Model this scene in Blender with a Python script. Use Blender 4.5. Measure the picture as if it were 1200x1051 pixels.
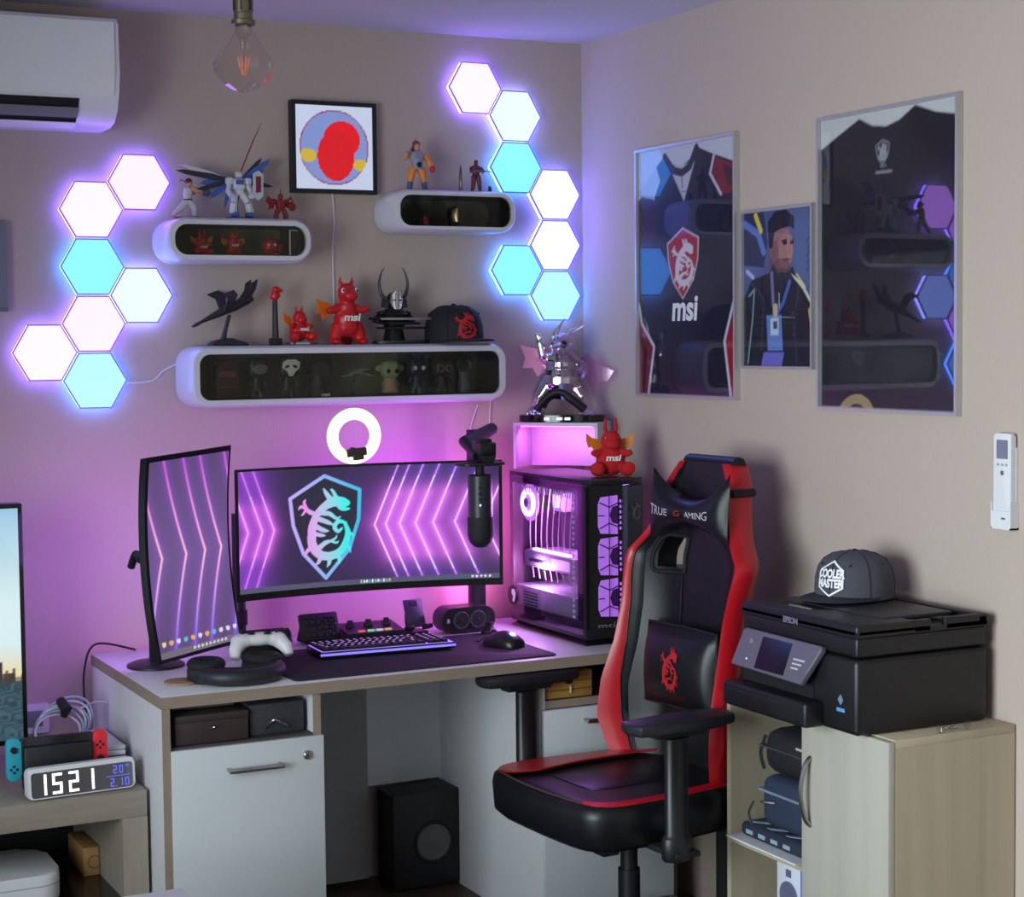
import bpy, bmesh, math, random
import numpy as np
from mathutils import Vector, Matrix, Euler
random.seed(7)
for _o in list(bpy.data.objects): bpy.data.objects.remove(_o)
SC = bpy.context.scene
COL = SC.collection
PI = math.pi

# ---------------------------------------------------------------- camera
FPX = 2100.7
YAW, PITCH, ROLL = 0.46748, -0.06050, -0.01031
CAM = Vector((-2.7224, -4.8916, 1.5927))
_f = Vector((math.sin(YAW)*math.cos(PITCH), math.cos(YAW)*math.cos(PITCH), math.sin(PITCH)))
_r = _f.cross(Vector((0, 0, 1))).normalized(); _u = _r.cross(_f)
_r2 = math.cos(ROLL)*_r + math.sin(ROLL)*_u; _u2 = -math.sin(ROLL)*_r + math.cos(ROLL)*_u
cd = bpy.data.cameras.new('camera'); cd.sensor_fit = 'HORIZONTAL'; cd.sensor_width = 36; cd.lens = 36*FPX/1200
cam = bpy.data.objects.new('camera', cd); COL.objects.link(cam)
cam.matrix_world = Matrix(((_r2.x, _u2.x, -_f.x, CAM.x), (_r2.y, _u2.y, -_f.y, CAM.y), (_r2.z, _u2.z, -_f.z, CAM.z), (0, 0, 0, 1)))
cd.clip_start = 0.05
SC.camera = cam

# ---------------------------------------------------------------- world, daylight, exposure
SC.view_settings.view_transform = 'Standard'; SC.view_settings.look = 'None'
SC.view_settings.gamma = 1; SC.view_settings.use_curve_mapping = False
SC.view_settings.exposure = 0.0
wd = bpy.data.worlds.new('world'); SC.world = wd; wd.use_nodes = True
wd.node_tree.nodes['Background'].inputs[0].default_value = (0.75, 0.88, 1, 1)
wd.node_tree.nodes['Background'].inputs[1].default_value = 1.0
def area(name, loc, direction, sx, sy, power, color, spread=PI):
    l = bpy.data.lights.new(name, 'AREA'); l.shape = 'RECTANGLE'; l.size = sx; l.size_y = sy
    l.energy = power; l.color = color; l.spread = spread
    o = bpy.data.objects.new(name, l); COL.objects.link(o); o.location = loc
    o.rotation_euler = Vector(direction).to_track_quat('-Z', 'Y').to_euler()
    return o
area('daylight_side_window', (-3.72, -3.0, 1.30), (1, .03, -.2), 1.9, 1.5, 82, (0.82, 0.94, 1.0), math.radians(125))
area('rear_fill_light', (-2.0, -6.02, 1.45), (0, 1, -.05), 1.6, 1.5, 3, (0.80, 0.92, 1.0))  # fill added behind the camera to brighten fronts facing -y

# ---------------------------------------------------------------- helpers
def at(a, b, ax, v):
    """point on the plane ax = v (0 x, 1 y, 2 z) seen at photograph pixel a, b"""
    d = _f + (a-600)/FPX*_r2 - (b-525.5)/FPX*_u2
    t = (v-CAM[ax])/d[ax]
    return CAM + d*t
def s2l(c):
    c = np.asarray(c, float)/255.0
    return np.where(c <= 0.04045, c/12.92, ((c+0.055)/1.055)**2.4)
def lin(c):
    r = s2l(c); return (float(r[0]), float(r[1]), float(r[2]), 1)
MATS = {}
def mat(name, rgb=(128, 128, 128), rough=0.5, metal=0.0, var=0.06, scale=30, emit=0.0, bump=0.0, spec=0.5, stretch=None, coat=0, ecol=None):
    if name in MATS: return MATS[name]
    m = bpy.data.materials.new(name); m.use_nodes = True; MATS[name] = m
    nt = m.node_tree; p = nt.nodes['Principled BSDF']
    c = lin(rgb)
    tc = nt.nodes.new('ShaderNodeTexCoord'); nz = nt.nodes.new('ShaderNodeTexNoise')
    nz.inputs['Scale'].default_value = scale; nz.inputs['Detail'].default_value = 4
    if stretch:
        mp = nt.nodes.new('ShaderNodeMapping'); mp.inputs['Scale'].default_value = stretch
        nt.links.new(tc.outputs['Object'], mp.inputs['Vector']); nt.links.new(mp.outputs['Vector'], nz.inputs['Vector'])
    else:
        nt.links.new(tc.outputs['Object'], nz.inputs['Vector'])
    mx = nt.nodes.new('ShaderNodeMix'); mx.data_type = 'RGBA'
    mx.inputs[6].default_value = tuple(max(0, x*(1-var)) for x in c[:3])+(1,)
    mx.inputs[7].default_value = tuple(min(1, x*(1+var)) for x in c[:3])+(1,)
    nt.links.new(nz.outputs['Fac'], mx.inputs[0]); nt.links.new(mx.outputs[2], p.inputs['Base Color'])
    p.inputs['Roughness'].default_value = rough; p.inputs['Metallic'].default_value = metal
    p.inputs['Specular IOR Level'].default_value = spec; p.inputs['Coat Weight'].default_value = coat
    if emit:
        p.inputs['Emission Color'].default_value = lin(ecol or rgb); p.inputs['Emission Strength'].default_value = emit
    if bump:
        bp = nt.nodes.new('ShaderNodeBump'); bp.inputs['Strength'].default_value = bump; bp.inputs['Distance'].default_value = 0.002
        nt.links.new(nz.outputs['Fac'], bp.inputs['Height']); nt.links.new(bp.outputs['Normal'], p.inputs['Normal'])
    return m
def glass(name, tint=(255, 255, 255), refl=1.0, rough=0.0, ior=1.5):
    if name in MATS: return MATS[name]
    m = bpy.data.materials.new(name); m.use_nodes = True; MATS[name] = m
    nt = m.node_tree; nt.nodes.clear()
    out = nt.nodes.new('ShaderNodeOutputMaterial'); t = nt.nodes.new('ShaderNodeBsdfTransparent'); g = nt.nodes.new('ShaderNodeBsdfGlossy')
    t.inputs[0].default_value = lin(tint); g.inputs['Roughness'].default_value = rough; g.inputs[0].default_value = (refl, refl, refl, 1)
    lw = nt.nodes.new('ShaderNodeLayerWeight'); lw.inputs[0].default_value = .5
    pw = nt.nodes.new('ShaderNodeMath'); pw.operation = 'POWER'; pw.inputs[1].default_value = 5
    fr = nt.nodes.new('ShaderNodeMath'); fr.operation = 'MULTIPLY_ADD'; f0 = ((ior-1)/(ior+1))**2; fr.inputs[1].default_value = 1-f0; fr.inputs[2].default_value = f0
    nt.links.new(lw.outputs['Facing'], pw.inputs[0]); nt.links.new(pw.outputs[0], fr.inputs[0])
    mx = nt.nodes.new('ShaderNodeMixShader')
    nt.links.new(fr.outputs[0], mx.inputs[0]); nt.links.new(t.outputs[0], mx.inputs[1]); nt.links.new(g.outputs[0], mx.inputs[2])
    nt.links.new(mx.outputs[0], out.inputs[0]); return m
def emis(name, rgb, strength):
    """a lamp surface; rgb is linear"""
    if name in MATS: return MATS[name]
    m = bpy.data.materials.new(name); m.use_nodes = True; MATS[name] = m
    nt = m.node_tree; p = nt.nodes['Principled BSDF']; p.inputs['Base Color'].default_value = (.2, .2, .2, 1)
    p.inputs['Emission Color'].default_value = tuple(rgb)+(1,); p.inputs['Emission Strength'].default_value = strength
    return m
def printed(name, emit=0.0, rough=0.5):
    if name in MATS: return MATS[name]
    m = bpy.data.materials.new(name); m.use_nodes = True; MATS[name] = m
    nt = m.node_tree; p = nt.nodes['Principled BSDF']; a = nt.nodes.new('ShaderNodeAttribute'); a.attribute_name = 'Col'
    p.inputs['Roughness'].default_value = rough
    if emit:
        p.inputs['Base Color'].default_value = (.01, .01, .012, 1); p.inputs['Emission Strength'].default_value = emit
        nt.links.new(a.outputs['Color'], p.inputs['Emission Color'])
    else: nt.links.new(a.outputs['Color'], p.inputs['Base Color'])
    return m

WM = {}
def thing(name, label, cat, loc=(0, 0, 0), rotz=0.0, group=None):
    o = bpy.data.objects.new(name, None); COL.objects.link(o); o.empty_display_size = 0.02
    o.location = loc; o.rotation_euler = (0, 0, rotz)
    tag(o, label, cat, group)
    WM[o.name] = Matrix.Translation(Vector(loc)) @ Matrix.Rotation(rotz, 4, 'Z')
    return o
def tag(o, label, cat, group=None, kind=None):
    if label: o['label'] = label
    if cat: o['category'] = cat
    if group: o['group'] = group
    if kind: o['kind'] = kind
    return o
def finish(me, name, m, parent, smooth=35, local=False, top=None):
    if smooth:
        me.polygons.foreach_set('use_smooth', [True]*len(me.polygons)); me.set_sharp_from_angle(angle=math.radians(smooth))
    mats = m if isinstance(m, (list, tuple)) else [m]
    if not me.materials:
        for x in mats: me.materials.append(x)
    o = bpy.data.objects.new(name, me); COL.objects.link(o)
    if parent:
        o.parent = parent; W = WM[parent.name]
        if not local: me.transform(W.inverted())
        WM[o.name] = W
    else:
        co = np.empty(len(me.vertices)*3); me.vertices.foreach_get('co', co); co = co.reshape(-1, 3)
        c = (co.max(0)+co.min(0))/2; c[2] = co[:, 2].min()
        me.transform(Matrix.Translation(-Vector(c))); o.location = c
        WM[o.name] = Matrix.Translation(Vector(c))
    return o
def frame(o, xa, ya, za):
    """matrix with columns xa, ya, za at origin o"""
    xa, ya, za = Vector(xa), Vector(ya), Vector(za)
    return Matrix(((xa.x, ya.x, za.x, o[0]), (xa.y, ya.y, za.y, o[1]), (xa.z, ya.z, za.z, o[2]), (0, 0, 0, 1)))
class B:
    def __init__(s): s.bm = bmesh.new()
    def _mark(s): return set(s.bm.verts)
    def _new(s, k): return [v for v in s.bm.verts if v not in k]
    def box(s, lo, hi, bev=0.0, seg=2, M=None):
        k = s._mark(); lo = Vector(lo); hi = Vector(hi)
        a = Vector([min(lo[i], hi[i]) for i in range(3)]); b = Vector([max(lo[i], hi[i]) for i in range(3)])
        v = [s.bm.verts.new((x, y, z)) for x in (a.x, b.x) for y in (a.y, b.y) for z in (a.z, b.z)]
        for f in ((0, 1, 3, 2), (4, 6, 7, 5), (0, 4, 5, 1), (2, 3, 7, 6), (0, 2, 6, 4), (1, 5, 7, 3)): s.bm.faces.new([v[i] for i in f])
        if bev:
            es = list({e for x in v for e in x.link_edges})
            bmesh.ops.bevel(s.bm, geom=es, offset=min(bev, .49*min(b-a)), segments=seg, profile=.5, affect='EDGES')
        if M: bmesh.ops.transform(s.bm, matrix=M, verts=s._new(k))
        return s
    def ring(s, pts): return [s.bm.verts.new(p) for p in pts]
    def loft(s, rings, cap=True, close=True):
        R = [s.ring(r) for r in rings]; n = len(R[0])
        for a, b in zip(R, R[1:]):
            for i in range(n if close else n-1):
                j = (i+1) % n
                s.bm.faces.new((a[i], a[j], b[j], b[i]))
        if cap and close: s.bm.faces.new(R[0][::-1]); s.bm.faces.new(R[-1])
        return s
    def cyl(s, p0, p1, r0, r1=None, n=24, cap=True):
        return s.tube([p0, p1], [r0, r0 if r1 is None else r1], n, cap)
    def tube(s, pts, r, n=10, cap=True, flat=None):
        pts = [Vector(p) for p in pts]; rs = r if isinstance(r, (list, tuple)) else [r]*len(pts)
        rings = []; pn = None
        for i, p in enumerate(pts):
            d = (pts[min(i+1, len(pts)-1)]-pts[max(i-1, 0)]).normalized()
            if pn is None:
                a = Vector((0, 0, 1)) if abs(d.z) < .9 else Vector((1, 0, 0))
                pn = (a - d*a.dot(d)).normalized()
            else:
                q = pn - d*pn.dot(d)
                pn = q.normalized() if q.length > 1e-6 else pn
            bn = d.cross(pn)
            k = flat or 1
            rings.append([p + rs[i]*(math.cos(t)*pn*k + math.sin(t)*bn) for t in [2*PI*j/n for j in range(n)]])
        return s.loft(rings, cap)
    def ell(s, c, r, R=None, n=16):
        k = s._mark()
        bmesh.ops.create_uvsphere(s.bm, u_segments=n, v_segments=max(6, n//2), radius=1)
        r = r if isinstance(r, (tuple, list)) else (r, r, r)
        M = Matrix.Translation(Vector(c)) @ (R.to_4x4() if R else Matrix.Identity(4)) @ Matrix.Diagonal((r[0], r[1], r[2], 1))
        bmesh.ops.transform(s.bm, matrix=M, verts=s._new(k)); return s
    def lathe(s, prof, M=None, n=28, cap=True):
        k = s._mark()
        s.loft([[(r*math.cos(2*PI*i/n), r*math.sin(2*PI*i/n), z) for i in range(n)] for r, z in prof], cap)
        if M: bmesh.ops.transform(s.bm, matrix=M, verts=s._new(k))
        return s
    def prism(s, poly, d, M=None, bev=0, seg=2):
        """2D polygon extruded from z=0 to z=d"""
        k = s._mark(); a = s.ring([(x, y, 0) for x, y in poly]); b = s.ring([(x, y, d) for x, y in poly]); n = len(poly)
        s.bm.faces.new(a[::-1]); s.bm.faces.new(b)
        for i in range(n): s.bm.faces.new((a[i], a[(i+1) % n], b[(i+1) % n], b[i]))
        if bev:
            nv = s._new(k); es = [e for e in {e for v in nv for e in v.link_edges} if abs(e.verts[0].co.z-e.verts[1].co.z) < 1e-9]
            bmesh.ops.bevel(s.bm, geom=es, offset=bev, segments=seg, profile=.5, affect='EDGES')
        if M: bmesh.ops.transform(s.bm, matrix=M, verts=s._new(k))
        return s
    def flatring(s, outer, inner, d, M=None):
        """ring between two equal-length 2D outlines, extruded z 0..d"""
        k = s._mark(); n = len(outer)
        L = [s.ring([(x, y, z) for x, y in pl]) for pl, z in ((outer, 0), (outer, d), (inner, d), (inner, 0))]
        for q in range(4):
            a, b = L[q], L[(q+1) % 4]
            for i in range(n): s.bm.faces.new((a[i], a[(i+1) % n], b[(i+1) % n], b[i]))
        if M: bmesh.ops.transform(s.bm, matrix=M, verts=s._new(k))
        return s
    def torus(s, R, r, M=None, n=40, m=10, a0=0, a1=2*PI, sq=1):
        k = s._mark(); full = abs(a1-a0-2*PI) < 1e-6
        rings = [[((R+r*math.cos(p))*math.cos(t), (R+r*math.cos(p))*math.sin(t), r*sq*math.sin(p)) for p in [2*PI*j/m for j in range(m)]] for t in [a0+(a1-a0)*i/n for i in range(n+1)]]
        if full: rings = rings[:-1]+[rings[0]]
        s.loft(rings, cap=not full)
        if full: bmesh.ops.remove_doubles(s.bm, verts=s._new(k), dist=1e-7)
        if M: bmesh.ops.transform(s.bm, matrix=M, verts=s._new(k))
        return s
    def xf(s, M): bmesh.ops.transform(s.bm, matrix=M, verts=s.bm.verts[:]); return s
    def mesh(s, name):
        bmesh.ops.recalc_face_normals(s.bm, faces=s.bm.faces[:])
        me = bpy.data.meshes.new(name); s.bm.to_mesh(me); s.bm.free(); return me
    def obj(s, name, m, parent=None, smooth=35, local=False):
        return finish(s.mesh(name), name, m, parent, smooth, local)
    def blob(s, name, m, parent=None, voxel=.004, smooth=2, local=False, cut=None):
        """melt the shapes together into one continuous skin"""
        me = s.mesh(name); t = bpy.data.objects.new('tmp', me); COL.objects.link(t)
        r = t.modifiers.new('r', 'REMESH'); r.mode = 'VOXEL'; r.voxel_size = voxel
        if smooth:
            q = t.modifiers.new('s', 'SMOOTH'); q.iterations = smooth; q.factor = .5
        dg = bpy.context.evaluated_depsgraph_get(); dg.update()
        nm = bpy.data.meshes.new_from_object(t.evaluated_get(dg)); bpy.data.objects.remove(t)
        nm.materials.clear()
        if cut:
            b2 = bmesh.new(); b2.from_mesh(nm)
            bmesh.ops.bisect_plane(b2, geom=b2.verts[:]+b2.edges[:]+b2.faces[:], plane_co=cut[0], plane_no=cut[1], clear_outer=True)
            b2.to_mesh(nm); b2.free()
        return finish(nm, name, m, parent, 180, local)
def text(name, body, m, parent, size, M, ext=.0006, local=False, shear=0, align='CENTER', bold=0.0, wrap=None, sx=1.0):
    c = bpy.data.curves.new(name, 'FONT'); c.body = body; c.size = size; c.extrude = ext; c.align_x = align; c.align_y = 'CENTER'; c.shear = shear; c.offset = bold
    t = bpy.data.objects.new('tmp', c); COL.objects.link(t)
    dg = bpy.context.evaluated_depsgraph_get(); dg.update()
    me = bpy.data.meshes.new_from_object(t.evaluated_get(dg)); bpy.data.objects.remove(t)
    me.materials.clear(); me.transform(Matrix.Diagonal((sx, 1, 1, 1)))
    if wrap:
        for v in me.vertices: v.co = wrap(v.co)
    me.transform(M)
    return finish(me, name, m, parent, 0, local)
def rrect(w, h, r, n=8, cx=0, cy=0):
    P = []
    for qx, qy, a in ((w/2-r, h/2-r, 0), (-w/2+r, h/2-r, PI/2), (-w/2+r, -h/2+r, PI), (w/2-r, -h/2+r, 1.5*PI)):
        for i in range(n+1):
            t = a+PI/2*i/n; P.append((cx+qx+r*math.cos(t), cy+qy+r*math.sin(t)))
    return P
def spline(pts, k=6):
    pts = [Vector(p) for p in pts]; out = []
    for i in range(len(pts)-1):
        p0 = pts[max(i-1, 0)]; p1 = pts[i]; p2 = pts[i+1]; p3 = pts[min(i+2, len(pts)-1)]
        for j in range(k):
            t = j/k; out.append(.5*((2*p1)+(-p0+p2)*t+(2*p0-5*p1+4*p2-p3)*t*t+(-p0+3*p1-3*p2+p3)*t**3))
    out.append(pts[-1]); return out
def tree_copy(root, loc, label=None, rotz=None, scale=None):
    r = root.copy(); COL.objects.link(r); r.location = loc
    if label: r['label'] = label
    if rotz is not None: r.rotation_euler = (0, 0, rotz)
    if scale: r.scale = (scale,)*3
    for ch in list(root.children):
        c = ch.copy(); COL.objects.link(c); c.parent = r
        for g in list(ch.children):
            d = g.copy(); COL.objects.link(d); d.parent = c
    return r

# flat print: colours worked out per point of a fine grid
class Canvas:
    def __init__(s, w, h, nu, nv, bg):
        s.w, s.h, s.nu, s.nv = w, h, nu, nv
        s.U, s.V = np.meshgrid(np.linspace(0, 1, nu+1), np.linspace(0, 1, nv+1))   # V up
        s.C = np.zeros((nv+1, nu+1, 3)); s.C[:] = s2l(bg)
    def XY(s): return s.U*s.w, s.V*s.h
    def mix(s, a, col, linear=False):
        c = np.asarray(col, float) if linear else s2l(col)
        a = np.clip(a, 0, 1)[..., None]; s.C = s.C*(1-a)+c*a
    def inside(s, pts):
        x, y = s.U, s.V; r = np.zeros(x.shape, bool); n = len(pts)
        for i in range(n):
            x1, y1 = pts[i]; x2, y2 = pts[(i+1) % n]
            if y1 == y2: continue
            c = ((y1 > y) != (y2 > y)) & (x < (x2-x1)*(y-y1)/(y2-y1)+x1); r ^= c
        return r
    def poly(s, pts, col, a=1.0, aa=True):
        ins = s.inside(pts)
        if aa:
            d = s.dist(list(pts)+[pts[0]]); ins = np.clip(.5+np.where(ins, d, -d)/(s.w/s.nu), 0, 1)
        s.mix(ins*a, col)
    def dist(s, pts):
        X, Y = s.XY(); d = np.full(X.shape, 1e9)
        for (a, b), (c, e) in zip(pts, pts[1:]):
            a, b, c, e = a*s.w, b*s.h, c*s.w, e*s.h
            L = (c-a)**2+(e-b)**2+1e-12; t = np.clip(((X-a)*(c-a)+(Y-b)*(e-b))/L, 0, 1)
            d = np.minimum(d, np.hypot(X-a-t*(c-a), Y-b-t*(e-b)))
        return d
    def line(s, pts, wd, col, a=1.0, soft=None):
        soft = soft or s.w/s.nu
        s.mix(np.clip((wd/2-s.dist(pts))/soft+.5, 0, 1)*a, col)
    def glow(s, pts, wd, col, k=1.0): s.C = s.C + (np.exp(-s.dist(pts)/wd)*k)[..., None]*s2l(col)
    def ell(s, cx, cy, rx, ry, col, a=1.0): s.mix((((s.U-cx)/rx)**2+((s.V-cy)/ry)**2 < 1)*a, col)
    def mesh(s, name, fn):
        n, mm = s.nu+1, s.nv+1
        co = np.array([fn(u, v) for u, v in zip(s.U.ravel(), s.V.ravel())], float)
        i = (np.arange(s.nv)[:, None]*n+np.arange(s.nu)[None, :]).ravel()
        f = np.stack([i, i+1, i+n+1, i+n], 1)
        me = bpy.data.meshes.new(name); me.from_pydata(co.tolist(), [], f.tolist())
        at_ = me.color_attributes.new('Col', 'FLOAT_COLOR', 'POINT')
        c4 = np.ones((n*mm, 4), np.float32); c4[:, :3] = np.clip(s.C.reshape(-1, 3), 0, 4); at_.data.foreach_set('color', c4.ravel())
        return me
# dragon emblem in unit coordinates (x right, y up, about -.5 .. .5): strokes as (points, widths)
def bez(pts, ws, k=7):
    P = spline([(x, y, 0) for x, y in pts], k); n = len(P)
    W = np.interp(np.linspace(0, 1, n), np.linspace(0, 1, len(ws)), ws)
    return [(q.x, q.y) for q in P], list(W)
EMB = [bez([(.40, .30), (.30, .31), (.16, .33), (.0, .27), (-.14, .16), (-.22, 0), (-.24, -.16)], [.05, .13, .12, .09, .08, .10, .10]),
       bez([(-.24, -.14), (-.22, -.28), (-.10, -.40), (.08, -.43), (.26, -.37), (.36, -.24), (.39, -.10), (.34, .02)], [.10, .11, .10, .10, .09, .08, .06, .03]),
       bez([(.36, .02), (.24, .05), (.16, -.02), (.22, -.09), (.29, -.05)], [.03, .05, .05, .04, .02]),
       bez([(.10, .36), (.02, .46), (-.02, .52)], [.07, .04, .0]), bez([(.20, .38), (.14, .48), (.10, .50)], [.05, .03, .0]),
       bez([(.42, .22), (.33, .22), (.26, .25)], [.02, .05, .06]),
       bez([(-.05, .18), (.08, .16), (.20, .09), (.27, .12)], [.06, .05, .03, .0]), bez([(-.12, .10), (.03, .05), (.15, .0)], [.06, .05, .0]),
       bez([(-.17, .0), (-.04, -.06), (.06, -.08)], [.06, .05, .0]), bez([(-.2, -.1), (-.08, -.13), (.0, -.14)], [.05, .04, .0]),
       bez([(-.14, .16), (-.26, .20), (-.34, .26)], [.05, .05, .03]), bez([(-.33, .26), (-.42, .28), (-.46, .24)], [.04, .03, .0]), bez([(-.33, .26), (-.36, .34), (-.33, .38)], [.04, .03, .0]), bez([(-.33, .24), (-.38, .18), (-.42, .16)], [.03, .02, 0]),
       bez([(-.1, -.3), (.0, -.24), (.10, -.22)], [.06, .05, .02]), bez([(.1, -.22), (.18, -.18), (.2, -.14)], [.03, .02, .0]), bez([(.1, -.22), (.19, -.25), (.23, -.22)], [.03, .02, .0]),
       bez([(-.22, -.28), (-.32, -.34), (-.36, -.42)], [.06, .04, .0]), bez([(-.08, -.4), (-.12, -.5), (-.18, -.54)], [.06, .04, .0]), bez([(.06, -.43), (.06, -.52), (.02, -.58)], [.06, .04, .0]), bez([(.2, -.41), (.24, -.49), (.22, -.55)], [.06, .04, .0]), bez([(.33, -.28), (.41, -.33), (.43, -.4)], [.05, .03, .0]), bez([(.38, -.12), (.46, -.14), (.49, -.19)], [.04, .03, .0])]
SHIELD = [(-.5, .30), (0, .52), (.5, .36), (.48, .05), (.34, -.26), (0, -.55), (-.32, -.28), (-.46, .02)]
def emblem_paint(cv, cx, cy, sx, sy, colfn):
    """sx, sy: emblem size in canvas units"""
    for P, W in EMB:
        for (a, b), w in zip(zip(P, P[1:]), W):
            pts = [(cx+a[0]*sx, cy+a[1]*sy), (cx+b[0]*sx, cy+b[1]*sy)]
            al = np.clip((w*1.4*sx*cv.w/2-cv.dist(pts))/(cv.w/cv.nu)+.5, 0, 1)
            cv.C = cv.C*(1-al[..., None])+al[..., None]*colfn(cv)
def emblem_mesh(name, size, fn, m, parent, local=False, th=.0008):
    """raised emblem; fn maps unit (x*size, y*size, lift) to 3D"""
    b = B()
    for P, W in EMB:
        Lp, Rp = [], []
        for i, (x, y) in enumerate(P):
            x0, y0 = P[max(i-1, 0)]; x1, y1 = P[min(i+1, len(P)-1)]; L = math.hypot(x1-x0, y1-y0)+1e-9
            nx, ny = -(y1-y0)/L, (x1-x0)/L; w = max(W[i]*.65, .004)
            Lp.append(((x+nx*w)*size, (y+ny*w)*size)); Rp.append(((x-nx*w)*size, (y-ny*w)*size))
        a = b.ring([fn(x, y, th) for x, y in Lp]); c = b.ring([fn(x, y, th) for x, y in Rp])
        a2 = b.ring([fn(x, y, 0) for x, y in Lp]); c2 = b.ring([fn(x, y, 0) for x, y in Rp])
        for i in range(len(a)-1):
            b.bm.faces.new((a[i], a[i+1], c[i+1], c[i])); b.bm.faces.new((a[i], a2[i], a2[i+1], a[i+1])); b.bm.faces.new((c[i], c[i+1], c2[i+1], c2[i]))
    return b.obj(name, m, parent, 30, local)
def PL(o, right, up):
    """matrix for text or flat work: x along right, y along up, z towards the viewer"""
    r = Vector(right).normalized(); u = Vector(up); u = (u-r*u.dot(r)).normalized()
    return frame(o, r, u, r.cross(u))
FRONT = lambda o: PL(o, (1, 0, 0), (0, 0, 1))     # faces -y
SIDE = lambda o: PL(o, (0, -1, 0), (0, 0, 1))     # faces -x

# ================================================================ the room
M_WALL = mat('wallpaper_beige', (185, 169, 157), .85, var=.05, scale=60, bump=.25, stretch=(6, 6, .6))
M_CEIL = mat('ceiling_paint', (205, 202, 205), .9, var=.02, scale=12)
M_FLOOR = mat('floor_dark_laminate', (74, 58, 48), .45, var=.25, scale=6, stretch=(1, 12, 1))
M_PVC = mat('window_white_plastic', (225, 227, 230), .4, var=.02)
XL, YR, H = -3.8, -6.1, 2.5
def struct(b, name, m, parent=None, smooth=0):
    o = b.obj(name, m, parent, smooth)
    if not parent: o['kind'] = 'structure'
    return o
b = B(); b.box((XL, YR, -.06), (0, 0, 0)); struct(b, 'floor', M_FLOOR)
b = B(); b.box((XL-.1, YR-.1, H), (.1, .1, H+.1)); struct(b, 'ceiling', M_CEIL)
b = B(); b.box((XL-.1, 0, -.06), (.1, .1, H)); struct(b, 'wall_back', M_WALL)
b = B(); b.box((0, YR-.1, -.06), (.1, 0, H)); struct(b, 'wall_right', M_WALL)
b = B()   # left wall with its window opening
for lo, hi in (((XL-.1, YR, -.06), (XL, -4.0, H)), ((XL-.1, -2.0, -.06), (XL, 0, H)), ((XL-.1, -4.0, -.06), (XL, -2.0, .52)), ((XL-.1, -4.0, 2.08), (XL, -2.0, H))): b.box(lo, hi)
struct(b, 'wall_left', M_WALL)
b = B()
for lo, hi in (((XL, YR-.1, -.06), (-2.85, YR, H)), ((-1.15, YR-.1, -.06), (0, YR, H)), ((-2.85, YR-.1, -.06), (-1.15, YR, .7)), ((-2.85, YR-.1, 2.25), (-1.15, YR, H))): b.box(lo, hi)
struct(b, 'wall_rear', M_WALL)
w = thing('window_1', None, None, (XL-.05, -3.0, .52)); w['kind'] = 'structure'
b = B()
for lo, hi in (((XL-.08, -4.0, .52), (XL-.02, -3.94, 2.08)), ((XL-.08, -2.06, .52), (XL-.02, -2.0, 2.08)), ((XL-.08, -3.03, .52), (XL-.02, -2.97, 2.08)), ((XL-.08, -3.94, .52), (XL-.02, -2.06, .58)), ((XL-.08, -3.94, 2.02), (XL-.02, -2.06, 2.08))): b.box(lo, hi)
b.obj('window_frame', M_PVC, w)
for y0, y1 in ((-3.94, -3.03), (-2.97, -2.06)):
    b = B(); b.box((XL-.055, y0, .58), (XL-.045, y1, 2.02)); b.obj('pane', glass('window_glass'), w)
w = thing('added_rear_window', None, None, (-2.0, YR-.05, .7)); w['kind'] = 'structure'  # unseen window, added to go with the rear fill
b = B()
for lo, hi in (((-2.85, YR-.08, .7), (-2.79, YR-.02, 2.25)), ((-1.21, YR-.08, .7), (-1.15, YR-.02, 2.25)), ((-2.79, YR-.08, .7), (-1.21, YR-.02, .76)), ((-2.79, YR-.08, 2.19), (-1.21, YR-.02, 2.25))): b.box(lo, hi)
b.obj('window_frame', M_PVC, w)
b = B(); b.box((-2.79, YR-.055, .76), (-1.21, YR-.045, 2.19)); b.obj('pane', glass('window_glass'), w)

# ================================================================ desk
M_LAM = mat('white_laminate', (214, 214, 216), .42, var=.02, scale=40)
M_LAMF = mat('pale_grey_laminate', (196, 201, 203), .4, var=.02, scale=40)
M_EDGE = mat('taupe_wood_edge', (143, 127, 112), .55, var=.15, scale=14, stretch=(2, 2, 12))
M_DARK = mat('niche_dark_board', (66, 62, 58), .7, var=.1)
M_STEEL = mat('brushed_steel', (168, 168, 168), .32, 1, var=.06, scale=80)
M_BLK = mat('black_plastic', (22, 22, 25), .42, var=.1)
M_BLKM = mat('black_matte', (17, 17, 19), .7, var=.15)
M_WHITE = mat('white_plastic', (222, 222, 224), .38, var=.02)
DZ, DX0, DX1, DYF, DYB = .75, -1.568, -.02, -.735, -.05
desk = thing('computer_desk', 'white desk with taupe edges holding the curved monitors and the tower computer', 'desk', ((DX0+DX1)/2, -.4, 0))
b = B(); b.box((DX0, DYF, DZ-.03), (DX1, DYB, DZ), .002); top = b.obj('tabletop', M_LAM, desk)
b = B(); b.box((DX0, DYF-.002, DZ-.029), (DX1, DYF, DZ-.001)); b.obj('edge_band', M_EDGE, top)
b = B(); b.box((DX0-.002, DYF-.002, DZ-.029), (DX0, DYB, DZ-.001)); b.obj('edge_band', M_EDGE, top)
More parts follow.
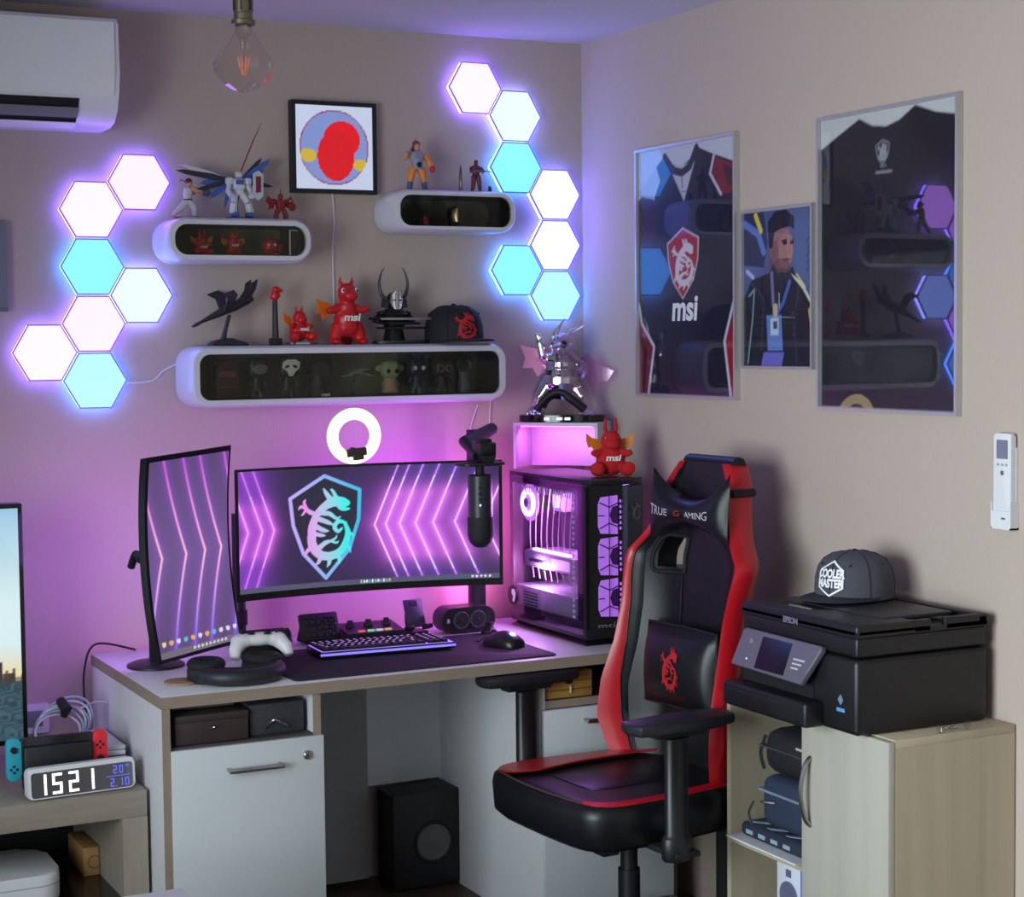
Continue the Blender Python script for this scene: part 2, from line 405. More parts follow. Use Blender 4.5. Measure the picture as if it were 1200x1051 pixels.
# left pedestal
b = B(); b.box((DX0, DYF, 0), (DX0+.02, DYB, DZ-.03)); sp = b.obj('side_panel', M_LAM, desk)
b = B(); b.box((DX0, DYF-.002, 0), (DX0+.02, DYF, DZ-.03)); b.obj('edge_band', M_EDGE, sp)
b = B(); b.box((-1.182, DYF+.01, 0), (-1.162, DYB, DZ-.03)); sp = b.obj('side_panel', M_LAM, desk)
b = B(); b.box((-1.182, DYF+.008, .6), (-1.162, DYF+.01, DZ-.03)); b.obj('edge_band', M_EDGE, sp)
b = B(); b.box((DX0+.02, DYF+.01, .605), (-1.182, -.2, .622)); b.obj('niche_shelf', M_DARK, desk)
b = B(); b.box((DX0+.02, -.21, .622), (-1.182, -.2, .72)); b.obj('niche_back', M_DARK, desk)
b = B(); b.box((DX0+.02, DYF-.006, .05), (-1.160, DYF+.009, .617), .0015); door = b.obj('door', M_LAMF, desk)
hp = [at(264, 895, 1, DYF-.03), at(328, 889, 1, DYF-.03)]
b = B(); hz = .558; hx0, hx1 = -1.412, -1.272
b.box((hx0, DYF-.034, hz-.006), (hx1, DYF-.024, hz+.006), .003)
for x in (hx0+.005, hx1-.005): b.cyl((x, DYF-.03, hz), (x, DYF-.006, hz), .005, n=12)
b.obj('handle', M_STEEL, door)
b = B(); b.lathe([(.011, 0), (.011, .006), (.008, .009), (.003, .0095)], FRONT((-1.205, DYF-.006, .572))); b.obj('lock', M_STEEL, door)
b = B(); b.box((-1.2065, DYF-.0162, .568), (-1.2035, DYF-.0155, .576)); b.obj('keyhole', M_BLK, door)
# right pedestal with niche and drawers
RX0, RX1, RYF = -.535, -.105, -.70
for x0, x1 in ((RX0, RX0+.018), (RX1-.018, RX1)):
    b = B(); b.box((x0, RYF, 0), (x1, DYB, DZ-.03)); sp = b.obj('side_panel', M_LAM, desk)
    b = B(); b.box((x0, RYF-.002, 0), (x1, RYF, DZ-.03)); b.obj('edge_band', M_EDGE if x0 > RX0 else M_LAM, sp)
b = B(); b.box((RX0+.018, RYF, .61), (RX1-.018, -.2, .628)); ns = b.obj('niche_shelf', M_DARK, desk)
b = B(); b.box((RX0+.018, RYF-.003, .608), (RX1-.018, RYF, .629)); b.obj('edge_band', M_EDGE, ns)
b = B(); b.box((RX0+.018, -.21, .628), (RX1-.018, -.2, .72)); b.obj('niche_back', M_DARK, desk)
for z0, z1 in ((.395, .606), (.05, .39)):
    b = B(); b.box((RX0+.006, RYF-.018, z0), (RX1-.02, RYF-.003, z1), .0015); dr = b.obj('drawer', M_LAMF, desk)
    b = B(); hz = z1-.035
    b.box((-.41, RYF-.047, hz-.006), (-.29, RYF-.038, hz+.006), .003)
    for x in (-.404, -.296): b.cyl((x, RYF-.043, hz), (x, RYF-.018, hz), .005, n=12)
    b.obj('handle', M_STEEL, dr)
b = B(); b.box((-1.162, -.075, .02), (-.775, -.055, .72)); b.obj('back_board', mat('back_board_grey', (150, 148, 146), .6), desk)
b = B(); b.box((-.775, -.063, .29), (RX0, -.045, .72)); b.obj('modesty_panel', M_LAM, desk)
# boxes in the niches
t = thing('storage_box', 'dark brown box with a small metal label clip in the desk niche', 'box', (-1.44, -.53, .622))
b = B(); b.box((-1.53, -.715, .6225), (-1.345, -.4, .69), .004); b.obj('box_body', mat('dark_brown_leatherette', (52, 40, 40), .5, var=.2), t)
b = B(); b.box((-1.53, -.717, .676), (-1.345, -.4, .695), .003); b.obj('lid', mat('dark_brown_leatherette', (52, 40, 40)), t)
b = B(); b.tube(spline([(-1.445, -.719, .660), (-1.437, -.73, .664), (-1.428, -.719, .660)]), .002, 6); b.obj('clip', M_STEEL, t)
t = thing('storage_box', 'black woven box with a wire handle beside the brown box', 'box', (-1.26, -.53, .622))
b = B(); b.box((-1.338, -.70, .6225), (-1.195, -.42, .702), .006); b.obj('box_body', mat('black_weave', (46, 46, 52), .6, var=.9, scale=240, bump=.6), t)
b = B(); b.tube(spline([(-1.30, -.703, .640), (-1.285, -.725, .664), (-1.262, -.725, .655), (-1.240, -.703, .640)]), .0025, 6); b.obj('handle', M_STEEL, t)
b = B(); b.box((-1.52, -.65, .6965), (-1.36, -.42, .712), .003); tag(b.obj('folded_cloth', mat('grey_brown_card', (105, 97, 88), .7), None), 'grey brown flat folder lying on the dark brown niche box', 'folder')
t = thing('bamboo_box', 'yellow brown bamboo box with pull tab in the right desk niche', 'box', (-.43, -.53, .629))
b = B(); b.box((-.51, -.69, .6295), (-.365, -.42, .70), .003); b.obj('box_body', mat('bamboo', (170, 128, 60), .5, var=.3, scale=10, stretch=(1, 1, 14)), t)
for z in (.652, .675):
    b = B(); b.box((-.51, -.6915, z-.0012), (-.365, -.690, z+.0012)); b.obj('slat_line', mat('bamboo_joint', (92, 66, 30), .6), t)
b = B(); b.ell((-.437, -.691, .672), (.012, .003, .006), n=12); b.obj('finger_hole', M_BLKM, t)
b = B(); b.box((-.436, -.696, .642), (-.431, -.690, .662), .001); b.obj('pull_tab', mat('leather_tan', (200, 180, 140), .6), t)
# desk mat
b = B(); b.prism(rrect(.74, .42, .015), .004, Matrix.Translation((-.85, -.50, DZ+.0003)), .001); tag(b.obj('desk_mat', mat('black_cloth_mat', (24, 22, 28), .75, var=.2, scale=300), None), 'large black cloth mat under the keyboard and mouse', 'desk mat')
b = B(); b.lathe([(.042, 0), (.042, .006), (.040, .007)], Matrix.Translation((-1.475, -.585, DZ+.0005))); tag(b.obj('coaster', mat('cork', (160, 128, 104), .85, var=.3, scale=90), None), 'round brown cork coaster beside the black headset', 'coaster')
# subwoofer
t = thing('subwoofer', 'black box subwoofer with round grey cone on the floor under the desk', 'speaker', (-.632, -.115, 0))
b = B(); b.box((-.745, -.19, .004), (-.52, -.066, .285), .008); b.obj('cabinet', mat('black_ash', (28, 28, 30), .55, var=.2, scale=40), t)
b = B(); b.torus(.058, .006, FRONT((-.618, -.19, .135)), 40, 8); b.obj('cone_ring', M_BLKM, t)
b = B(); b.lathe([(.056, .001), (.05, .004), (.03, -.001), (.022, .002), (.001, .006)], FRONT((-.618, -.1905, .135))); b.obj('cone', mat('grey_cone', (92, 92, 92), .7), t)
for x in (-.73, -.535):
    for y in (-.18, -.08):
        b = B(); b.cyl((x, y, 0), (x, y, .005), .008, n=10); b.obj('foot', M_BLKM, t)

# ================================================================ hexagon light panels
HEXC = {'pink': ((2.1, .84, 4.2), (.20, .12, 1.0)), 'pinkw': ((2.2, .88, 4.2), (.20, .12, 1.0)), 'cyan': ((.22, 1.1, 3.8), (.05, .22, 1.0)),
        'mint': ((.80, 1.25, 4.0), (.22, .25, 1.0)), 'white': ((1.6, 1.2, 6.5), (.13, .14, 1.0)), 'lcyan': ((.42, 1.15, 4.0), (.06, .22, 1.0))}
HP = .1542; HS = HP/math.sqrt(3)
def hexpoly(s): return [(s*math.cos(PI/3*i), s*math.sin(PI/3*i)) for i in range(6)]
def hexagon(x, z, key, label, grp):
    t = thing('hexagon_light_panel', label, 'light panel', (x, 0, z), 0, grp)
    M = FRONT((x, -.004, z))
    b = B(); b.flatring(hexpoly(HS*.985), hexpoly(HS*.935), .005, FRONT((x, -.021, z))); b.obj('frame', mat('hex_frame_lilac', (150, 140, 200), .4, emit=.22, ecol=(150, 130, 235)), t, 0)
    b = B(); b.flatring(hexpoly(HS*.962), hexpoly(HS*.94), .017, M); b.obj('edge_light', emis('hexedge_'+key, HEXC[key][1], 14), t, 0)
    b = B(); b.prism(hexpoly(HS*.935), .0215, M); b.obj('diffuser', emis('hex_'+key, HEXC[key][0], 1.0), t, 0)
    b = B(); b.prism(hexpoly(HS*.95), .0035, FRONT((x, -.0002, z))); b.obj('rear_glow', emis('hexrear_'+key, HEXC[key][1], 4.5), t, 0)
p0 = at(108.5, 312.5, 1, -.025); dx = 1.5*HS
GL = 'hexagon lights left of the shelves'
for i, j, k, l in ((1, 1.5, 'pink', 'pale pink hexagon light, topmost of the left cluster'), (0, 1, 'pinkw', 'pale pink hexagon light directly above the cyan one in the left cluster'),
                   (0, 0, 'cyan', 'strong cyan hexagon light between two pink ones in the left cluster'), (1, -.5, 'mint', 'mint white hexagon light right of the cyan one, nearest the small shelf'),
                   (0, -1, 'pink', 'pale pink hexagon light in the middle below the strong cyan one'), (-1, -1.5, 'pinkw', 'pinkish white hexagon light, leftmost of the left cluster'),
                   (0, -2, 'lcyan', 'light cyan hexagon light, lowest of the left cluster')):
    hexagon(p0.x+i*dx, p0.z+j*HP, k, l, GL)
p1 = at(650.5, 228, 1, -.025)
GR = 'hexagon lights right of the shelves'
for i, j, k, l in ((-2, 2, 'pinkw', 'pinkish white hexagon light, topmost of the right cluster'), (-1, 1.5, 'mint', 'mint white hexagon light second from the top of the right cluster'),
                   (-1, .5, 'cyan', 'cyan hexagon light at the end of the small right shelf'), (0, 0, 'white', 'bright white hexagon light nearest the room corner, upper one'),
                   (0, -1, 'white', 'bright white hexagon light below another white one by the corner'), (-1, -1.5, 'cyan', 'cyan hexagon light low in the right cluster above the black cap'),
                   (0, -2, 'lcyan', 'light cyan hexagon light, lowest of the right cluster above the chrome dragon')):
    hexagon(p1.x+i*dx, p1.z+j*HP, k, l, GR)

# ================================================================ air conditioner
t = thing('air_conditioner', 'white wall mounted air conditioner in the upper left corner', 'air conditioner', (-1.9, 0, 2.165))
prof = [(0, 2.165), (.10, 2.165), (.15, 2.175), (.185, 2.205), (.205, 2.25), (.212, 2.30), (.208, 2.425), (.195, 2.44), (0, 2.445)]
MX = lambda x: frame((x, 0, 0), (0, -1, 0), (0, 0, 1), (1, 0, 0))
b = B(); b.prism(prof, .85, MX(-2.345), .004); b.obj('housing', mat('ac_white', (232, 236, 238), .35, var=.02), t)
b = B(); b.prism([(.20, 2.240), (.214, 2.30), (.2105, 2.428), (.216, 2.428), (.2205, 2.30), (.207, 2.238)], .82, MX(-2.33)); b.obj('front_panel', mat('ac_white', (205, 210, 212)), t)
b = B(); b.prism([(.06, 2.163), (.112, 2.163), (.153, 2.172), (.188, 2.203), (.2, 2.228), (.19, 2.234), (.06, 2.2)], .70, MX(-2.30)); b.obj('air_outlet', M_BLKM, t)
b = B(); b.prism([(.105, 2.158), (.150, 2.165), (.158, 2.171), (.152, 2.174), (.105, 2.163)], .70, MX(-2.30)); b.obj('louver', mat('ac_white', (205, 210, 212)), t)
b = B(); b.prism([(.172, 2.182), (.192, 2.201), (.194, 2.206), (.17, 2.188)], .70, MX(-2.30)); b.obj('louver', mat('ac_grey', (120, 122, 126), .5), t)

# ================================================================ pendant bulb
bp = CAM + (_f + (286-600)/FPX*_r2 - (75-525.5)/FPX*_u2)*3.6
t = thing('pendant_bulb', 'clear faceted diamond filament bulb hanging on a brass socket', 'lamp', bp)
TM = Matrix.Translation(bp)
b = B(); b.lathe([(.018, .074), (.021, .066), (.033, .045), (.0635, .002), (.060, -.016), (.040, -.042), (.018, -.054), (.002, -.057)], TM, 9); b.obj('glass_envelope', glass('bulb_glass', (250, 246, 246), .9, .02, 1.35), t, 0)
b = B(); b.lathe([(.017, .076), (.017, .060), (.009, .05), (.006, .030), (.001, .028)], TM, 14); b.obj('glass_stem', glass('bulb_glass', (250, 246, 246)), t)
b = B()
for i in range(8):
    a = PI/4*i; r0, r1 = (.004, .013) if i % 2 else (.004, .013)
    q0 = bp+Vector((.004*math.cos(a), .004*math.sin(a), -.022)); q1 = bp+Vector((.013*math.cos(a), .013*math.sin(a), .014)); b.cyl(q0, q1, .0009, n=6)
b.obj('filament', mat('amber_filament_glow', (205, 110, 60), .4, emit=.25), t)  # filament is unlit; a faint glow is put into its material
b = B(); b.cyl(bp+Vector((0, 0, .03)), bp+Vector((0, 0, -.0)), .001, n=6); b.obj('support_wire', M_STEEL, t)
b = B(); b.lathe([(.019, .076), (.024, .078), (.024, .086), (.019, .088), (.0185, .10), (.020, .101), (.020, .104), (.0185, .105), (.0185, .125), (.022, .127), (.022, .134), (.017, .136), (.012, .152), (.004, .158)], TM, 24)
soc = b.obj('socket', mat('aged_brass', (122, 116, 96), .38, .9, var=.25, scale=60), t)
for i in range(6):
    a = PI/3*i; b = B(); b.box((.0185, -.002, .105), (.0205, .002, .126), 0, M=TM @ Matrix.Rotation(a, 4, 'Z')); b.obj('rib', mat('aged_brass_dark', (70, 66, 54), .4, .9), soc)
b = B(); b.cyl(bp+Vector((0, 0, .155)), (bp.x, bp.y, H-.02), .0035, n=8); b.obj('cord', M_BLKM, t)
b = B(); b.lathe([(.05, H-.001-bp.z), (.05, H-.012-bp.z), (.035, H-.03-bp.z), (.004, H-.034-bp.z)], TM, 24); b.obj('ceiling_rose', mat('aged_brass', (122, 116, 96)), t)

# ================================================================ pixel picture frame above the shelves
c0 = at(340, 118, 1, -.02); c1 = at(441, 227, 1, -.02)
pw, ph = c1.x-c0.x, .262; pcx, pcz = (c0.x+c1.x)/2, (c0.z+c1.z)/2
t = thing('pixel_display', 'square black framed pixel display with red shape in a blue circle', 'picture', (pcx, 0, pcz-ph/2))
b = B(); b.flatring([(-pw/2, -ph/2), (pw/2, -ph/2), (pw/2, ph/2), (-pw/2, ph/2)], [(-pw/2+.012, -ph/2+.012), (pw/2-.012, -ph/2+.012), (pw/2-.012, ph/2-.012), (-pw/2+.012, ph/2-.012)], .028, FRONT((pcx, -.001, pcz))); b.obj('frame', mat('black_frame', (14, 15, 24), .4), t, 0)
cv = Canvas(1, 1, 64, 64, (196, 206, 232))
cv.ell(.5, .5, .45, .45, (150, 40, 90)); cv.ell(.5, .5, .435, .435, (128, 146, 205))
cv.ell(.52, .40, .24, .30, (214, 16, 30)); cv.ell(.60, .60, .24, .22, (222, 18, 30)); cv.ell(.16, .40, .11, .08, (206, 176, 60)); cv.ell(.84, .30, .10, .07, (206, 176, 60)); cv.ell(.52, .40, .24, .30, (214, 16, 30)); cv.C[np.hypot(cv.U-.5, cv.V-.5) > .45] = s2l((196, 206, 232))
me = cv.mesh('screen', lambda u, v: (pcx-pw/2+.012+u*(pw-.024), -.024, pcz-ph/2+.012+v*(ph-.024)))
finish(me, 'screen', printed('pixel_screen', .95), t, 0)
b = B(); b.box((pcx-pw/2+.01, -.022, pcz-ph/2+.01), (pcx+pw/2-.01, -.002, pcz+ph/2-.01)); b.obj('back_plate', M_BLKM, t)
wy = -.004
b = B(); b.tube(spline([(pcx+.0, wy, pcz-ph/2), (pcx+.004, wy, pcz-ph/2-.08), (pcx-.002, wy, pcz-ph/2-.16), (pcx+.001, wy, 1.60)]), .0022, 6); tag(b.obj('cable', M_WHITE, None), 'thin white cable running down the wall below the pixel display', 'cable')

# ================================================================ floating shelves
M_SH = mat('shelf_white_gloss', (204, 206, 210), .3, var=.015, coat=.3)
M_SHG = glass('smoked_acrylic', (232, 232, 226), .5, .03, 1.45)
M_SHB = mat('shelf_back_grey', (104, 104, 92), .8)
SD = .165
M_SHL = mat('shelf_lining_black', (30, 30, 28), .6)
def shelf(xl, xr, zb, zt, rad, wall, label):
    t = thing('floating_shelf', label, 'shelf', ((xl+xr)/2, 0, zb), 0, 'white rounded floating shelves')
    w, h = xr-xl, zt-zb; cx, cz = (xl+xr)/2, (zb+zt)/2
    O = rrect(w, h, rad, 10); I = rrect(w-2*wall, h-2*wall, max(rad-wall, .012), 10); O2 = rrect(w-.014, h-.014, rad-.007, 10); I2 = rrect(w-2*wall-.0, h-2*wall, max(rad-wall, .012), 10)
    M = FRONT((cx, -.001, cz)); b = B()
    L = [b.ring([M @ Vector((x, y, z)) for x, y in pl]) for pl, z in ((O2, 0), (O, .008), (O, SD-.012), (O2, SD-.001), (I2, SD), (I, .004))]
    n = len(O)
    for a, c in zip(L, L[1:]):
        for i in range(n): b.bm.faces.new((a[i], a[(i+1) % n], c[(i+1) % n], c[i]))
    b.bm.faces.new(L[0])
    b.obj('shell', M_SH, t, 40)
    b = B(); b.flatring(rrect(w-2*wall-.0006, h-2*wall-.0006, max(rad-wall, .012), 10), rrect(w-2*wall-.004, h-2*wall-.004, max(rad-wall-.001, .011), 10), SD-.024, FRONT((cx, -.009, cz))); b.obj('inner_lining', M_SHL, t, 40)
    b = B(); b.prism(I, .003, FRONT((cx, -.006, cz))); b.obj('back_panel', M_SHB, t, 0)
    b = B(); b.prism(rrect(w-2*wall-.001, h-2*wall-.001, max(rad-wall, .012), 10), .003, FRONT((cx, -SD+.012, cz))); b.obj('smoked_pane', M_SHG, t, 0)
    return dict(x0=xl, x1=xr, zt=zt, zi=zb+wall, w=w)
f = -SD
a0, a1 = at(197, 280, 1, f), at(367, 282, 1, f); z1, z0 = at(290, 255.5, 1, f).z, at(290, 307.5, 1, f).z
S1 = shelf(a0.x, a1.x, z0, z1, (z1-z0)*.45, .019, 'small white floating shelf with three red toys inside, left of the display')
a0, a1 = at(463, 247, 1, f), at(606, 249, 1, f); z1, z0 = at(540, 223, 1, f).z, at(540, 272, 1, f).z
S2 = shelf(a0.x, a1.x, z0, z1, (z1-z0)*.42, .016, 'small white floating shelf touching the right cluster of hexagon lights')
a0, a1 = at(225, 440, 1, f), at(595, 438, 1, f); z1, z0 = at(410, 404, 1, f).z, at(410, 474.5, 1, f).z
S3 = shelf(a0.x, a1.x, z0, z1, .052, .022, 'long white floating shelf above the monitors with dark pane')

# ================================================================ collectibles
M_RED = mat('red_vinyl', (196, 22, 30), .38, var=.05)
M_REDD = mat('dark_red_vinyl', (120, 22, 28), .42, var=.1)
M_ORG = mat('orange_wing', (232, 120, 30), .45, var=.1)
M_INK = mat('white_ink', (235, 235, 235), .5, var=.01)
M_CLR = glass('clear_acrylic', (225, 225, 235), 1, .02, 1.45)
M_SKIN = mat('toy_skin', (196, 140, 112), .5)
RX = lambda a: Matrix.Rotation(a, 3, 'X'); RY = lambda a: Matrix.Rotation(a, 3, 'Y'); RZ = lambda a: Matrix.Rotation(a, 3, 'Z')
def wing_plate(pts, th, M): 
    b = B(); b.prism(pts, th, M); return b
def toy_dragon(name, label, loc, h, seated=False, body=M_RED, wing=M_ORG, rot=0.0, letters='msi', arms=1.0, horn=1.0, group=None, wings=(-1, 1), wingm=None):
    t = thing(name, label, 'figurine', loc, rot, group)
    s = h; b = B(); E = lambda c, r, R=None: b.ell([x*s for x in c], tuple(x*s for x in r), R, 14)
    if seated:
        E((0, .02, .27), (.27, .23, .27)); E((0, -.02, .62), (.19, .17, .19)); E((0, -.15, .57), (.14, .10, .10))
        for k in (-1, 1):
            E((k*.26, -.16, .13), (.14, .17, .13)); E((k*.28, -.27, .15), (.12, .05, .12))
            b.tube([(k*.16*s, -.02*s, .43*s), (k*.28*s, -.10*s, .40*s), (k*.36*s, -.13*s, .43*s)], [.08*s, .07*s, .05*s], 10)
    else:
        E((0, .02, .36), (.20, .18, .24)); E((0, .0, .55), (.14, .13, .16)); E((0, -.02, .76), (.15, .15, .16)); E((0, -.14, .72), (.12, .10, .085)); E((0, .02, .26), (.22, .18, .15))
        for k in (-1, 1):
            b.tube([(k*.13*s, .01*s, .28*s), (k*.20*s, -.01*s, .12*s), (k*.215*s, -.02*s, .045*s)], [.12*s, .095*s, .085*s], 12)
            E((k*.22, -.07, .045), (.09, .12, .045))
            b.tube([(k*.12*s, 0, .55*s), (k*.24*s, -.03*s, .51*s), (k*.36*s*arms, -.05*s, (.50 if k < 0 else .54)*s)], [.075*s, .06*s, .045*s], 10)
        b.tube(spline([(0, .12*s, .25*s), (.05*s, .28*s, .12*s), (.2*s, .34*s, .06*s)]), [.09*s, .02*s][0:1]*13, 8)
    bo = b.blob('body', body, t, max(.0022, .018*s), 3, True)
    zt = .78 if seated else .88
    for k in (-1, 1):
        b = B(); b.tube([(k*.075*s, .02*s, zt*s), (k*.10*s, .02*s, (zt+.07)*s), (k*.09*s, 0, (zt+(.13 if not seated else .21)*horn)*s)], [.04*s, .034*s if seated else .024*s, .02*s if seated else .004*s], 8)
        b.obj('horn', body, t, 60, True)
        b = B(); ez = .66 if seated else .80; b.ell((k*.105*s, -.115*s, ez*s), (.03*s, .028*s, .04*s), n=10); e = b.obj('eye', M_INK, t, 60, True)
        b = B(); b.ell((k*.11*s, -.138*s, ez*s), (.016*s, .012*s, .024*s), n=8); b.obj('pupil', M_BLK, e, 60, True)
        if k in wings:
            zb = .42 if seated else .50
            P = [(0, 0), (.10, .12), (.34, .17), (.30, .06), (.36, -.04), (.25, -.04), (.22, -.13), (.12, -.07)] if not seated else [(0, 0), (.04, .22), (.20, .26), (.30, .34), (.30, .20), (.26, .08), (.20, .10), (.12, -.02)]
            b = B(); b.prism([(k*x*s, y*s) for x, y in P], .02*s, PL((k*.14*s, .16*s, zb*s), (1, -.25*k, 0), (0, 0, 1))); b.obj('wing', wingm or wing, t, 0, True)
    if letters:
        zz = .40 if not seated else .33; yy = -(.175 if not seated else .235)
        text('lettering', letters, M_INK, t, .155*s, PL((0, yy*s, zz*s), (1, 0, 0), (0, .12, 1)), .008*s, True, .18, bold=.004*s, sx=1.25)
    return t
def sit(px, py, S, y=-.085, inside=False):
    """base point of something on (or in) a shelf below photograph column px"""
    z = (S['zi']+.0024 if inside else S['zt']+.0008)
    p = at(px, py, 1, y); return Vector((p.x, y, z))

# --- small left shelf, on top
def fighter(loc, s):
    t = thing('fighter_figure', 'martial arts figure in white trousers lunging with a clear energy ball', 'figurine', loc)
    b = B(); b.prism([(.17*math.cos(a)*s*2.2, .13*math.sin(a)*s*2.2) for a in [2*PI*i/20 for i in range(20)]], .03*s, Matrix.Translation((-.02*s, 0, 0))); b.obj('base', M_BLK, t, 30, True)
    b = B(); b.tube([(-.02*s, 0, .46*s), (.12*s, -.03*s, .30*s), (.14*s, -.03*s, .06*s)], [.10*s, .095*s, .07*s], 10); b.tube([(-.05*s, 0, .46*s), (-.22*s, .02*s, .27*s), (-.42*s, .05*s, .09*s)], [.10*s, .09*s, .055*s], 10)
    b.blob('trousers', mat('toy_white_cloth', (186, 184, 190), .7), t, .02*s, 2, True)
    b = B(); b.ell((.15*s, -.06*s, .05*s), (.06*s, .04*s, .03*s), n=10); b.ell((-.43*s, .04*s, .06*s), (.06*s, .04*s, .035*s), n=10); b.obj('feet', M_SKIN, t, 60, True)
    b = B(); b.tube([(-.03*s, 0, .46*s), (-.04*s, 0, .60*s), (.0, 0, .78*s)], [.10*s, .12*s, .13*s], 12); b.blob('tunic', mat('toy_white_cloth', (186, 184, 190)), t, .02*s, 2, True)
    b = B(); b.torus(.105*s, .018*s, Matrix.Translation((-.035*s, 0, .49*s)), 20, 6); b.obj('belt', M_BLK, t, 60, True)
    b = B(); b.tube([(.02*s, -.12*s, .80*s), (.18*s, -.15*s, .70*s), (.33*s, -.08*s, .70*s)], [.07*s, .06*s, .045*s], 10); b.tube([(.02*s, .10*s, .80*s), (.17*s, .10*s, .66*s), (.33*s, .03*s, .64*s)], [.07*s, .06*s, .045*s], 10)
    b.ell((.02*s, 0, .93*s), (.085*s, .085*s, .10*s)); b.blob('skin', M_SKIN, t, .018*s, 2, True)
    b = B(); b.ell((.0, .01*s, .965*s), (.095*s, .095*s, .085*s)); b.obj('hair', mat('toy_brown_hair', (60, 40, 32), .7), t, 60, True)
    b = B(); b.torus(.093*s, .012*s, Matrix.Translation((.01*s, 0, .94*s)), 20, 6); b.tube([(-.08*s, 0, .94*s), (-.18*s, .02*s, 1.0*s), (-.24*s, .03*s, .97*s)], .012*s, 6); b.obj('headband', mat('toy_red_cloth', (150, 40, 45), .7), t, 60, True)
    b = B(); b.ell((.46*s, -.02*s, .68*s), .11*s); b.obj('energy_ball', glass('pale_blue_acrylic', (190, 215, 235), 1, .05, 1.4), t, 60, True)
p = sit(222, 250, S1); fighter(p, .105)
def robot(loc, s):
    MWh, MBl, MDk = mat('robot_white', (205, 206, 214), .4), mat('robot_blue', (62, 92, 168), .4), mat('robot_dark', (36, 38, 52), .45)
    t = thing('winged_robot_figure', 'white robot model with spread blue and black wings on a stand', 'figurine', loc)
    b = B(); b.prism(rrect(.48*s, .30*s, .05*s), .03*s, None); b.obj('stand_base', M_BLK, t, 0, True)
    b = B(); b.tube([(-.03*s, .05*s, .02*s), (-.03*s, .05*s, .30*s), (.0, .03*s, .42*s)], .035*s, 8); b.obj('stand_post', M_BLK, t, 30, True)
    b = B(); b.box((-.10*s, -.08*s, .50*s), (.10*s, .08*s, .68*s), .03*s); b.box((-.075*s, -.06*s, .40*s), (.075*s, .06*s, .51*s), .02*s); b.obj('torso', MWh, t, 30, True)
    b = B(); b.box((-.07*s, -.1*s, .58*s), (.07*s, -.07*s, .66*s), .01*s); b.obj('chest_plate', MBl, t, 30, True)
    b = B(); b.box((-.05*s, -.06*s, .70*s), (.05*s, .05*s, .80*s), .02*s); hd = b.obj('head', MWh, t, 30, True)
    for k in (-1, 1):
        b = B(); b.prism([(0, 0), (k*.13*s, .10*s), (k*.02*s, .03*s)], .01*s, PL((0, -.065*s, .765*s), (1, 0, 0), (0, 0, 1))); b.obj('crest', mat('robot_gold', (200, 170, 70), .4), hd, 0, True)
        b = B(); b.box((k*.10*s, -.07*s, .58*s), (k*.22*s, .07*s, .70*s), .03*s); b.tube([(k*.16*s, 0, .58*s), (k*.20*s, -.06*s, .46*s), (k*.17*s, -.16*s, .38*s)], [.045*s, .045*s, .05*s], 8); b.obj('arm', MWh, t, 30, True)
        b = B(); x0 = .07*k
        b.tube([(x0*s, 0, .42*s), ((x0+.05*k+.02)*s, -.06*s, .28*s)], [.065*s, .055*s], 8); b.tube([((x0+.05*k+.02)*s, -.06*s, .28*s), ((x0+.08*k+.05)*s, .0*s, .12*s)], [.06*s, .07*s], 8)
        lg = b.obj('leg', MWh, t, 30, True)
        b = B(); b.box((x0*s+.05*k*s-.01*s, -.12*s, .04*s), (x0*s+.05*k*s+.10*s, .04*s, .12*s), .02*s); b.obj('foot', MBl, lg, 30, True)
    # wing blades: (tip x, tip z, root width)
    for tx, tz, wd, m in ((-.98, .90, .07, MWh), (-1.05, .80, .10, MDk), (-.74, .76, .12, MBl), (-.86, .42, .08, MDk), (-.62, .60, .12, MBl), (-.46, .35, .10, MBl), (-.22, .18, .07, MBl),
                          (.46, 1.06, .08, MDk), (.60, 1.04, .11, MBl), (.50, .86, .10, MBl), (.64, .58, .08, MDk), (.42, .46, .07, MWh)):
        r = Vector((.10 if tx > 0 else -.10, 0, .66)); d = Vector((tx, 0, tz))-r; L = d.length; d.normalize(); n = Vector((-d.z, 0, d.x))
        P = [(0, -wd*.25), (L*.35, -wd*.6), (L*.86, -wd*.4), (L, 0), (L*.8, wd*.35), (L*.3, wd*.5), (0, wd*.3)]
        yy = .10+.05*random.random()
        b = B(); b.prism([(x*s, y*s) for x, y in P], .018*s, frame((r.x*s, yy*s, r.z*s), d, n, (0, -1, 0) if d.cross(n).y < 0 else (0, 1, 0))); b.obj('wing_blade', m, t, 0, True)
    b = B(); b.tube([(.02*s, -.02*s, .76*s), (.24*s, -.05*s, 1.28*s), (.40*s, -.06*s, 1.62*s)], [.012*s, .012*s, .004*s], 6); b.obj('beam_blade', mat('maroon_beam', (120, 40, 50), .4), t, 30, True)
    b = B(); b.prism([(-.10*s, -.22*s), (.0, -.28*s), (.10*s, -.20*s), (.10*s, .16*s), (0, .22*s), (-.10*s, .16*s)], .02*s, PL((.30*s, -.12*s, .60*s), (1, .3, 0), (.1, 0, 1))); sh = b.obj('shield', MWh, t, 0, True)
    b = B(); b.prism([(-.05*s, -.16*s), (.05*s, -.14*s), (.05*s, .12*s), (-.05*s, .12*s)], .008*s, PL((.305*s, -.138*s, .60*s), (1, .3, 0), (.1, 0, 1))); b.obj('shield_inlay', mat('robot_maroon', (130, 36, 50), .4), sh, 0, True)
p = sit(280, 250, S1); robot(p, .165)
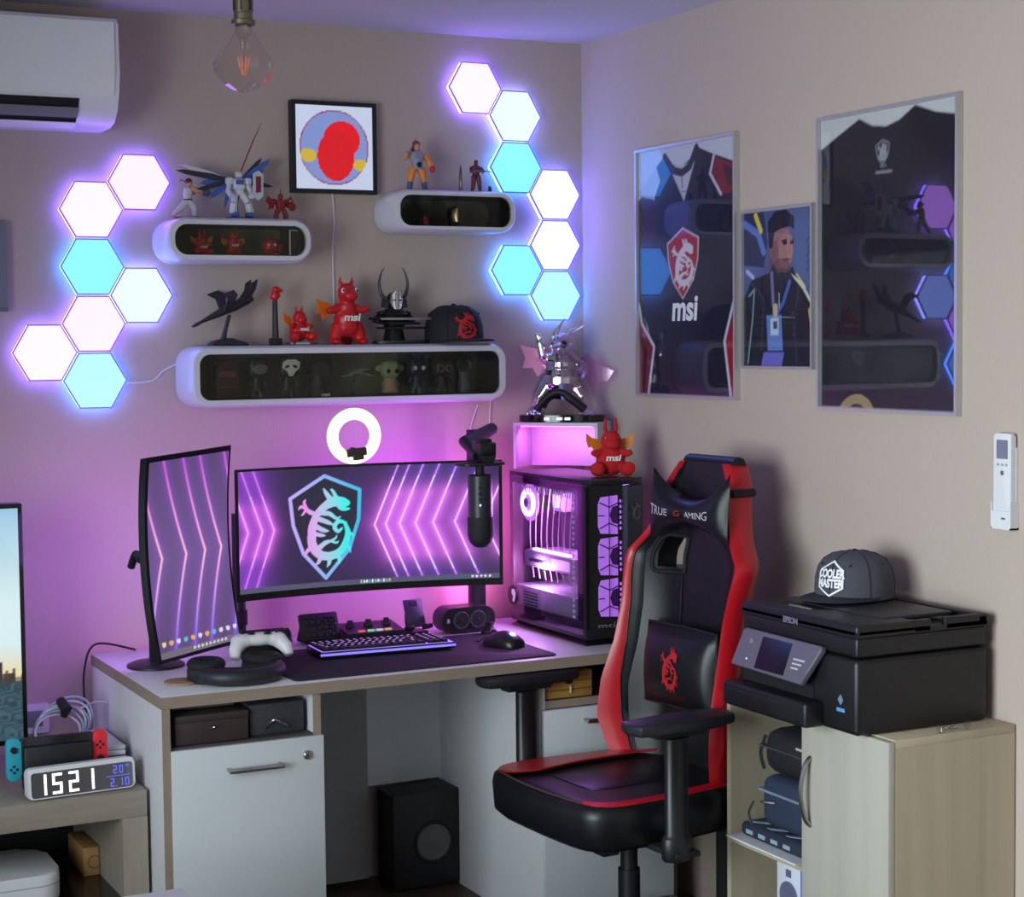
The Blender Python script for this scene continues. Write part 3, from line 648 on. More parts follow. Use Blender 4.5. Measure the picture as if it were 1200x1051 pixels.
def knight(loc, s):
    t = thing('red_armour_figure', 'small dark red armoured figure with shield at the shelf end below the display', 'figurine', loc)
    b = B(); b.box((-.16*s, -.1*s, .42*s), (.16*s, .1*s, .70*s), .04*s); b.ell((0, 0, .80*s), (.1*s, .1*s, .11*s), n=12); b.box((-.12*s, -.09*s, .32*s), (.12*s, .09*s, .44*s), .02*s); b.obj('torso', M_REDD, t, 30, True)
    for k in (-1, 1):
        b = B(); b.tube([(k*.1*s, 0, .36*s), (k*.17*s, -.03*s, .2*s), (k*.18*s, -.02*s, 0)], [.1*s, .09*s, .11*s], 8); b.obj('leg', M_REDD, t, 30, True)
        b = B(); b.ell((k*.24*s, 0, .64*s), (.12*s, .11*s, .10*s), n=10); b.tube([(k*.26*s, 0, .6*s), (k*.33*s, -.08*s, .42*s)], [.06*s, .06*s], 8); b.obj('arm', M_REDD, t, 30, True)
        b = B(); b.prism([(0, 0), (k*.32*s, .25*s), (k*.40*s, .05*s), (k*.26*s, -.1*s), (k*.34*s, -.25*s), (k*.1*s, -.1*s)], .02*s, PL((k*.1*s, .12*s, .6*s), (1, 0, 0), (0, 0, 1))); b.obj('wing', M_REDD, t, 0, True)
    b = B(); b.tube([(.0, 0, .86*s), (0, .0, 1.12*s)], [.03*s, .004*s], 6); b.obj('crest', M_REDD, t, 30, True)
    b = B(); b.lathe([(.15*s, 0), (.14*s, .02*s), (.05*s, .04*s), (.01*s, .045*s)], PL((.36*s, -.14*s, .46*s), (1, .2, 0), (0, 0, 1))); b.obj('shield', M_REDD, t, 30, True)
    b = B(); b.ell((.30*s, -.16*s, .66*s), .04*s, n=8); b.obj('gold_badge', mat('gold_paint', (190, 150, 60), .4), t, 60, True)
p = sit(329, 250, S1); knight(p, .082)
# --- small left shelf, inside
p = sit(237, 290, S1, -.085, True); toy_dragon('red_dragon_toy', 'seated red dragon toy with white letters inside the small left shelf', p, .072, True)
p = sit(274, 290, S1, -.085, True); toy_dragon('red_dragon_toy', 'upright red dragon toy in the middle inside the small left shelf', p, .074, False, arms=.8)
p = sit(317, 290, S1, -.085, True)
t = thing('red_racing_toy', 'round red toy with fins, third inside the small left shelf', 'figurine', p); s = .07
b = B(); b.ell((0, 0, .40*s), (.36*s, .30*s, .36*s)); b.ell((.30*s, 0, .36*s), (.22*s, .2*s, .22*s)); b.ell((-.2*s, -.08*s, .1*s), (.16*s, .2*s, .1*s)); b.ell((.2*s, -.08*s, .1*s), (.16*s, .2*s, .1*s)); b.blob('body', M_RED, t, .02*s, 2, True)
b = B(); b.ell((0, -.02*s, .72*s), (.06*s, .1*s, .12*s), n=10); b.obj('fin', M_REDD, t, 60, True)
b = B(); b.ell((-.16*s, -.27*s, .45*s), (.06*s, .03*s, .06*s), n=8); b.ell((.1*s, -.29*s, .45*s), (.06*s, .03*s, .06*s), n=8); b.obj('eyes', M_INK, t, 60, True)
x0, x1 = at(339, 285, 1, -.13).x, at(357, 285, 1, -.13).x
t = thing('black_card_box', 'small black box standing at the right end inside the small left shelf', 'box', ((x0+x1)/2, -.10, S1['zi']+.0026))
b = B(); b.box((x0, -.13, S1['zi']+.0026), (x1-.004, -.05, S1['zi']+.074), .002); b.obj('box_body', M_BLK, t)
b = B(); b.box((x0-.0005, -.1325, S1['zi']+.004), (x0+.003, -.130, S1['zi']+.074)); b.box((x0+.003, -.1325, S1['zi']+.071), (x1-.02, -.130, S1['zi']+.074)); b.obj('white_edge', M_INK, t)

# --- small right shelf, on top
def hero(loc, s, label, cat='figurine', warm=True):
    t = thing('muscle_figure', label, cat, loc)
    MO, MG, MBo = mat('toy_orange', (222, 132, 52), .5), mat('toy_slate', (140, 140, 160), .5), mat('toy_blue_boot', (64, 82, 122), .5)
    for k in (-1, 1):
        b = B(); b.tube([(k*.07*s, 0, .44*s), (k*.12*s, -.01*s, .30*s), (k*.145*s, 0, .16*s)], [.085*s, .075*s, .05*s], 10); b.blob('leg', MO, t, .014*s, 2, True)
        b = B(); b.tube([(k*.145*s, 0, .17*s), (k*.16*s, 0, .03*s)], [.058*s, .05*s], 10); b.ell((k*.165*s, -.05*s, .025*s), (.05*s, .085*s, .025*s), n=10); b.obj('boot', MBo, t, 40, True)
        b = B()
        if k > 0: b.tube([(.15*s, 0, .69*s), (.23*s, 0, .58*s), (.28*s, -.03*s, .46*s)], [.07*s, .055*s, .05*s], 10)
        else: b.tube([(-.15*s, 0, .69*s), (-.25*s, -.02*s, .61*s), (-.24*s, -.10*s, .70*s)], [.07*s, .055*s, .045*s], 10)
        b.blob('arm', MO if k > 0 else M_SKIN, t, .013*s, 2, True)
    b = B(); b.ell((.30*s, -.04*s, .42*s), (.055*s, .06*s, .075*s), n=10); b.obj('gauntlet', mat('toy_red_glove', (190, 40, 50), .5), t, 60, True)
    b = B(); b.ell((0, 0, .66*s), (.165*s, .095*s, .10*s)); b.tube([(0, 0, .46*s), (0, 0, .62*s)], [.10*s, .13*s], 12); b.blob('torso', MG, t, .014*s, 2, True)
    b = B(); b.tube([(0, 0, .40*s), (0, 0, .48*s)], [.115*s, .108*s], 16); bt = b.obj('trunks', MG, t, 40, True)
    b = B(); b.lathe([(.05*s, 0), (.05*s, .03*s), (.02*s, .04*s)], FRONT((0, -.09*s, .485*s)), 14); b.obj('buckle', M_BLK, bt, 40, True)
    b = B(); b.ell((0, -.01*s, .82*s), (.06*s, .065*s, .075*s), n=12); b.tube([(0, 0, .72*s), (0, 0, .8*s)], .04*s, 8); b.obj('head', M_SKIN, t, 60, True)
    b = B(); b.ell((0, .025*s, .86*s), (.085*s, .075*s, .09*s), n=12); b.ell((0, .06*s, .78*s), (.09*s, .04*s, .09*s), n=10); b.obj('hair', mat('toy_auburn_hair', (128, 58, 44), .6), t, 60, True)
    b = B(); b.tube([(-.24*s, -.1*s, .64*s), (-.02*s, .04*s, .92*s), (.05*s, .06*s, 1.06*s)], [.014*s, .014*s, .004*s], 6); b.obj('sword', M_STEEL, t, 30, True)
p = sit(489, 219, S2); hero(p, .155, 'orange legged muscular figure with auburn hair holding a sword on the right shelf')
b = B(); b.lathe([(.001, .006), (.02, .005), (.026, .0)][::-1], Matrix.Translation(sit(523, 219, S2))); 
t = b.obj('red_disc', mat('red_gloss', (150, 24, 34), .3), None); tag(t, 'small flat red disc lying between the orange figure and the bullet', 'ornament')
t = thing('bullet_souvenir', 'tall brass bullet souvenir standing beside the masked figure', 'ornament', sit(540, 219, S2))
b = B(); b.lathe([(.0058, 0), (.0058, .004), (.0045, .005), (.0055, .007), (.0053, .045), (.0040, .052)], None, 18); b.obj('case', mat('brass_case', (122, 108, 92), .3, .8), t, 40, True)
b = B(); b.lathe([(.0040, .052), (.0036, .062), (.002, .076), (.0004, .082)], None, 18); b.obj('tip', mat('copper_tip', (92, 74, 70), .35, .8), t, 40, True)
def masked(loc, s):
    M1, M2 = mat('toy_dark_red', (104, 34, 48), .5), M_BLK
    t = thing('masked_figure', 'dark red masked figure aiming a long gun on the right shelf', 'figurine', loc)
    b = B(); b.prism([(.22*s*math.cos(a), .14*s*math.sin(a)) for a in [2*PI*i/18 for i in range(18)]], .03*s, Matrix.Translation((.03*s, 0, 0))); b.obj('base', M2, t, 30, True)
    for k in (-1, 1):
        b = B(); b.tube([(k*.07*s, 0, .50*s), (k*.10*s, -.02*s, .28*s), (k*.13*s, 0, .04*s)], [.085*s, .07*s, .05*s], 10); b.ell((k*.14*s, -.04*s, .045*s), (.05*s, .08*s, .03*s), n=8); b.blob('leg', M1, t, .014*s, 2, True)
        b = B(); b.tube([(k*.15*s, 0, .76*s), (k*.22*s, -.06*s, .64*s), (k*.06*s+.1*s, -.14*s, .62*s)], [.06*s, .05*s, .045*s], 10); b.blob('arm', M1, t, .013*s, 2, True)
    b = B(); b.ell((0, 0, .74*s), (.16*s, .09*s, .11*s)); b.tube([(0, 0, .50*s), (0, 0, .70*s)], [.10*s, .13*s], 12); b.blob('torso', M1, t, .014*s, 2, True)
    b = B(); b.torus(.11*s, .02*s, Matrix.Translation((0, 0, .53*s)), 20, 6); b.obj('belt', M2, t, 60, True)
    b = B(); b.ell((0, -.01*s, .91*s), (.065*s, .07*s, .085*s), n=12); b.obj('head', M1, t, 60, True)
    b = B(); b.box((-.14*s, -.20*s, .61*s), (.18*s, -.15*s, .68*s), .008*s); b.cyl((.18*s, -.175*s, .65*s), (.42*s, -.175*s, .63*s), .016*s, n=8); b.box((-.2*s, -.19*s, .58*s), (-.12*s, -.16*s, .66*s)); b.obj('gun', mat('toy_grey_gun', (84, 92, 112), .45), t, 30, True)
p = sit(558, 219, S2); masked(p, .098)
b = B(); b.lathe([(.0055, 0), (.0055, .016), (.0045, .017), (.0045, .021), (.001, .0215)], Matrix.Translation(sit(574, 219, S2))); tag(b.obj('small_black_bottle', M_BLK, None), 'tiny black cylinder at the right end on the right shelf', 'ornament')
# --- small right shelf, inside
p = sit(497, 262, S2, -.085, True)
t = thing('red_dice_toy', 'tiny red toy beside a black block inside the right shelf', 'figurine', p)
b = B(); b.box((-.022, -.008, 0), (-.008, .012, .030), .002); b.obj('block', M_BLK, t, 30, True)
b = B(); b.ell((.004, 0, .012), (.011, .010, .012)); b.ell((.004, 0, .026), (.008, .008, .009)); b.blob('body', M_RED, t, .0015, 2, True)
p = sit(532, 262, S2, -.085, True)
t = thing('gold_mask_bust', 'gold faced helmet bust inside the small right shelf', 'figurine', p); s = .062
b = B(); b.ell((0, .02*s, .58*s), (.36*s, .38*s, .42*s)); b.tube([(0, .02*s, 0), (0, .02*s, .3*s)], [.30*s, .24*s], 16); b.blob('helmet', mat('dark_maroon_metal', (44, 26, 28), .35, .5), t, .02*s, 2, True)
b = B(); b.loft([[(x*s, (y-.30-.12*(1-abs(x)*3))*s, z*s) for x, y in ((-.22*w, .1), (-.14*w, 0), (0, -.02), (.14*w, 0), (.22*w, .1), (0, .22))] for z, w in ((.24, .6), (.36, .9), (.60, 1.05), (.78, .9), (.88, .5))]); mk = b.obj('face_plate', mat('pale_gold', (196, 172, 138), .3, .7), t, 40, True)
p = sit(572, 262, S2, -.085, True)
t = thing('black_drone_toy', 'thin black winged toy at the right inside the small right shelf', 'figurine', p); s = .07
b = B(); b.ell((0, 0, .3*s), (.2*s, .12*s, .1*s), n=12); b.obj('body', M_BLK, t, 60, True)
for k in (-1, 1):
    b = B(); b.tube([(k*.1*s, 0, .32*s), (k*.36*s, 0, .52*s), (k*.62*s, 0, .40*s)], [.04*s, .03*s, .01*s], 6); b.obj('wing', M_BLK, t, 60, True)
b = B(); b.tube([(0, 0, .22*s), (0, 0, 0)], [.02*s, .10*s], 8); b.obj('foot', M_BLK, t, 60, True)

# --- long shelf, on top
def ship(loc, s):
    MS = mat('ship_graphite', (46, 44, 46), .5, .2, var=.3, scale=60)
    t = thing('spaceship_model', 'dark angular spaceship model tilted upward on a black stand', 'model', loc)
    b = B(); b.prism([(-.30*s, 0), (-.24*s, .07*s), (-.04*s, .12*s), (.05*s, .12*s), (.30*s, .04*s), (.32*s, 0)], .26*s, PL((0, .13*s, 0), (1, 0, 0), (0, 0, 1)), .008*s); b.obj('stand_base', mat('stand_black', (30, 32, 42), .4), t, 30, True)
    b = B(); b.tube([(-.06*s, 0, .10*s), (-.02*s, 0, .26*s), (.05*s, 0, .48*s)], [.05*s, .035*s, .03*s], 8); b.obj('stand_post', mat('stand_black', (30, 32, 42)), t, 30, True)
    R = Matrix.Translation((.02*s, 0, .56*s)) @ Matrix.Rotation(-.42, 4, 'Y')
    b = B(); b.loft([[R @ Vector((x*s, y*s, z*s)) for y, z in ((-w, 0), (-w*.6, h), (w*.6, h), (w, 0), (w*.6, -h*.7), (-w*.6, -h*.7))] for x, w, h in ((-.56, .035, .02), (-.42, .05, .03), (-.18, .10, .06), (.10, .14, .085), (.34, .12, .07), (.44, .07, .05))]); b.obj('hull', MS, t, 0, True)
    for k, nm in ((-1, 'wing'), (1, 'wing')):
        b = B(); P = [(-.10, 0), (.02, .0), (.16, .26), (.10, .40), (-.08, .42), (-.02, .26)]
        b.prism([(x*s, y*s) for x, y in P], .02*s, R @ frame((0, k*.10*s, .02*s), (1, 0, 0), (0, k*.75, .66), (0, -.66, .75*k))); b.obj(nm, MS, t, 0, True)
        b = B(); P = [(.18, 0), (.40, 0), (.52, .10), (.60, .24), (.48, .22), (.40, .12)]
        b.prism([(x*s, y*s) for x, y in P], .018*s, R @ frame((0, k*.07*s, .03*s), (1, 0, 0), (0, k*.35, .94), (0, -.94, .35*k))); b.obj('tail_fin', MS, t, 0, True)
        b = B(); b.tube([R @ Vector((-.52*s, k*.04*s, 0)), R @ Vector((-.62*s, k*.055*s, -.01*s))], [.025*s, .012*s], 6); b.obj('nose_prong', MS, t, 30, True)
p = sit(266, 400, S3); ship(p, .178)
p = sit(323, 400, S3)
t = thing('red_figure_on_pillar', 'small red crouching figure on top of a tall black pillar', 'figurine', p)
b = B(); b.box((-.016, -.014, 0), (.016, .014, .020), .002); b.tube([(0, 0, .018), (.0, 0, .125)], [.0095, .0075], 8); b.obj('pillar', M_BLK, t, 30, True)
b = B(); b.ell((.0, 0, .139), (.012, .012, .016)); b.ell((.002, -.006, .156), (.012, .011, .010)); b.ell((.013, -.01, .153), (.008, .006, .006)); b.tube([(-.006, 0, .146), (-.014, -.004, .13)], [.006, .004], 8); b.tube([(.006, 0, .146), (.012, -.008, .136)], [.006, .004], 8); b.blob('body', M_RED, t, .0018, 2, True)
p = sit(351, 400, S3)
t = thing('acrylic_base', 'flat clear acrylic plate with pale print under the small red dragon', 'display base', p)
b = B(); b.box((-.045, -.03, 0), (.045, .03, .0085), .001); b.obj('plate', M_CLR, t, 30, True)
b = B(); b.box((-.022, -.0312, .002), (.02, -.0305, .0072)); b.box((-.038, -.0312, .002), (-.03, -.0305, .0072)); b.obj('print', mat('lilac_print', (176, 176, 205), .5), t, 0, True)
toy_dragon('red_dragon_toy', 'small red dragon with one orange wing standing on the acrylic plate', p+Vector((0, 0, .0093)), .108, True, horn=.7, wings=(-1,), rot=.25)
p = sit(407, 400, S3); toy_dragon('red_dragon_toy', 'large red dragon standing with arms out in the middle of the long shelf', p, .192, arms=.95, wings=(-1,), rot=.05)
def bust(loc, s):
    MA = mat('armour_black', (24, 24, 28), .3, .4, var=.2)
    MC = mat('armour_silver', (196, 192, 188), .18, .95)
    t = thing('horned_armour_bust', 'black horned warrior bust with silver mask and crossed blades', 'figurine', loc)
    b = B(); b.prism([(.40*s*math.cos(a), .19*s*math.sin(a)) for a in [2*PI*i/28 for i in range(28)]], .045*s, Matrix.Translation((.1*s, 0, 0)), .006*s); b.obj('base', mat('stand_black', (30, 32, 42)), t, 30, True)
    b = B(); b.tube([(0, 0, .04*s), (0, 0, .18*s), (0, 0, .38*s), (0, 0, .46*s)], [.15*s, .12*s, .19*s, .12*s], 16); b.obj('chest', MA, t, 30, True)
    for k in (-1, 1):
        for i, z in enumerate((.40, .35, .30)):
            b = B(); b.ell((k*(.17+.03*i)*s, 0, z*s), (.07*s, .09*s, .035*s), n=10); b.obj('shoulder_plate', MA, t, 60, True)
        b = B(); b.tube(spline([(k*.10*s, 0, .58*s), (k*.17*s, 0, .64*s), (k*.20*s, 0, .78*s), (k*.17*s, 0, .92*s), (k*.12*s, -.01*s, 1.0*s)], 5), [.032*s*(1-.95*(i/20)**1.5) for i in range(21)], 8); b.obj('horn', mat('horn_grey', (62, 58, 56), .35, var=.3), t, 60, True)
        b = B(); b.prism([(0, 0), (k*.10*s, .03*s), (k*.12*s, -.08*s), (k*.03*s, -.10*s)], .02*s, PL((k*.07*s, -.03*s, .56*s), (1, .3*k, 0), (0, 0, 1))); b.obj('side_guard', MA, t, 0, True)
    b = B(); b.ell((0, 0, .56*s), (.10*s, .10*s, .12*s)); b.tube([(0, 0, .42*s), (0, 0, .5*s)], .07*s, 12); b.obj('helmet', MA, t, 60, True)
    b = B(); b.loft([[(x*s, (-.10-.03*(1-(x/.09)**2))*s, z*s) for x in np.linspace(-.085*w, .085*w, 7)] + [(x*s, -.06*s, z*s) for x in np.linspace(.085*w, -.085*w, 7)] for z, w in ((.45, .45), (.50, .85), (.58, 1.0), (.64, .8), (.69, .35))]); mk = b.obj('face_mask', MC, t, 50, True)
    for k in (-1, 1):
        b = B(); b.ell((k*.04*s, -.125*s, .57*s), (.022*s, .012*s, .008*s), RY(.3*k), 8); b.obj('eye', M_BLKM, mk, 60, True)
    for z, x0, x1, w in ((.33, -.42, .46, .018), (.21, -.32, .40, .016), (.27, -.30, .30, .014)):
        b = B(); b.cyl((x0*s, -.17*s, z*s), ((x0+.16)*s, -.17*s, (z-.005)*s), w*s, n=8); b.obj('blade_grip', MA, t, 60, True)
        b = B(); b.box(((x0+.16)*s, -.18*s, (z-.02)*s), (x1*s, -.165*s, (z+.012)*s), .003*s); b.obj('blade', M_STEEL if z > .3 else MA, t, 30, True)
p = sit(462, 400, S3); bust(p, .222)
def cap(name, label, cat, loc, rotz, r, h, m, mb, brim=.075, flat=.25):
    """baseball cap; brim along local -y"""
    t = thing(name, label, cat, loc, rotz)
    prof = [(1.0, 0), (1.005, .18), (.985, .42), (.92, .65), (.78, .83), (.55, .95), (.28, .995), (.05, 1.0)]
    b = B(); b.loft([[(r*q*math.cos(a), r*1.12*q*math.sin(a), h*z+.004) for a in [2*PI*i/36 for i in range(36)]] for q, z in prof], True); cr = b.obj('crown', m, t, 50, True)
    for k in range(6):
        a = PI/6+PI/3*k; b = B(); b.tube([(r*1.004*q*math.cos(a), r*1.12*1.004*q*math.sin(a), h*z*1.003+.004) for q, z in prof[:-1]], .0012, 5); b.obj('seam', mb, cr, 60, True)
        b = B(); a2 = a+PI/6; q = .86; b.ell((r*q*math.cos(a2), r*1.12*q*math.sin(a2), h*.76+.004), (.003, .003, .003), n=8); b.obj('eyelet', mb, cr, 60, True)
    b = B(); b.ell((0, 0, h+.004), (.008, .008, .005), n=10); b.obj('button', mb, cr, 60, True)
    n = 20; A = [PI+PI*.06+(PI*.88)*i/n for i in range(n+1)]
    inn = [(r*.985*math.cos(a), r*1.10*math.sin(a)) for a in A]; out = [(r*1.03*math.cos(a), r*1.12*math.sin(a)-brim*max(0, math.sin(a-PI))**.55) for a in A]
    b = B(); zf = lambda x: .010-flat*x*x/.09
    L = [b.ring([(x, y, zf(x)+dz) for x, y in pl]) for pl, dz in ((inn, .0), (out, -.002), (out, .001), (inn, .004))]
    for q in range(4):
        a, c = L[q], L[(q+1) % 4]
        for i in range(n): b.bm.faces.new((a[i], a[i+1], c[i+1], c[i]))
    for i in (0, n): b.bm.faces.new([L[q][i] for q in range(4)])
    b.obj('brim', mb, t, 50, True)
    return t, (lambda ang, zz: Vector((r*1.012*math.cos(ang)*np.interp(zz, [p[1] for p in prof], [p[0] for p in prof]), r*1.12*1.012*math.sin(ang)*np.interp(zz, [p[1] for p in prof], [p[0] for p in prof]), h*zz+.004)))
p = sit(532, 400, S3, -.10)
t, sf = cap('baseball_cap', 'black cap with a red dragon emblem at the right end of the long shelf', 'cap', p+Vector((0, 0, .0)), .35, .082, .108, mat('black_wool', (22, 21, 27), .8, var=.2, scale=200), mat('black_wool_dark', (16, 16, 20), .8), .05, .05)
emblem_mesh('emblem', .075, lambda x, y, l: (sf(-PI/2-.42+x/.085, np.clip(.42+y/.108, .02, .95))*(1+l/.09)), mat('red_thread', (176, 26, 36), .7), t, True, .0025)
# --- long shelf, inside
def vinyl(name, label, px, h, mh, mb, face=None, ears=None, extra=None):
    p = sit(px, 450, S3, -.082, True); t = thing(name, label, 'figurine', p, 0, 'vinyl figures inside the long shelf'); s = h
    b = B(); b.box((-.26*s, -.22*s, .46*s), (.26*s, .22*s, .98*s), .16*s, 4); hd = b.obj('head', mh, t, 60, True)
    b = B(); b.tube([(0, 0, .16*s), (0, 0, .48*s)], [.17*s, .13*s], 12)
    for k in (-1, 1):
        b.tube([(k*.09*s, 0, .18*s), (k*.10*s, -.02*s, .0)], [.08*s, .085*s], 10); b.tube([(k*.13*s, 0, .42*s), (k*.24*s, -.04*s, .26*s)], [.055*s, .05*s], 8)
    b.obj('body', mb, t, 50, True)
    if face: face(t, hd, s)
    if ears: ears(t, hd, s)
    if extra: extra(t, hd, s)
    return t
def eyes(m, dx=.12, z=.70, r=.06, y=-.222):
    def fn(t, hd, s):
        for k in (-1, 1):
            b = B(); b.ell((k*dx*s, y*s, z*s), (r*s, .02*s, r*s), n=10); b.obj('eye', m, hd, 60, True)
    return fn
MD, MG2 = mat('vinyl_black', (20, 20, 22), .4), mat('vinyl_grey', (110, 114, 124), .5)
def archway(px):
    p = sit(px, 450, S3, -.085, True); t = thing('dark_arched_box', 'dark arched keepsake box at the left end inside the long shelf', 'box', p)
    P = [(-.035, 0), (.035, 0), (.035, .075)]+[(.035*math.cos(a), .075+.03*math.sin(a)) for a in [PI*i/10 for i in range(1, 10)]]+[(-.035, .075)]
    b = B(); b.prism(P, .05, PL((0, .025, 0), (1, 0, 0), (0, 0, 1)), .002); b.obj('box_body', mat('dark_oxblood', (52, 24, 26), .5), t, 30, True)
    b = B(); b.box((-.022, -.0265, .03), (.02, -.0255, .034)); b.box((-.026, -.0265, .06), (.024, -.0255, .075)); b.obj('print', mat('oxblood_light', (110, 60, 58), .5), t, 0, True)
archway(264)
def goggle_face(t, hd, s):
    b = B(); b.ell((.02*s, -.20*s, .68*s), (.20*s, .06*s, .13*s), n=14); b.obj('visor', MG2, hd, 60, True)
vinyl('vinyl_figure', 'black vinyl figure with pale grey visor beside the arched box', 301, .118, MD, MD, goggle_face)
def skull(t, hd, s):
    b = B(); b.prism([(x*s, y*s) for x, y in ((-.20, .14), (-.08, .2), (.1, .2), (.22, .13), (.2, -.02), (.08, -.1), (.04, -.2), (-.06, -.2), (-.1, -.08), (-.22, -.0))], .03*s, PL((.02*s, -.215*s, .70*s), (1, 0, 0), (0, 0, 1)), .008*s); mk = b.obj('mask', M_INK, hd, 30, True)
    for k in (-1, 1):
        b = B(); b.ell((k*.1*s+.01*s, -.246*s, .73*s), (.065*s, .01*s, .035*s), RY(.45*k), 8); b.obj('eye_hole', MD, mk, 60, True)
vinyl('vinyl_figure', 'black hooded vinyl figure wearing a white skull mask', 337, .118, MD, MD, skull)
def helmet(t, hd, s):
    b = B(); b.lathe([(.36*s, .50*s), (.33*s, .62*s), (.30*s, .85*s), (.22*s, .98*s), (.05*s, 1.02*s)], Matrix.Translation((0, .03*s, 0)), 24); b.obj('helmet', mat('vinyl_gloss_black', (12, 12, 13), .2), hd, 50, True)
    b = B(); b.tube([(0, .05*s, .02*s), (0, .05*s, .46*s)], [.26*s, .15*s], 14); b.obj('cape', MD, t, 50, True)
    b = B(); b.box((.0, -.20*s, .0), (.2*s, -.18*s, .06*s)); b.obj('base_label', M_INK, t, 0, True)
vinyl('vinyl_figure', 'all black vinyl figure with a flared helmet and cape', 373, .128, MD, MD, helmet)
p = sit(418, 450, S3, -.085, True)
t = thing('pale_ship_model', 'pale grey small ship model on a wire leg beside the green figure', 'model', p)
b = B(); b.tube([(-.02, 0, .062), (.0, 0, .066), (.03, 0, .06)], [.004, .010, .003], 8, flat=.5); b.obj('hull', mat('pale_grey_paint', (168, 168, 168), .5), t, 60, True)
for k in (-1, 1):
    b = B(); b.prism([(-.012, 0), (.012, 0), (.02, k*.03), (.03, k*.034), (-.004, k*.032)], .002, frame((.0, 0, .064), (1, 0, 0), (0, .9, .3*k), (0, -.3*k, .9))); b.obj('wing', mat('pale_grey_paint', (168, 168, 168)), t, 0, True)
    b = B(); b.tube([(.02*k+.004, -.01, .06), (.05*k, -.012, .055)], [.003, .001], 6); b.obj('prong', mat('pale_grey_paint', (168, 168, 168)), t, 60, True)
b = B(); b.tube([(0, 0, .062), (-.014, 0, .02), (-.012, 0, .001)], [.0015, .0015, .012], 8); b.obj('leg', M_BLK, t, 30, True)
MGr, MTan = mat('vinyl_pale_green', (150, 166, 128), .55), mat('vinyl_tan', (176, 150, 112), .7)
def long_ears(t, hd, s):
    for k in (-1, 1):
        b = B(); b.ell((k*.33*s, .0, .76*s), (.13*s, .04*s, .10*s), n=12); b.obj('ear', MGr, hd, 60, True)
    b = B(); b.tube([(0, 0, .06*s), (0, 0, .50*s)], [.24*s, .17*s], 14); b.obj('coat', MTan, t, 50, True)
    b = B(); b.box((-.24*s, -.2*s, 0), (.24*s, .2*s, .06*s), .02*s); b.obj('base', MD, t, 30, True)
vinyl('vinyl_figure', 'pale green big eared vinyl figure in a tan coat', 457, .100, MGr, MTan, eyes(MD, .13, .68, .07), long_ears)
def cat_ears(t, hd, s):
    for k in (-1, 1):
        b = B(); b.ell((k*.19*s, 0, .98*s), (.08*s, .05*s, .09*s), n=10); b.obj('ear', mat('vinyl_navy', (34, 38, 58), .45), hd, 60, True)
vinyl('vinyl_figure', 'dark navy vinyl figure with two ears and white eyes', 488, .108, mat('vinyl_navy', (34, 38, 58)), mat('vinyl_slate', (56, 60, 74), .4), eyes(M_INK, .12, .70, .06), cat_ears)
def gog(t, hd, s):
    for k in (-1, 1):
        b = B(); b.torus(.085*s, .02*s, FRONT((k*.12*s, -.225*s, .68*s)), 20, 6); b.obj('goggle_ring', MG2, hd, 60, True)
    b = B(); b.ell((0, .02*s, .92*s), (.24*s, .2*s, .12*s), n=12); b.obj('hair', mat('vinyl_brown', (84, 62, 52), .6), hd, 60, True)
vinyl('vinyl_figure', 'brown haired vinyl figure with round goggles', 518, .108, mat('vinyl_dark_brown', (62, 46, 42), .5), mat('vinyl_brown_coat', (58, 48, 42), .6), gog)
p = sit(544, 450, S3, -.075, True)
t = thing('ring_ornament', 'round dark ring ornament at the right end inside the long shelf', 'ornament', p)
b = B(); b.torus(.022, .007, FRONT((0, 0, .082)), 28, 8); b.obj('ring', mat('bronze_dark', (84, 76, 64), .45, .4), t, 60, True)
b = B(); b.tube([(0, 0, 0), (0, 0, .035), (0, 0, .06)], [.022, .018, .014], 12); b.obj('foot', mat('vinyl_blue_grey', (76, 88, 104), .5), t, 50, True)
# cable between left lights and long shelf
q0 = at(149, 449, 1, -.006); q1 = at(222, 420, 1, -.006)
b = B(); b.tube(spline([q0, (q0.x+.07, -.006, q0.z+.006), (q1.x-.07, -.006, q1.z-.03), q1]), .0022, 6); tag(b.obj('cable', M_WHITE, None), 'thin white cable from the left hexagon lights to the long shelf', 'cable')

# ================================================================ monitors
def curved_panel(c, e, up, n, w, h, su, sv):
    c, e, up, n = Vector(c), Vector(e).normalized(), Vector(up).normalized(), Vector(n).normalized()
    def S(u, v, off=0.0): return c + e*((u-.5)*w) + up*((v-.5)*h) + n*(su*(2*u-1)**2 + sv*(2*v-1)**2 + off)
    return S
def panel_body(S, thick, nu=16, nv=12):
    b = B(); F = [[b.bm.verts.new(S(i/nu, j/nv, 0)) for i in range(nu+1)] for j in range(nv+1)]
    K = [[b.bm.verts.new(S(.5+(i/nu-.5)*.985, .5+(j/nv-.5)*.985, -thick*(.45+.55*math.sin(PI*i/nu)**.5*math.sin(PI*j/nv)**.5 if 0 < i < nu and 0 < j < nv else .45))) for i in range(nu+1)] for j in range(nv+1)]
    for j in range(nv):
        for i in range(nu):
            b.bm.faces.new((F[j][i], F[j][i+1], F[j+1][i+1], F[j+1][i])); b.bm.faces.new((K[j][i], K[j+1][i], K[j+1][i+1], K[j][i+1]))
    per = lambda G: [G[0][i] for i in range(nu)]+[G[j][nu] for j in range(nv)]+[G[nv][i] for i in range(nu, 0, -1)]+[G[j][0] for j in range(nv, 0, -1)]
    a, c = per(F), per(K)
    for i in range(len(a)): k = (i+1) % len(a); b.bm.faces.new((a[i], a[k], c[k], c[i]))
    return b
M_MON = mat('monitor_black', (15, 15, 18), .35, var=.05)
M_SCR = printed('screen_print', 1.0)
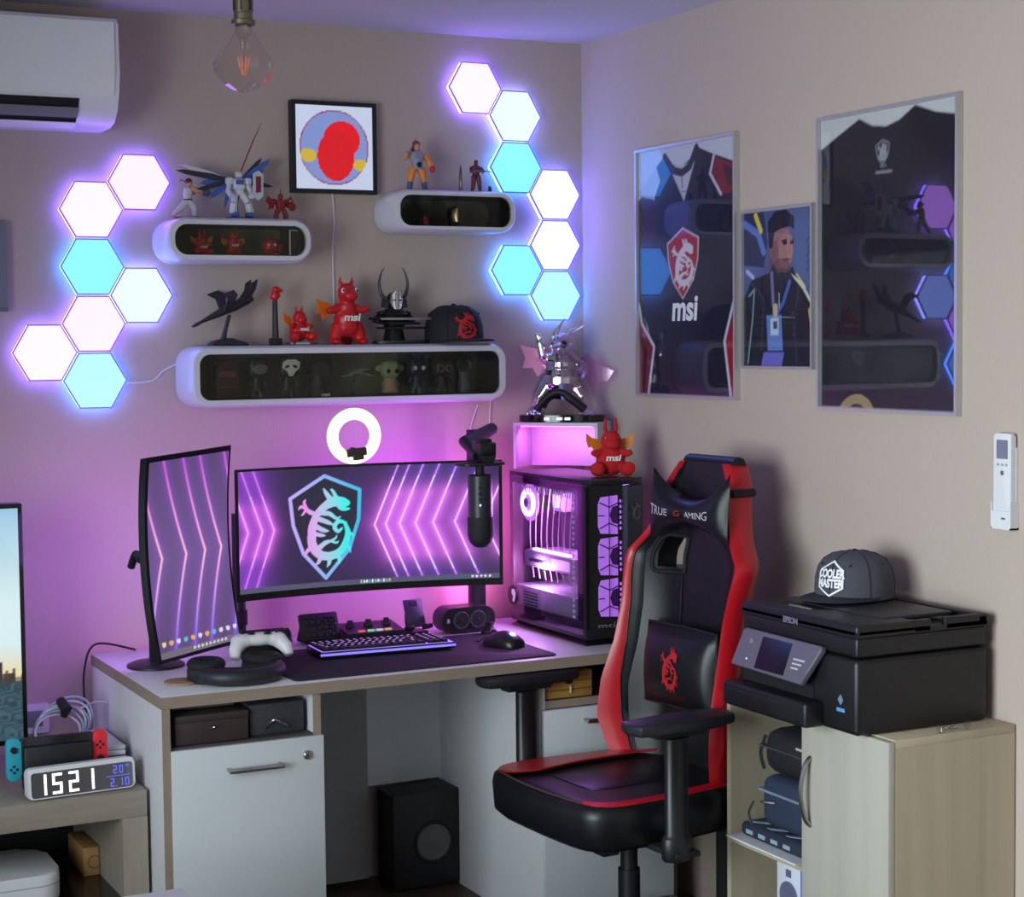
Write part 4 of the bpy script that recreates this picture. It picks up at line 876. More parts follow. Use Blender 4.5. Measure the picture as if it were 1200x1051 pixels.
PINK, VIO, BLUE, HOT = (255, 120, 235), (165, 70, 235), (90, 90, 240), (255, 225, 255)
# main ultrawide
ML, MR = Vector((-1.252, -.352, 0)), Vector((-.488, -.402, 0)); e = (MR-ML); mw = e.length; e.normalize(); n = Vector((e.y, -e.x, 0))
mc = (ML+MR)/2; mh = .352; mc.z = 1.082
S = curved_panel(mc - n*.055, e, (0, 0, 1), n, mw, mh, .055, 0)
t = thing('ultrawide_monitor', 'wide curved monitor showing a dragon shield between pink chevrons', 'monitor', (mc.x, mc.y, .75))
panel_body(S, .045).obj('housing', M_MON, t)
cv = Canvas(mw, mh, 340, 150, (44, 36, 66))
gx = np.exp(-((cv.U-.70)/.28)**2)*np.exp(-((cv.V-.5)/.4)**2); cv.C += (gx*.35)[..., None]*s2l(VIO); cv.C += (np.exp(-((cv.U-.02)/.12)**2)*.3)[..., None]*s2l(VIO)
for tip, br in ((.036, .9), (.092, .9), (.138, 1.0)):
    P = [(tip-.082, 1.02), (tip, .5), (tip-.082, -.02)]
    cv.glow(P, .010, VIO, .55*br); cv.glow([(tip-.03, .69), (tip, .5), (tip-.03, .31)], .012, PINK, .5); cv.line(P, .0042, (220, 120, 245)); cv.line([(tip-.045, .79), (tip, .5), (tip-.045, .21)], .0035, (255, 190, 250), .8)
for tip, br in ((.530, .5), (.573, .8), (.626, 1.0), (.687, 1.0), (.754, .95), (.836, .8), (.945, .6)):
    P = [(tip+.098, 1.02), (tip, .5), (tip+.098, -.02)]
    cv.glow(P, .009, BLUE, .45*br); cv.glow([(tip+.05, .76), (tip, .5), (tip+.05, .24)], .016, PINK, .75*br); cv.line(P, .0045, (226, 130, 250)); cv.line([(tip+.075, .90), (tip, .5), (tip+.075, .10)], .0038, HOT, .85)
cx, cy, sx, sy = .338, .515, .272, .80
sh = [(cx+x*sx, cy+y*sy) for x, y in SHIELD]; cv.poly(sh, (40, 38, 58))
grad = np.clip((cv.U-.22)/.24, 0, 1)[..., None]; shc = s2l((190, 170, 250))*(1-grad)+s2l((60, 190, 235))*grad
al = np.clip((.0105/2-cv.dist(sh+[sh[0]]))/(mw/340)+.5, 0, 1)[..., None]; cv.C = cv.C*(1-al)+shc*al
def dragcol(c):
    g = np.clip((c.U-.26)/.15, 0, 1)[..., None]; return s2l((235, 150, 235))*(1-g)+s2l((70, 235, 230))*g
emblem_paint(cv, cx, cy-.0, .225, .60, dragcol)
cv.mix((cv.V < .045)*1.0, (84, 84, 112))
for k in range(11): cv.ell(.475+.011*k, .022, .0035, .013, random.choice([(235, 235, 235), (80, 190, 220), (230, 180, 90), (120, 220, 160)]))
for k in range(5): cv.ell(.90+.016*k, .022, .005, .010, (225, 225, 235))
me = cv.mesh('screen', lambda u, v: S(.013+u*.974, .055+v*.925, .0012)); finish(me, 'screen', M_SCR, t, 0)
b = B(); b.box((-.05, -.03, -.05), (.05, .0, .05), .004, M=frame(mc-n*.11, e, -n, (0, 0, 1))); b.obj('mount_plate', M_BLK, t)
for zz in (-.09, .09):
    b = B(); b.box((-.28, -.003, zz-.004), (.28, .0, zz+.004), M=frame(mc-n*.098, e, -n, (0, 0, 1))); b.obj('bias_light', emis('bias_violet', (.6, .12, 1.0), 2.5), t, 0)
px_ = at(286, 720, 1, -.17)
mp = thing('monitor_pole', 'black clamp pole rising behind the left end of the wide monitor', 'monitor arm', (px_.x, -.13, .75))
b = B(); b.box((px_.x-.03, -.16, .7505), (px_.x+.03, -.10, .762), .003); b.obj('clamp', M_BLK, mp)
b = B(); b.cyl((px_.x, -.13, .76), (px_.x, -.13, 1.12), .0175, n=18); b.obj('pole', M_BLK, mp)
b = B(); b.cyl((px_.x, -.13, .81), (px_.x, -.13, .85), .022, n=18); b.obj('collar', M_BLKM, mp)
b = B(); b.tube([(px_.x, -.13, 1.09), (px_.x+.15, -.16, 1.09), (mc.x-.03, mc.y+.13, 1.085)], .016, 10); b.obj('arm', M_BLK, mp)
# portrait monitor
e2 = Vector((.263, .14, .016)).normalized(); n2 = Vector((.47, -.88, 0)).normalized(); up2 = n2.cross(e2).normalized()
if up2.z < 0: up2 = -up2
c2 = Vector((-1.3935, -.45, 1.058))
S_ = curved_panel(c2 - n2*.02, e2, up2, n2, .298, .522, 0, .026)
t = thing('portrait_monitor', 'upright curved monitor turned on its side with stacked pink chevrons', 'monitor', (c2.x, c2.y, .75))
panel_body(S_, .055).obj('housing', M_MON, t)
cv = Canvas(.298, .522, 120, 200, (108, 84, 138))
cv.C *= (1-.35*np.abs(cv.V-.5)*2)[..., None]
ybr = np.clip(1-np.abs(cv.V-.5)*2.2, 0, 1)
for tip in (.16, .46, .70, .91, 1.22):
    P = [(tip-.30, 1.02), (tip, .5), (tip-.30, -.02)]
    d = cv.dist(P); cv.C += (np.exp(-d/.012)*.35)[..., None]*s2l(VIO)
    top_, mid, bot = s2l((200, 90, 215)), s2l((255, 190, 205)), s2l((110, 105, 240))
    base = np.where((cv.V > .5)[..., None], top_, bot); col = base*(1-ybr[..., None])+mid*ybr[..., None]
    a = np.clip((.0072/2-d)/.0025+.5, 0, 1)[..., None]; cv.C = cv.C*(1-a)+col*a
cv.mix((cv.V < .035)*1.0, (112, 106, 118))
for k in range(11): cv.ell(.06+.09*k, .072, .026, .013, random.choice([(225, 225, 235), (235, 180, 70), (90, 190, 225), (240, 215, 150)]), .9)
for k in range(9): cv.ell(.42+.05*k, .018, .014, .008, (225, 225, 230), .8)
me = cv.mesh('screen', lambda u, v: S_(.03+u*.945, .018+v*.955, .0012)); finish(me, 'screen', M_SCR, t, 0)
b = B(); b.tube([c2-n2*.05, c2-n2*.13], .028, 14); b.obj('mount', M_BLK, t)
for xx in (-.08, .08):
    b = B(); b.box((xx-.004, -.003, -.18), (xx+.004, .0, .18), M=frame(c2-n2*.078, e2, -n2, (0, 0, 1))); b.obj('bias_light', emis('bias_violet', (.6, .12, 1.0), 2.5), t, 0)
base = c2-n2*.15
b = B(); b.tube([(base.x, base.y, .762), (base.x, base.y, 1.09)], .017, 14); b.obj('stand_pole', M_BLK, t)
b = B(); b.lathe([(.075, 0), (.075, .006), (.06, .012), (.02, .016)], Matrix.Translation((base.x, base.y, .7505))); b.obj('stand_foot', M_BLK, t)
hk = at(157, 655, 1, -.42)
b = B(); b.tube(spline([c2-n2*.05-e2*.14, hk+Vector((.01, .02, .01)), hk+Vector((-.008, 0, -.02))]), [.010]*13, 8); b.obj('side_hook', M_BLKM, t)
# ring light clipped to the wide monitor
rc = at(415, 511, 1, -.258)
t = thing('ring_light', 'glowing warm white ring light clipped on top of the wide monitor', 'lamp', (rc.x, rc.y, 1.26))
RM = PL(rc, (1, -.08, .10), (0, -.05, 1))
b = B(); b.torus(.062, .016, RM, 48, 14, sq=.42); b.obj('diffuser', emis('ring_warm', (1.0, .76, .42), 2.6), t)
b = B(); b.torus(.062, .0175, RM @ Matrix.Translation((0, 0, -.004)), 48, 12, sq=.35); b.obj('ring_back', M_WHITE, t)
b = B(); b.box((-.028, -.056, -.004), (.030, -.034, .012), .003, M=RM); b.box((-.012, -.066, -.002), (.018, -.05, .018), .002, M=RM); b.box((-.016, -.036, -.002), (-.004, -.030, .016), .001, M=RM); b.obj('phone_clip', mat('clip_brown_black', (58, 46, 40), .5), t)
b = B(); b.tube([RM @ Vector((0, -.078, -.006)), (rc.x, rc.y+.006, 1.25), (rc.x, rc.y+.006, 1.20)], .006, 8); b.box((rc.x-.02, rc.y-.004, 1.17), (rc.x+.02, rc.y+.012, 1.21), .002); b.obj('clamp', M_BLK, t)

# ================================================================ microphone on boom
pp = at(559, 705, 1, -.13)
t = thing('boom_microphone', 'black studio microphone hanging from a boom arm in front of the wide monitor', 'microphone', (pp.x, -.13, .75))
b = B(); b.box((pp.x-.03, -.16, .7505), (pp.x+.03, -.10, .765), .003); b.obj('clamp', M_BLK, t)
b = B(); b.box((pp.x-.022, -.148, .762), (pp.x+.022, -.112, 1.33), .004); b.obj('pole', M_BLK, t)
m0 = at(563, 598, 1, -.47)
b = B(); b.tube([(pp.x, -.13, 1.30), (pp.x+.01, -.22, 1.335), (m0.x+.005, -.36, 1.31), (m0.x, -.455, 1.275)], [.018, .018, .016, .014], 10); b.obj('boom', M_BLK, t)
hz = at(565, 528, 1, -.45)
b = B(); b.box((hz.x-.024, -.49, hz.z-.012), (hz.x+.026, -.43, hz.z+.024), .006); b.cyl((hz.x+.004, -.48, hz.z-.012), (hz.x+.004, -.44, hz.z-.012), .024, n=20); hd = b.obj('pivot_head', M_BLK, t)
b = B(); b.box((hz.x-.020, -.48, hz.z+.022), (hz.x+.016, -.45, hz.z+.034), .003); b.obj('top_clip', M_BLKM, hd)
pz = at(565, 545, 1, -.47).z
b = B(); b.prism(rrect(.135, .085, .03), .008, Matrix.Translation((m0.x, -.47, pz)), .002); b.obj('shelf_plate', M_BLK, t)
zt, zb = at(563, 556, 1, -.47).z, at(563, 642, 1, -.47).z
b = B(); b.cyl((m0.x, -.47, pz), (m0.x, -.47, zt-.002), .013, n=14); b.obj('stem', M_BLKM, t)
hh = zt-zb
b = B(); b.lathe([(.031, zt), (.034, zt-.003), (.034, zb+hh*.42), (.031, zb+hh*.41)][::-1], Matrix.Translation((m0.x, -.47, 0)), 32); body = b.obj('body', mat('mic_charcoal', (36, 38, 44), .4), t)
b = B(); b.lathe([(.002, zb), (.018, zb+.004), (.030, zb+.016), (.036, zb+.034), (.0365, zb+hh*.42), (.033, zb+hh*.425)], Matrix.Translation((m0.x, -.47, 0)), 32); b.obj('grille', mat('mic_mesh', (22, 22, 25), .65, var=.8, scale=500, bump=.6), t)
fm = (CAM-m0); fm.z = 0; fm.normalize(); fmx = Vector((-fm.y, fm.x, 0))
for k, zz in enumerate((zt-.022, zt-.034, zt-.050, zt-.066)):
    b = B(); b.lathe([(.0055 if k else .003, 0), (.0055 if k else .003, .002), (.001, .003)], frame(Vector((m0.x, -.47, zz))+fm*.0338, fmx, (0, 0, 1), fm), 14); b.obj('knob', M_BLKM, body)
b = B(); b.ell(Vector((m0.x, -.47, zt-.082))+fm*.034, (.003, .003, .003), n=8); b.obj('status_light', emis('blue_led', (.2, .5, 1), 3), body)

# ================================================================ small things on the desk
def dbox(): return None
Zd = DZ+.0045
# keyboard (turned a little)
kc = Vector((-.872, -.425, Zd)); kr = .05
t = thing('mechanical_keyboard', 'black mechanical keyboard with glowing violet key gaps on the mat', 'keyboard', kc, -.06)
b = B(); b.box((-.19, -.068, .003), (.19, .068, .020), .004); b.obj('case', M_BLK, t, 35, True)
b = B(); b.box((-.186, -.064, .0202), (.186, .064, .0208)); b.obj('backlight_plate', emis('key_violet', (.28, .18, 1.0), 1.5), t, 0, True)
b = B(); b.box((-.191, -.0695, .010), (.191, -.066, .016)); b.obj('light_bar', emis('key_violet2', (.22, .16, 1.0), 1.1), t, 0, True)
b = B()
rows = [[1]*15, [1]*13+[2], [1.5]+[1]*12+[1.5], [1.75]+[1]*11+[2.25], [2.25]+[1]*10+[2.75], [1.25, 1.25, 1.25, 6.25, 1.25, 1.25, 1.25, 1.25]]
for r, row in enumerate(rows):
    x = -.183; y = .052-r*.0208
    for wdt in row+[.3]+[1]*3:
        if wdt == .3: x += .006; continue
        w_ = wdt*.0195; 
        b.loft([[(x+ins, y-.0092+ins, z), (x+w_-.0018-ins, y-.0092+ins, z), (x+w_-.0018-ins, y+.0092-ins, z), (x+ins, y+.0092-ins, z)] for z, ins in ((.0210, 0), (.0285, .0022))])
        x += w_
ky = b.obj('keys', mat('keycap_black', (20, 20, 26), .5), t, 0, True); ky['kind'] = 'stuff'
b = B()
for r, row in enumerate(rows[:5]):
    x = -.183; y = .054-r*.0208
    for wdt in row+[.3]+[1]*3:
        if wdt == .3: x += .006; continue
        b.box((x+wdt*.0195*.5-.004, y-.002, .0286), (x+wdt*.0195*.5+.002, y+.003, .0289)); x += wdt*.0195
lg = b.obj('key_legends', emis('legend_violet', (.5, .4, 1.0), 1.0), t, 0, True); lg['kind'] = 'stuff'
# mouse
mc_ = at(590, 752, 2, Zd+.01); 
t = thing('gaming_mouse', 'black mouse with a blue lit logo on the mat', 'mouse', (mc_.x, mc_.y, Zd), .35)
b = B(); b.loft([[(x*wd, y, z*hg+.001) for x, z in ((-1, 0), (-1.02, .4), (-.8, .8), (-.3, 1), (.3, 1), (.8, .8), (1.02, .4), (1, 0))] for y, wd, hg in ((-.060, .020, .012), (-.054, .028, .022), (-.03, .033, .035), (0, .032, .040), (.03, .030, .034), (.052, .026, .022), (.06, .018, .012))]); bd = b.obj('shell', mat('mouse_black', (26, 25, 30), .35), t, 60, True)
b = B(); b.ell((0, -.034, .0345), (.009, .010, .0035), RX(.35), 12); b.obj('lit_logo', emis('mouse_blue', (.25, .6, 1.0), 2.5), bd, 60, True)
b = B(); b.cyl((-.003, .036, .033), (.003, .036, .033), .008, n=14); b.obj('wheel', M_BLKM, bd, 40, True)
b = B(); b.tube(spline([(0, .058, .010), (.0, .075, .012), (-.006, .085, .004), (-.010, .10, .003)]), .002, 6); b.obj('cable', M_BLKM, t, 40, True)
q = at(577, 743, 2, Zd)
t = thing('mouse_bungee', 'small black cable holder behind the mouse', 'cable holder', (q.x, q.y+.02, Zd))
b = B(); b.lathe([(.024, 0), (.024, .006), (.014, .014), (.010, .024), (.014, .032), (.003, .036)], None, 20); b.obj('weight', M_BLK, t, 40, True)
b = B(); b.tube([(-.006, 0, .03), (-.007, 0, .044)], .003, 6); b.tube([(.006, 0, .03), (.007, 0, .044)], .003, 6); b.obj('clip', M_BLKM, t, 40, True)
# stereo speaker bar
q0, q1 = at(509, 740, 2, DZ), at(578, 738, 2, DZ); sx0, sx1 = -.612, -.445; sy = -.225
t = thing('desktop_speaker', 'black rounded speaker with two round drivers beneath the wide monitor', 'speaker', ((sx0+sx1)/2, sy, DZ))
b = B(); b.prism(rrect(sx1-sx0, .074, .034, 10), .07, PL(((sx0+sx1)/2, sy+.035, DZ+.0395), (1, 0, 0), (0, 0, 1)), .006); b.obj('cabinet', M_BLK, t)
for k, xx in enumerate((-.553, -.500)):
    b = B(); b.torus(.023, .003, FRONT((xx, sy-.035, DZ+.040)), 28, 8); rg = b.obj('driver_ring', mat('ring_charcoal', (58, 56, 64), .4), t)
    b = B(); b.lathe([(.022, .0005), (.014, -.004), (.012, -.003), (.001, .003)], FRONT((xx, sy-.0365, DZ+.040))); b.obj('cone', M_BLKM, rg)
b = B(); b.box((-.598, sy-.037, DZ+.034), (-.590, sy-.035, DZ+.046)); b.obj('badge', mat('badge_grey', (150, 150, 160), .4), t)
b = B(); b.box((-.58, sy-.03, DZ+.0003), (-.477, sy+.03, DZ+.006)); b.obj('foot', M_BLKM, t)
# phone stand
q = Vector((-.672, -.185, DZ))
t = thing('phone_stand', 'empty black folding phone stand behind the keyboard', 'phone stand', q, .1)
b = B(); b.prism(rrect(.072, .07, .012), .010, None, .002); b.obj('base', M_BLK, t, 35, True)
b = B(); b.tube([(0, .02, .008), (0, .03, .05), (0, .012, .075)], [.012, .010, .010], 10); b.obj('hinge_arm', M_BLK, t, 35, True)
b = B(); b.box((-.030, -.004, 0), (.030, .002, .082), .002, M=Matrix.Translation((0, -.022, .022)) @ Matrix.Rotation(-.35, 4, 'X')); bk = b.obj('back_plate', mat('stand_slate', (44, 44, 56), .35), t, 35, True)
for k in (-1, 1):
    b = B(); b.box((k*.030-.012, -.024, 0), (k*.030+.012, .002, .012), .002, M=Matrix.Translation((0, -.024, .014)) @ Matrix.Rotation(-.35, 4, 'X')); b.obj('lip', M_BLK, bk, 35, True)
b = B(); b.box((-.012, -.006, .062), (.012, -.0035, .076), M=Matrix.Translation((0, -.022, .022)) @ Matrix.Rotation(-.35, 4, 'X')); b.obj('slot', M_BLKM, bk, 0, True)
# audio mixer
q = Vector((-.822, -.225, DZ+.0045))
t = thing('audio_mixer', 'dark audio mixer box with knobs and small coloured buttons', 'mixer', q)
b = B(); b.loft([[(x, y, 0), (x, -y, 0), (x, -y, .042), (x, y, .026)] for x, y in ((-.085, -.05), (.085, -.05))]); b.obj('case', mat('mixer_black', (34, 32, 42), .45), t, 0, True)
for xx in (-.055, 0, .055):
    b = B(); b.lathe([(.014, 0), (.013, .006), (.009, .008), (.008, .018), (.001, .019)], Matrix.Translation((xx, .012, .036))); k_ = b.obj('knob', M_BLKM, t, 40, True)
for xx, cc in ((-.04, (1, .12, .15)), (-.012, (.2, 1, .4)), (.014, (.8, .8, .9)), (.04, (1, .5, .15))):
    b = B(); b.box((xx-.010, -.043, .0275), (xx+.010, -.033, .0325), .001); b.obj('button', emis('btn%d' % int(xx*1000), cc, .55), t, 30, True)
b = B(); b.ell((.058, .034, .042), .003, n=8); b.obj('signal_light', emis('red_led', (1, .1, .2), 3), t, 60, True)
# key pad with screen keys
q = Vector((-.972, -.205, DZ+.0045))
t = thing('macro_keypad', 'black tilted macro keypad with a grid of dark screen keys', 'keypad', q, .05)
KM = Matrix.Translation((0, -.03, .006)) @ Matrix.Rotation(-.95+PI/2-.35, 4, 'X')
b = B(); b.box((-.058, -.018, 0), (.058, .0, .080), .006, M=Matrix.Translation((0, -.02, .004)) @ Matrix.Rotation(-.38, 4, 'X')); cs = b.obj('case', M_BLK, t, 35, True)
b = B(); b.prism([(-.02, 0), (.055, 0), (.02, .07)], .08, frame((-.04, 0, 0), (0, 1, 0), (0, 0, 1), (1, 0, 0))); b.obj('stand', M_BLKM, t, 0, True)
for r in range(3):
    for c_ in range(5):
        b = B(); b.box((-.048+c_*.0196, -.0205, .010+r*.0196), (-.032+c_*.0196, -.0175, .026+r*.0196), .002, M=Matrix.Translation((0, -.02, .004)) @ Matrix.Rotation(-.38, 4, 'X')); b.obj('key', mat('lcd_key', (20, 24, 38), .2), cs, 35, True)
# black cylinder speaker left
q0 = at(277, 748, 1, -.30); q1 = at(337, 748, 1, -.30); zc = DZ+.036
t = thing('cylinder_speaker', 'black cylindrical speaker lying beneath the corner of the wide monitor', 'speaker', ((q0.x+q1.x)/2, -.30, DZ))
b = B(); b.tube([(q0.x, -.30, zc), (q0.x+.012, -.30, zc), (q1.x-.012, -.30, zc), (q1.x, -.30, zc)], [.028, .034, .034, .028], 24); b.obj('cabinet', mat('speaker_cloth', (24, 22, 28), .75, var=.4, scale=300), t)
b = B(); b.torus(.03, .003, frame((q1.x, -.30, zc), (0, 1, 0), (0, 0, 1), (1, 0, 0)), 24, 6); b.obj('end_ring', M_BLK, t)
b = B(); b.box((q0.x+.03, -.325, DZ+.0003), (q1.x-.03, -.275, DZ+.004)); b.obj('foot', M_BLKM, t)
# headset lying flat
hc = Vector((-1.335, -.615, DZ+.001))
t = thing('headset', 'large black padded headset lying at the front left of the desk', 'headset', hc, .08)
MH = mat('headset_black', (30, 31, 38), .5)
arc = [(.098*math.cos(a), .085*math.sin(a), .0245+.004*math.sin(a)) for a in [PI*(1.02+.96*i/24) for i in range(25)]]
b = B(); b.tube(arc, .0215, 12, flat=1.0); b.obj('headband', MH, t, 60, True)
b = B(); b.tube([(x*.97, y*.86, z+.012) for x, y, z in arc[5:20]], .013, 10); b.obj('band_cushion', mat('headset_pad', (20, 20, 24), .8), t, 60, True)
for k in (-1, 1):
    CM = Matrix.Translation((k*.075, .03, .0)) @ Matrix.Rotation(k*.25, 4, 'Z')
    b = B(); b.lathe([(.043, .0005), (.048, .006), (.048, .030), (.043, .037)], CM @ Matrix.Diagonal((1, 1.2, 1, 1))); cu = b.obj('ear_cup', MH, t, 45, True)
    b = B(); b.torus(.035, .0135, CM @ Matrix.Diagonal((1, 1.2, 1, 1)) @ Matrix.Translation((0, 0, .043)), 30, 10); b.obj('ear_cushion', mat('headset_pad', (20, 20, 24)), cu, 60, True)
    b = B(); b.tube([(k*.098, -.0, .020), (k*.105, .02, .022), (k*.1, .04, .022)], [.014, .010, .008], 8); b.obj('yoke', M_BLKM, cu, 60, True)
# white game pad leaning on the headset
gc = Vector((-1.255, -.535, DZ+.058))
t = thing('game_controller', 'white game controller resting on the right ear cup of the headset', 'game controller', gc, -.1)
MW2 = mat('pad_white', (226, 224, 226), .4)
b = B()
b.ell((0, 0, .028), (.052, .026, .018)); b.ell((-.042, 0, .026), (.032, .026, .019)); b.ell((.042, 0, .026), (.032, .026, .019))
for k in (-1, 1): b.tube([(k*.05, -.005, .024), (k*.066, -.022, .006), (k*.070, -.036, -.014)], [.022, .018, .013], 10)
b.blob('shell', MW2, t, .004, 3, True)
for k, xx, yy in ((0, -.042, .0), (1, .020, -.012)):
    b = B(); b.lathe([(.011, .042), (.007, .044), (.007, .050), (.010, .053), (.001, .054)], Matrix.Translation((xx, yy, 0)), 16); b.obj('thumb_stick', M_BLKM, t, 50, True)
b = B(); b.box((-.03, -.014, .0425), (-.012, -.009, .047), .001); b.box((-.0235, -.020, .0425), (-.0185, -.002, .047), .001); b.obj('direction_pad', M_BLKM, t, 30, True)
for a in range(4):
    b = B(); b.ell((.045+.010*math.cos(PI/2*a), .002+.010*math.sin(PI/2*a), .045), (.004, .004, .003), n=8); b.obj('face_button', M_BLK, t, 60, True)

# ================================================================ tower computer
PX0, PX1, PYF, PYB, PZ0, PZ1 = -.345, -.147, -.622, -.165, .7525, 1.207
M_CASE = mat('case_black', (20, 20, 24), .4, var=.08)
t = thing('tower_computer', 'black tower computer with glass side and violet glowing fans', 'computer', ((PX0+PX1)/2, (PYF+PYB)/2, DZ))
b = B(); b.loft([[(PX0+i, PYF+i*1.5, z), (PX1-i, PYF+i*1.5, z), (PX1-i, PYB-i, z), (PX0+i, PYB-i, z)] for z, i in ((DZ+.0005, .0), (DZ+.016, .02))]); b.obj('foot', M_CASE, t, 0)
zb0 = DZ+.016
b = B(); b.box((PX0, PYF, zb0), (PX1, PYB, zb0+.03), .003); b.obj('floor_panel', M_CASE, t)
b = B(); b.prism([(PX0, PYB), (PX0, PYF+.03), (PX0+.02, PYF), (PX1-.06, PYF), (PX1, PYF+.03), (PX1, PYB)][::-1], .016, Matrix.Translation((0, 0, PZ1-.016)), .002); b.obj('top_panel', mat('case_top', (30, 29, 36), .3), t)
b = B(); b.box((PX1-.006, PYF+.03, zb0+.03), (PX1, PYB, PZ1-.016)); b.obj('far_side_panel', M_CASE, t)
b = B(); b.box((PX0+.004, PYB-.008, zb0+.03), (PX1-.006, PYB, PZ1-.016)); b.obj('rear_panel', M_CASE, t)
b = B(); b.box((PX0, PYF, zb0+.03), (PX0+.006, PYF+.045, PZ1-.016)); b.box((PX0, PYB-.02, zb0+.03), (PX0+.006, PYB, PZ1-.016)); b.box((PX0, PYF+.045, PZ1-.032), (PX0+.006, PYB-.02, PZ1-.016)); b.box((PX0, PYF+.045, zb0+.03), (PX0+.006, PYB-.02, zb0+.05)); b.obj('glass_surround', M_CASE, t)
b = B(); b.box((PX0-.003, PYF+.012, zb0+.012), (PX0-.0005, PYB-.004, PZ1-.010)); b.obj('side_glass', glass('case_glass', (235, 228, 240), .9, 0, 1.45), t, 0)
gx_ = PX0+.001
M_V = mat('lit_grey', (150, 145, 160), .45)
b = B(); b.box((PX1-.03, PYF+.05, zb0+.03), (PX1-.024, PYB-.008, PZ1-.02)); mb = b.obj('motherboard_tray', mat('tray_grey', (96, 92, 104), .5), t)
b = B(); b.box((PX1-.036, -.46, .93), (PX1-.03, PYB-.03, 1.17)); b.obj('motherboard', mat('board_dark', (46, 44, 54), .4), t)
# power supply shroud
b = B(); b.box((PX0+.012, PYF+.05, zb0+.03), (PX1-.03, PYB-.01, .872), .003); sd_ = b.obj('power_supply_shroud', M_V, t)
for k in range(7):
    b = B(); b.box((PX0+.0105, PYB-.15+.0, .80+.009*k), (PX0+.012, PYB-.06, .803+.009*k)); b.obj('vent_slot', M_CASE, sd_, 0)
# graphics card
gz = at(640, 655, 0, PX0+.05).z
b = B(); b.box((PX0+.035, -.50, gz-.028), (PX1-.04, PYB-.02, gz+.020), .005); gpu = b.obj('graphics_card', M_V, t)
b = B(); b.box((PX0+.034, -.46, gz+.022), (PX0+.05, -.24, gz+.029), .002); b.obj('light_bar', emis('gpu_pink', (1.0, .55, 1.0), 3.5), gpu)
b = B(); b.box((PX0+.0335, -.47, gz-.02), (PX0+.035, -.36, gz+.01)); b.obj('backplate_stripe', mat('gpu_white', (205, 200, 212), .35), gpu)
b = B(); b.box((PX0+.034, -.35, gz-.012), (PX0+.0352, -.22, gz-.002)); b.obj('dark_stripe', M_CASE, gpu)
for yy in (-.40, -.28):
    b = B(); b.lathe([(.04, 0), (.038, -.006), (.012, -.004), (.002, -.008)], Matrix.Translation((PX0+.085, yy, gz-.028)), 24); b.obj('card_fan', M_CASE, gpu)
# rear fan, cooler pump
ff = at(615, 588, 0, PX0+.03); ff.y -= .022
FM = frame((PX0+.03, ff.y, ff.z), (0, -1, 0), (0, 0, 1), (-1, 0, 0))
b = B(); b.torus(.034, .008, FM, 36, 8); b.obj('fan_ring', emis('fan_pink', (1.0, .45, .98), 5.5), t)
b = B(); b.lathe([(.055, -.008), (.055, -.004), (.043, -.003)], FM); b.obj('fan_halo', emis('fan_violet', (.62, .16, .95), 1.3), t)
b = B(); b.lathe([(.014, .0), (.014, .008), (.002, .009)], FM); b.obj('fan_hub', M_V, t)
pm = at(662, 588, 0, PX1-.05)
b = B(); b.box((PX1-.075, pm.y-.035, pm.z-.028), (PX1-.035, pm.y+.035, pm.z+.03), .006); pu = b.obj('cooler_pump', M_V, t)
b = B(); b.box((PX1-.077, pm.y-.026, pm.z-.016), (PX1-.075, pm.y+.026, pm.z+.022)); b.obj('pump_light', emis('pump_pink', (1.0, .6, 1.0), 2.2), pu)
for k in range(4):
    b = B(); b.box((PX1-.08, -.40-.012*k, 1.03), (PX1-.034, -.394-.012*k, 1.15)); b.obj('memory_stick', emis('ram_violet', (.7, .3, 1.0), .9), t)
for k in range(8):
    y0 = -.22-.035*k; b = B(); b.tube(spline([(PX0+.05, y0, 1.16), (PX0+.03, y0-.02, 1.08), (PX0+.045, y0+.012, .99), (PX0+.06, y0+.02-.01*k*.3, .89)]), .0018, 6); b.obj('sleeved_cable', mat('cable_tan', (206, 186, 190), .5), t)
b = B(); b.lathe([(.030, 0), (.030, .0012), (.028, .0014)], frame((PX0-.003, at(602, 697, 0, PX0).y, at(602, 697, 0, PX0).z), (0, -1, 0), (0, 0, 1), (-1, 0, 0))); st = b.obj('round_sticker', mat('sticker_black', (16, 16, 20), .5), t)
sp_ = at(602, 697, 0, PX0-.005)
b = B(); b.prism([(-.012, .016), (.004, .018), (.012, .006), (.008, -.008), (.0, -.022), (-.008, -.016), (-.004, -.004), (-.014, .004)], .0006, SIDE((PX0-.0046, sp_.y, sp_.z))); b.obj('sticker_print', M_INK, st, 0)
b = B()
for k in range(26):
    y_ = -.215-.0135*k; x0_ = random.random()*.006
    b.box((PX0-.0034, y_, 1.150+x0_*.6), (PX0-.0031, y_-.003-.006*random.random(), 1.172)); 
for k in range(22):
    z_ = .82+.0155*k; b.box((PX0-.0034, -.553, z_), (PX0-.0031, -.563-.006*random.random(), z_+.008))
dc = b.obj('glass_decal_marks', mat('decal_lilac', (150, 140, 165), .5), t, 0); dc['kind'] = 'stuff'
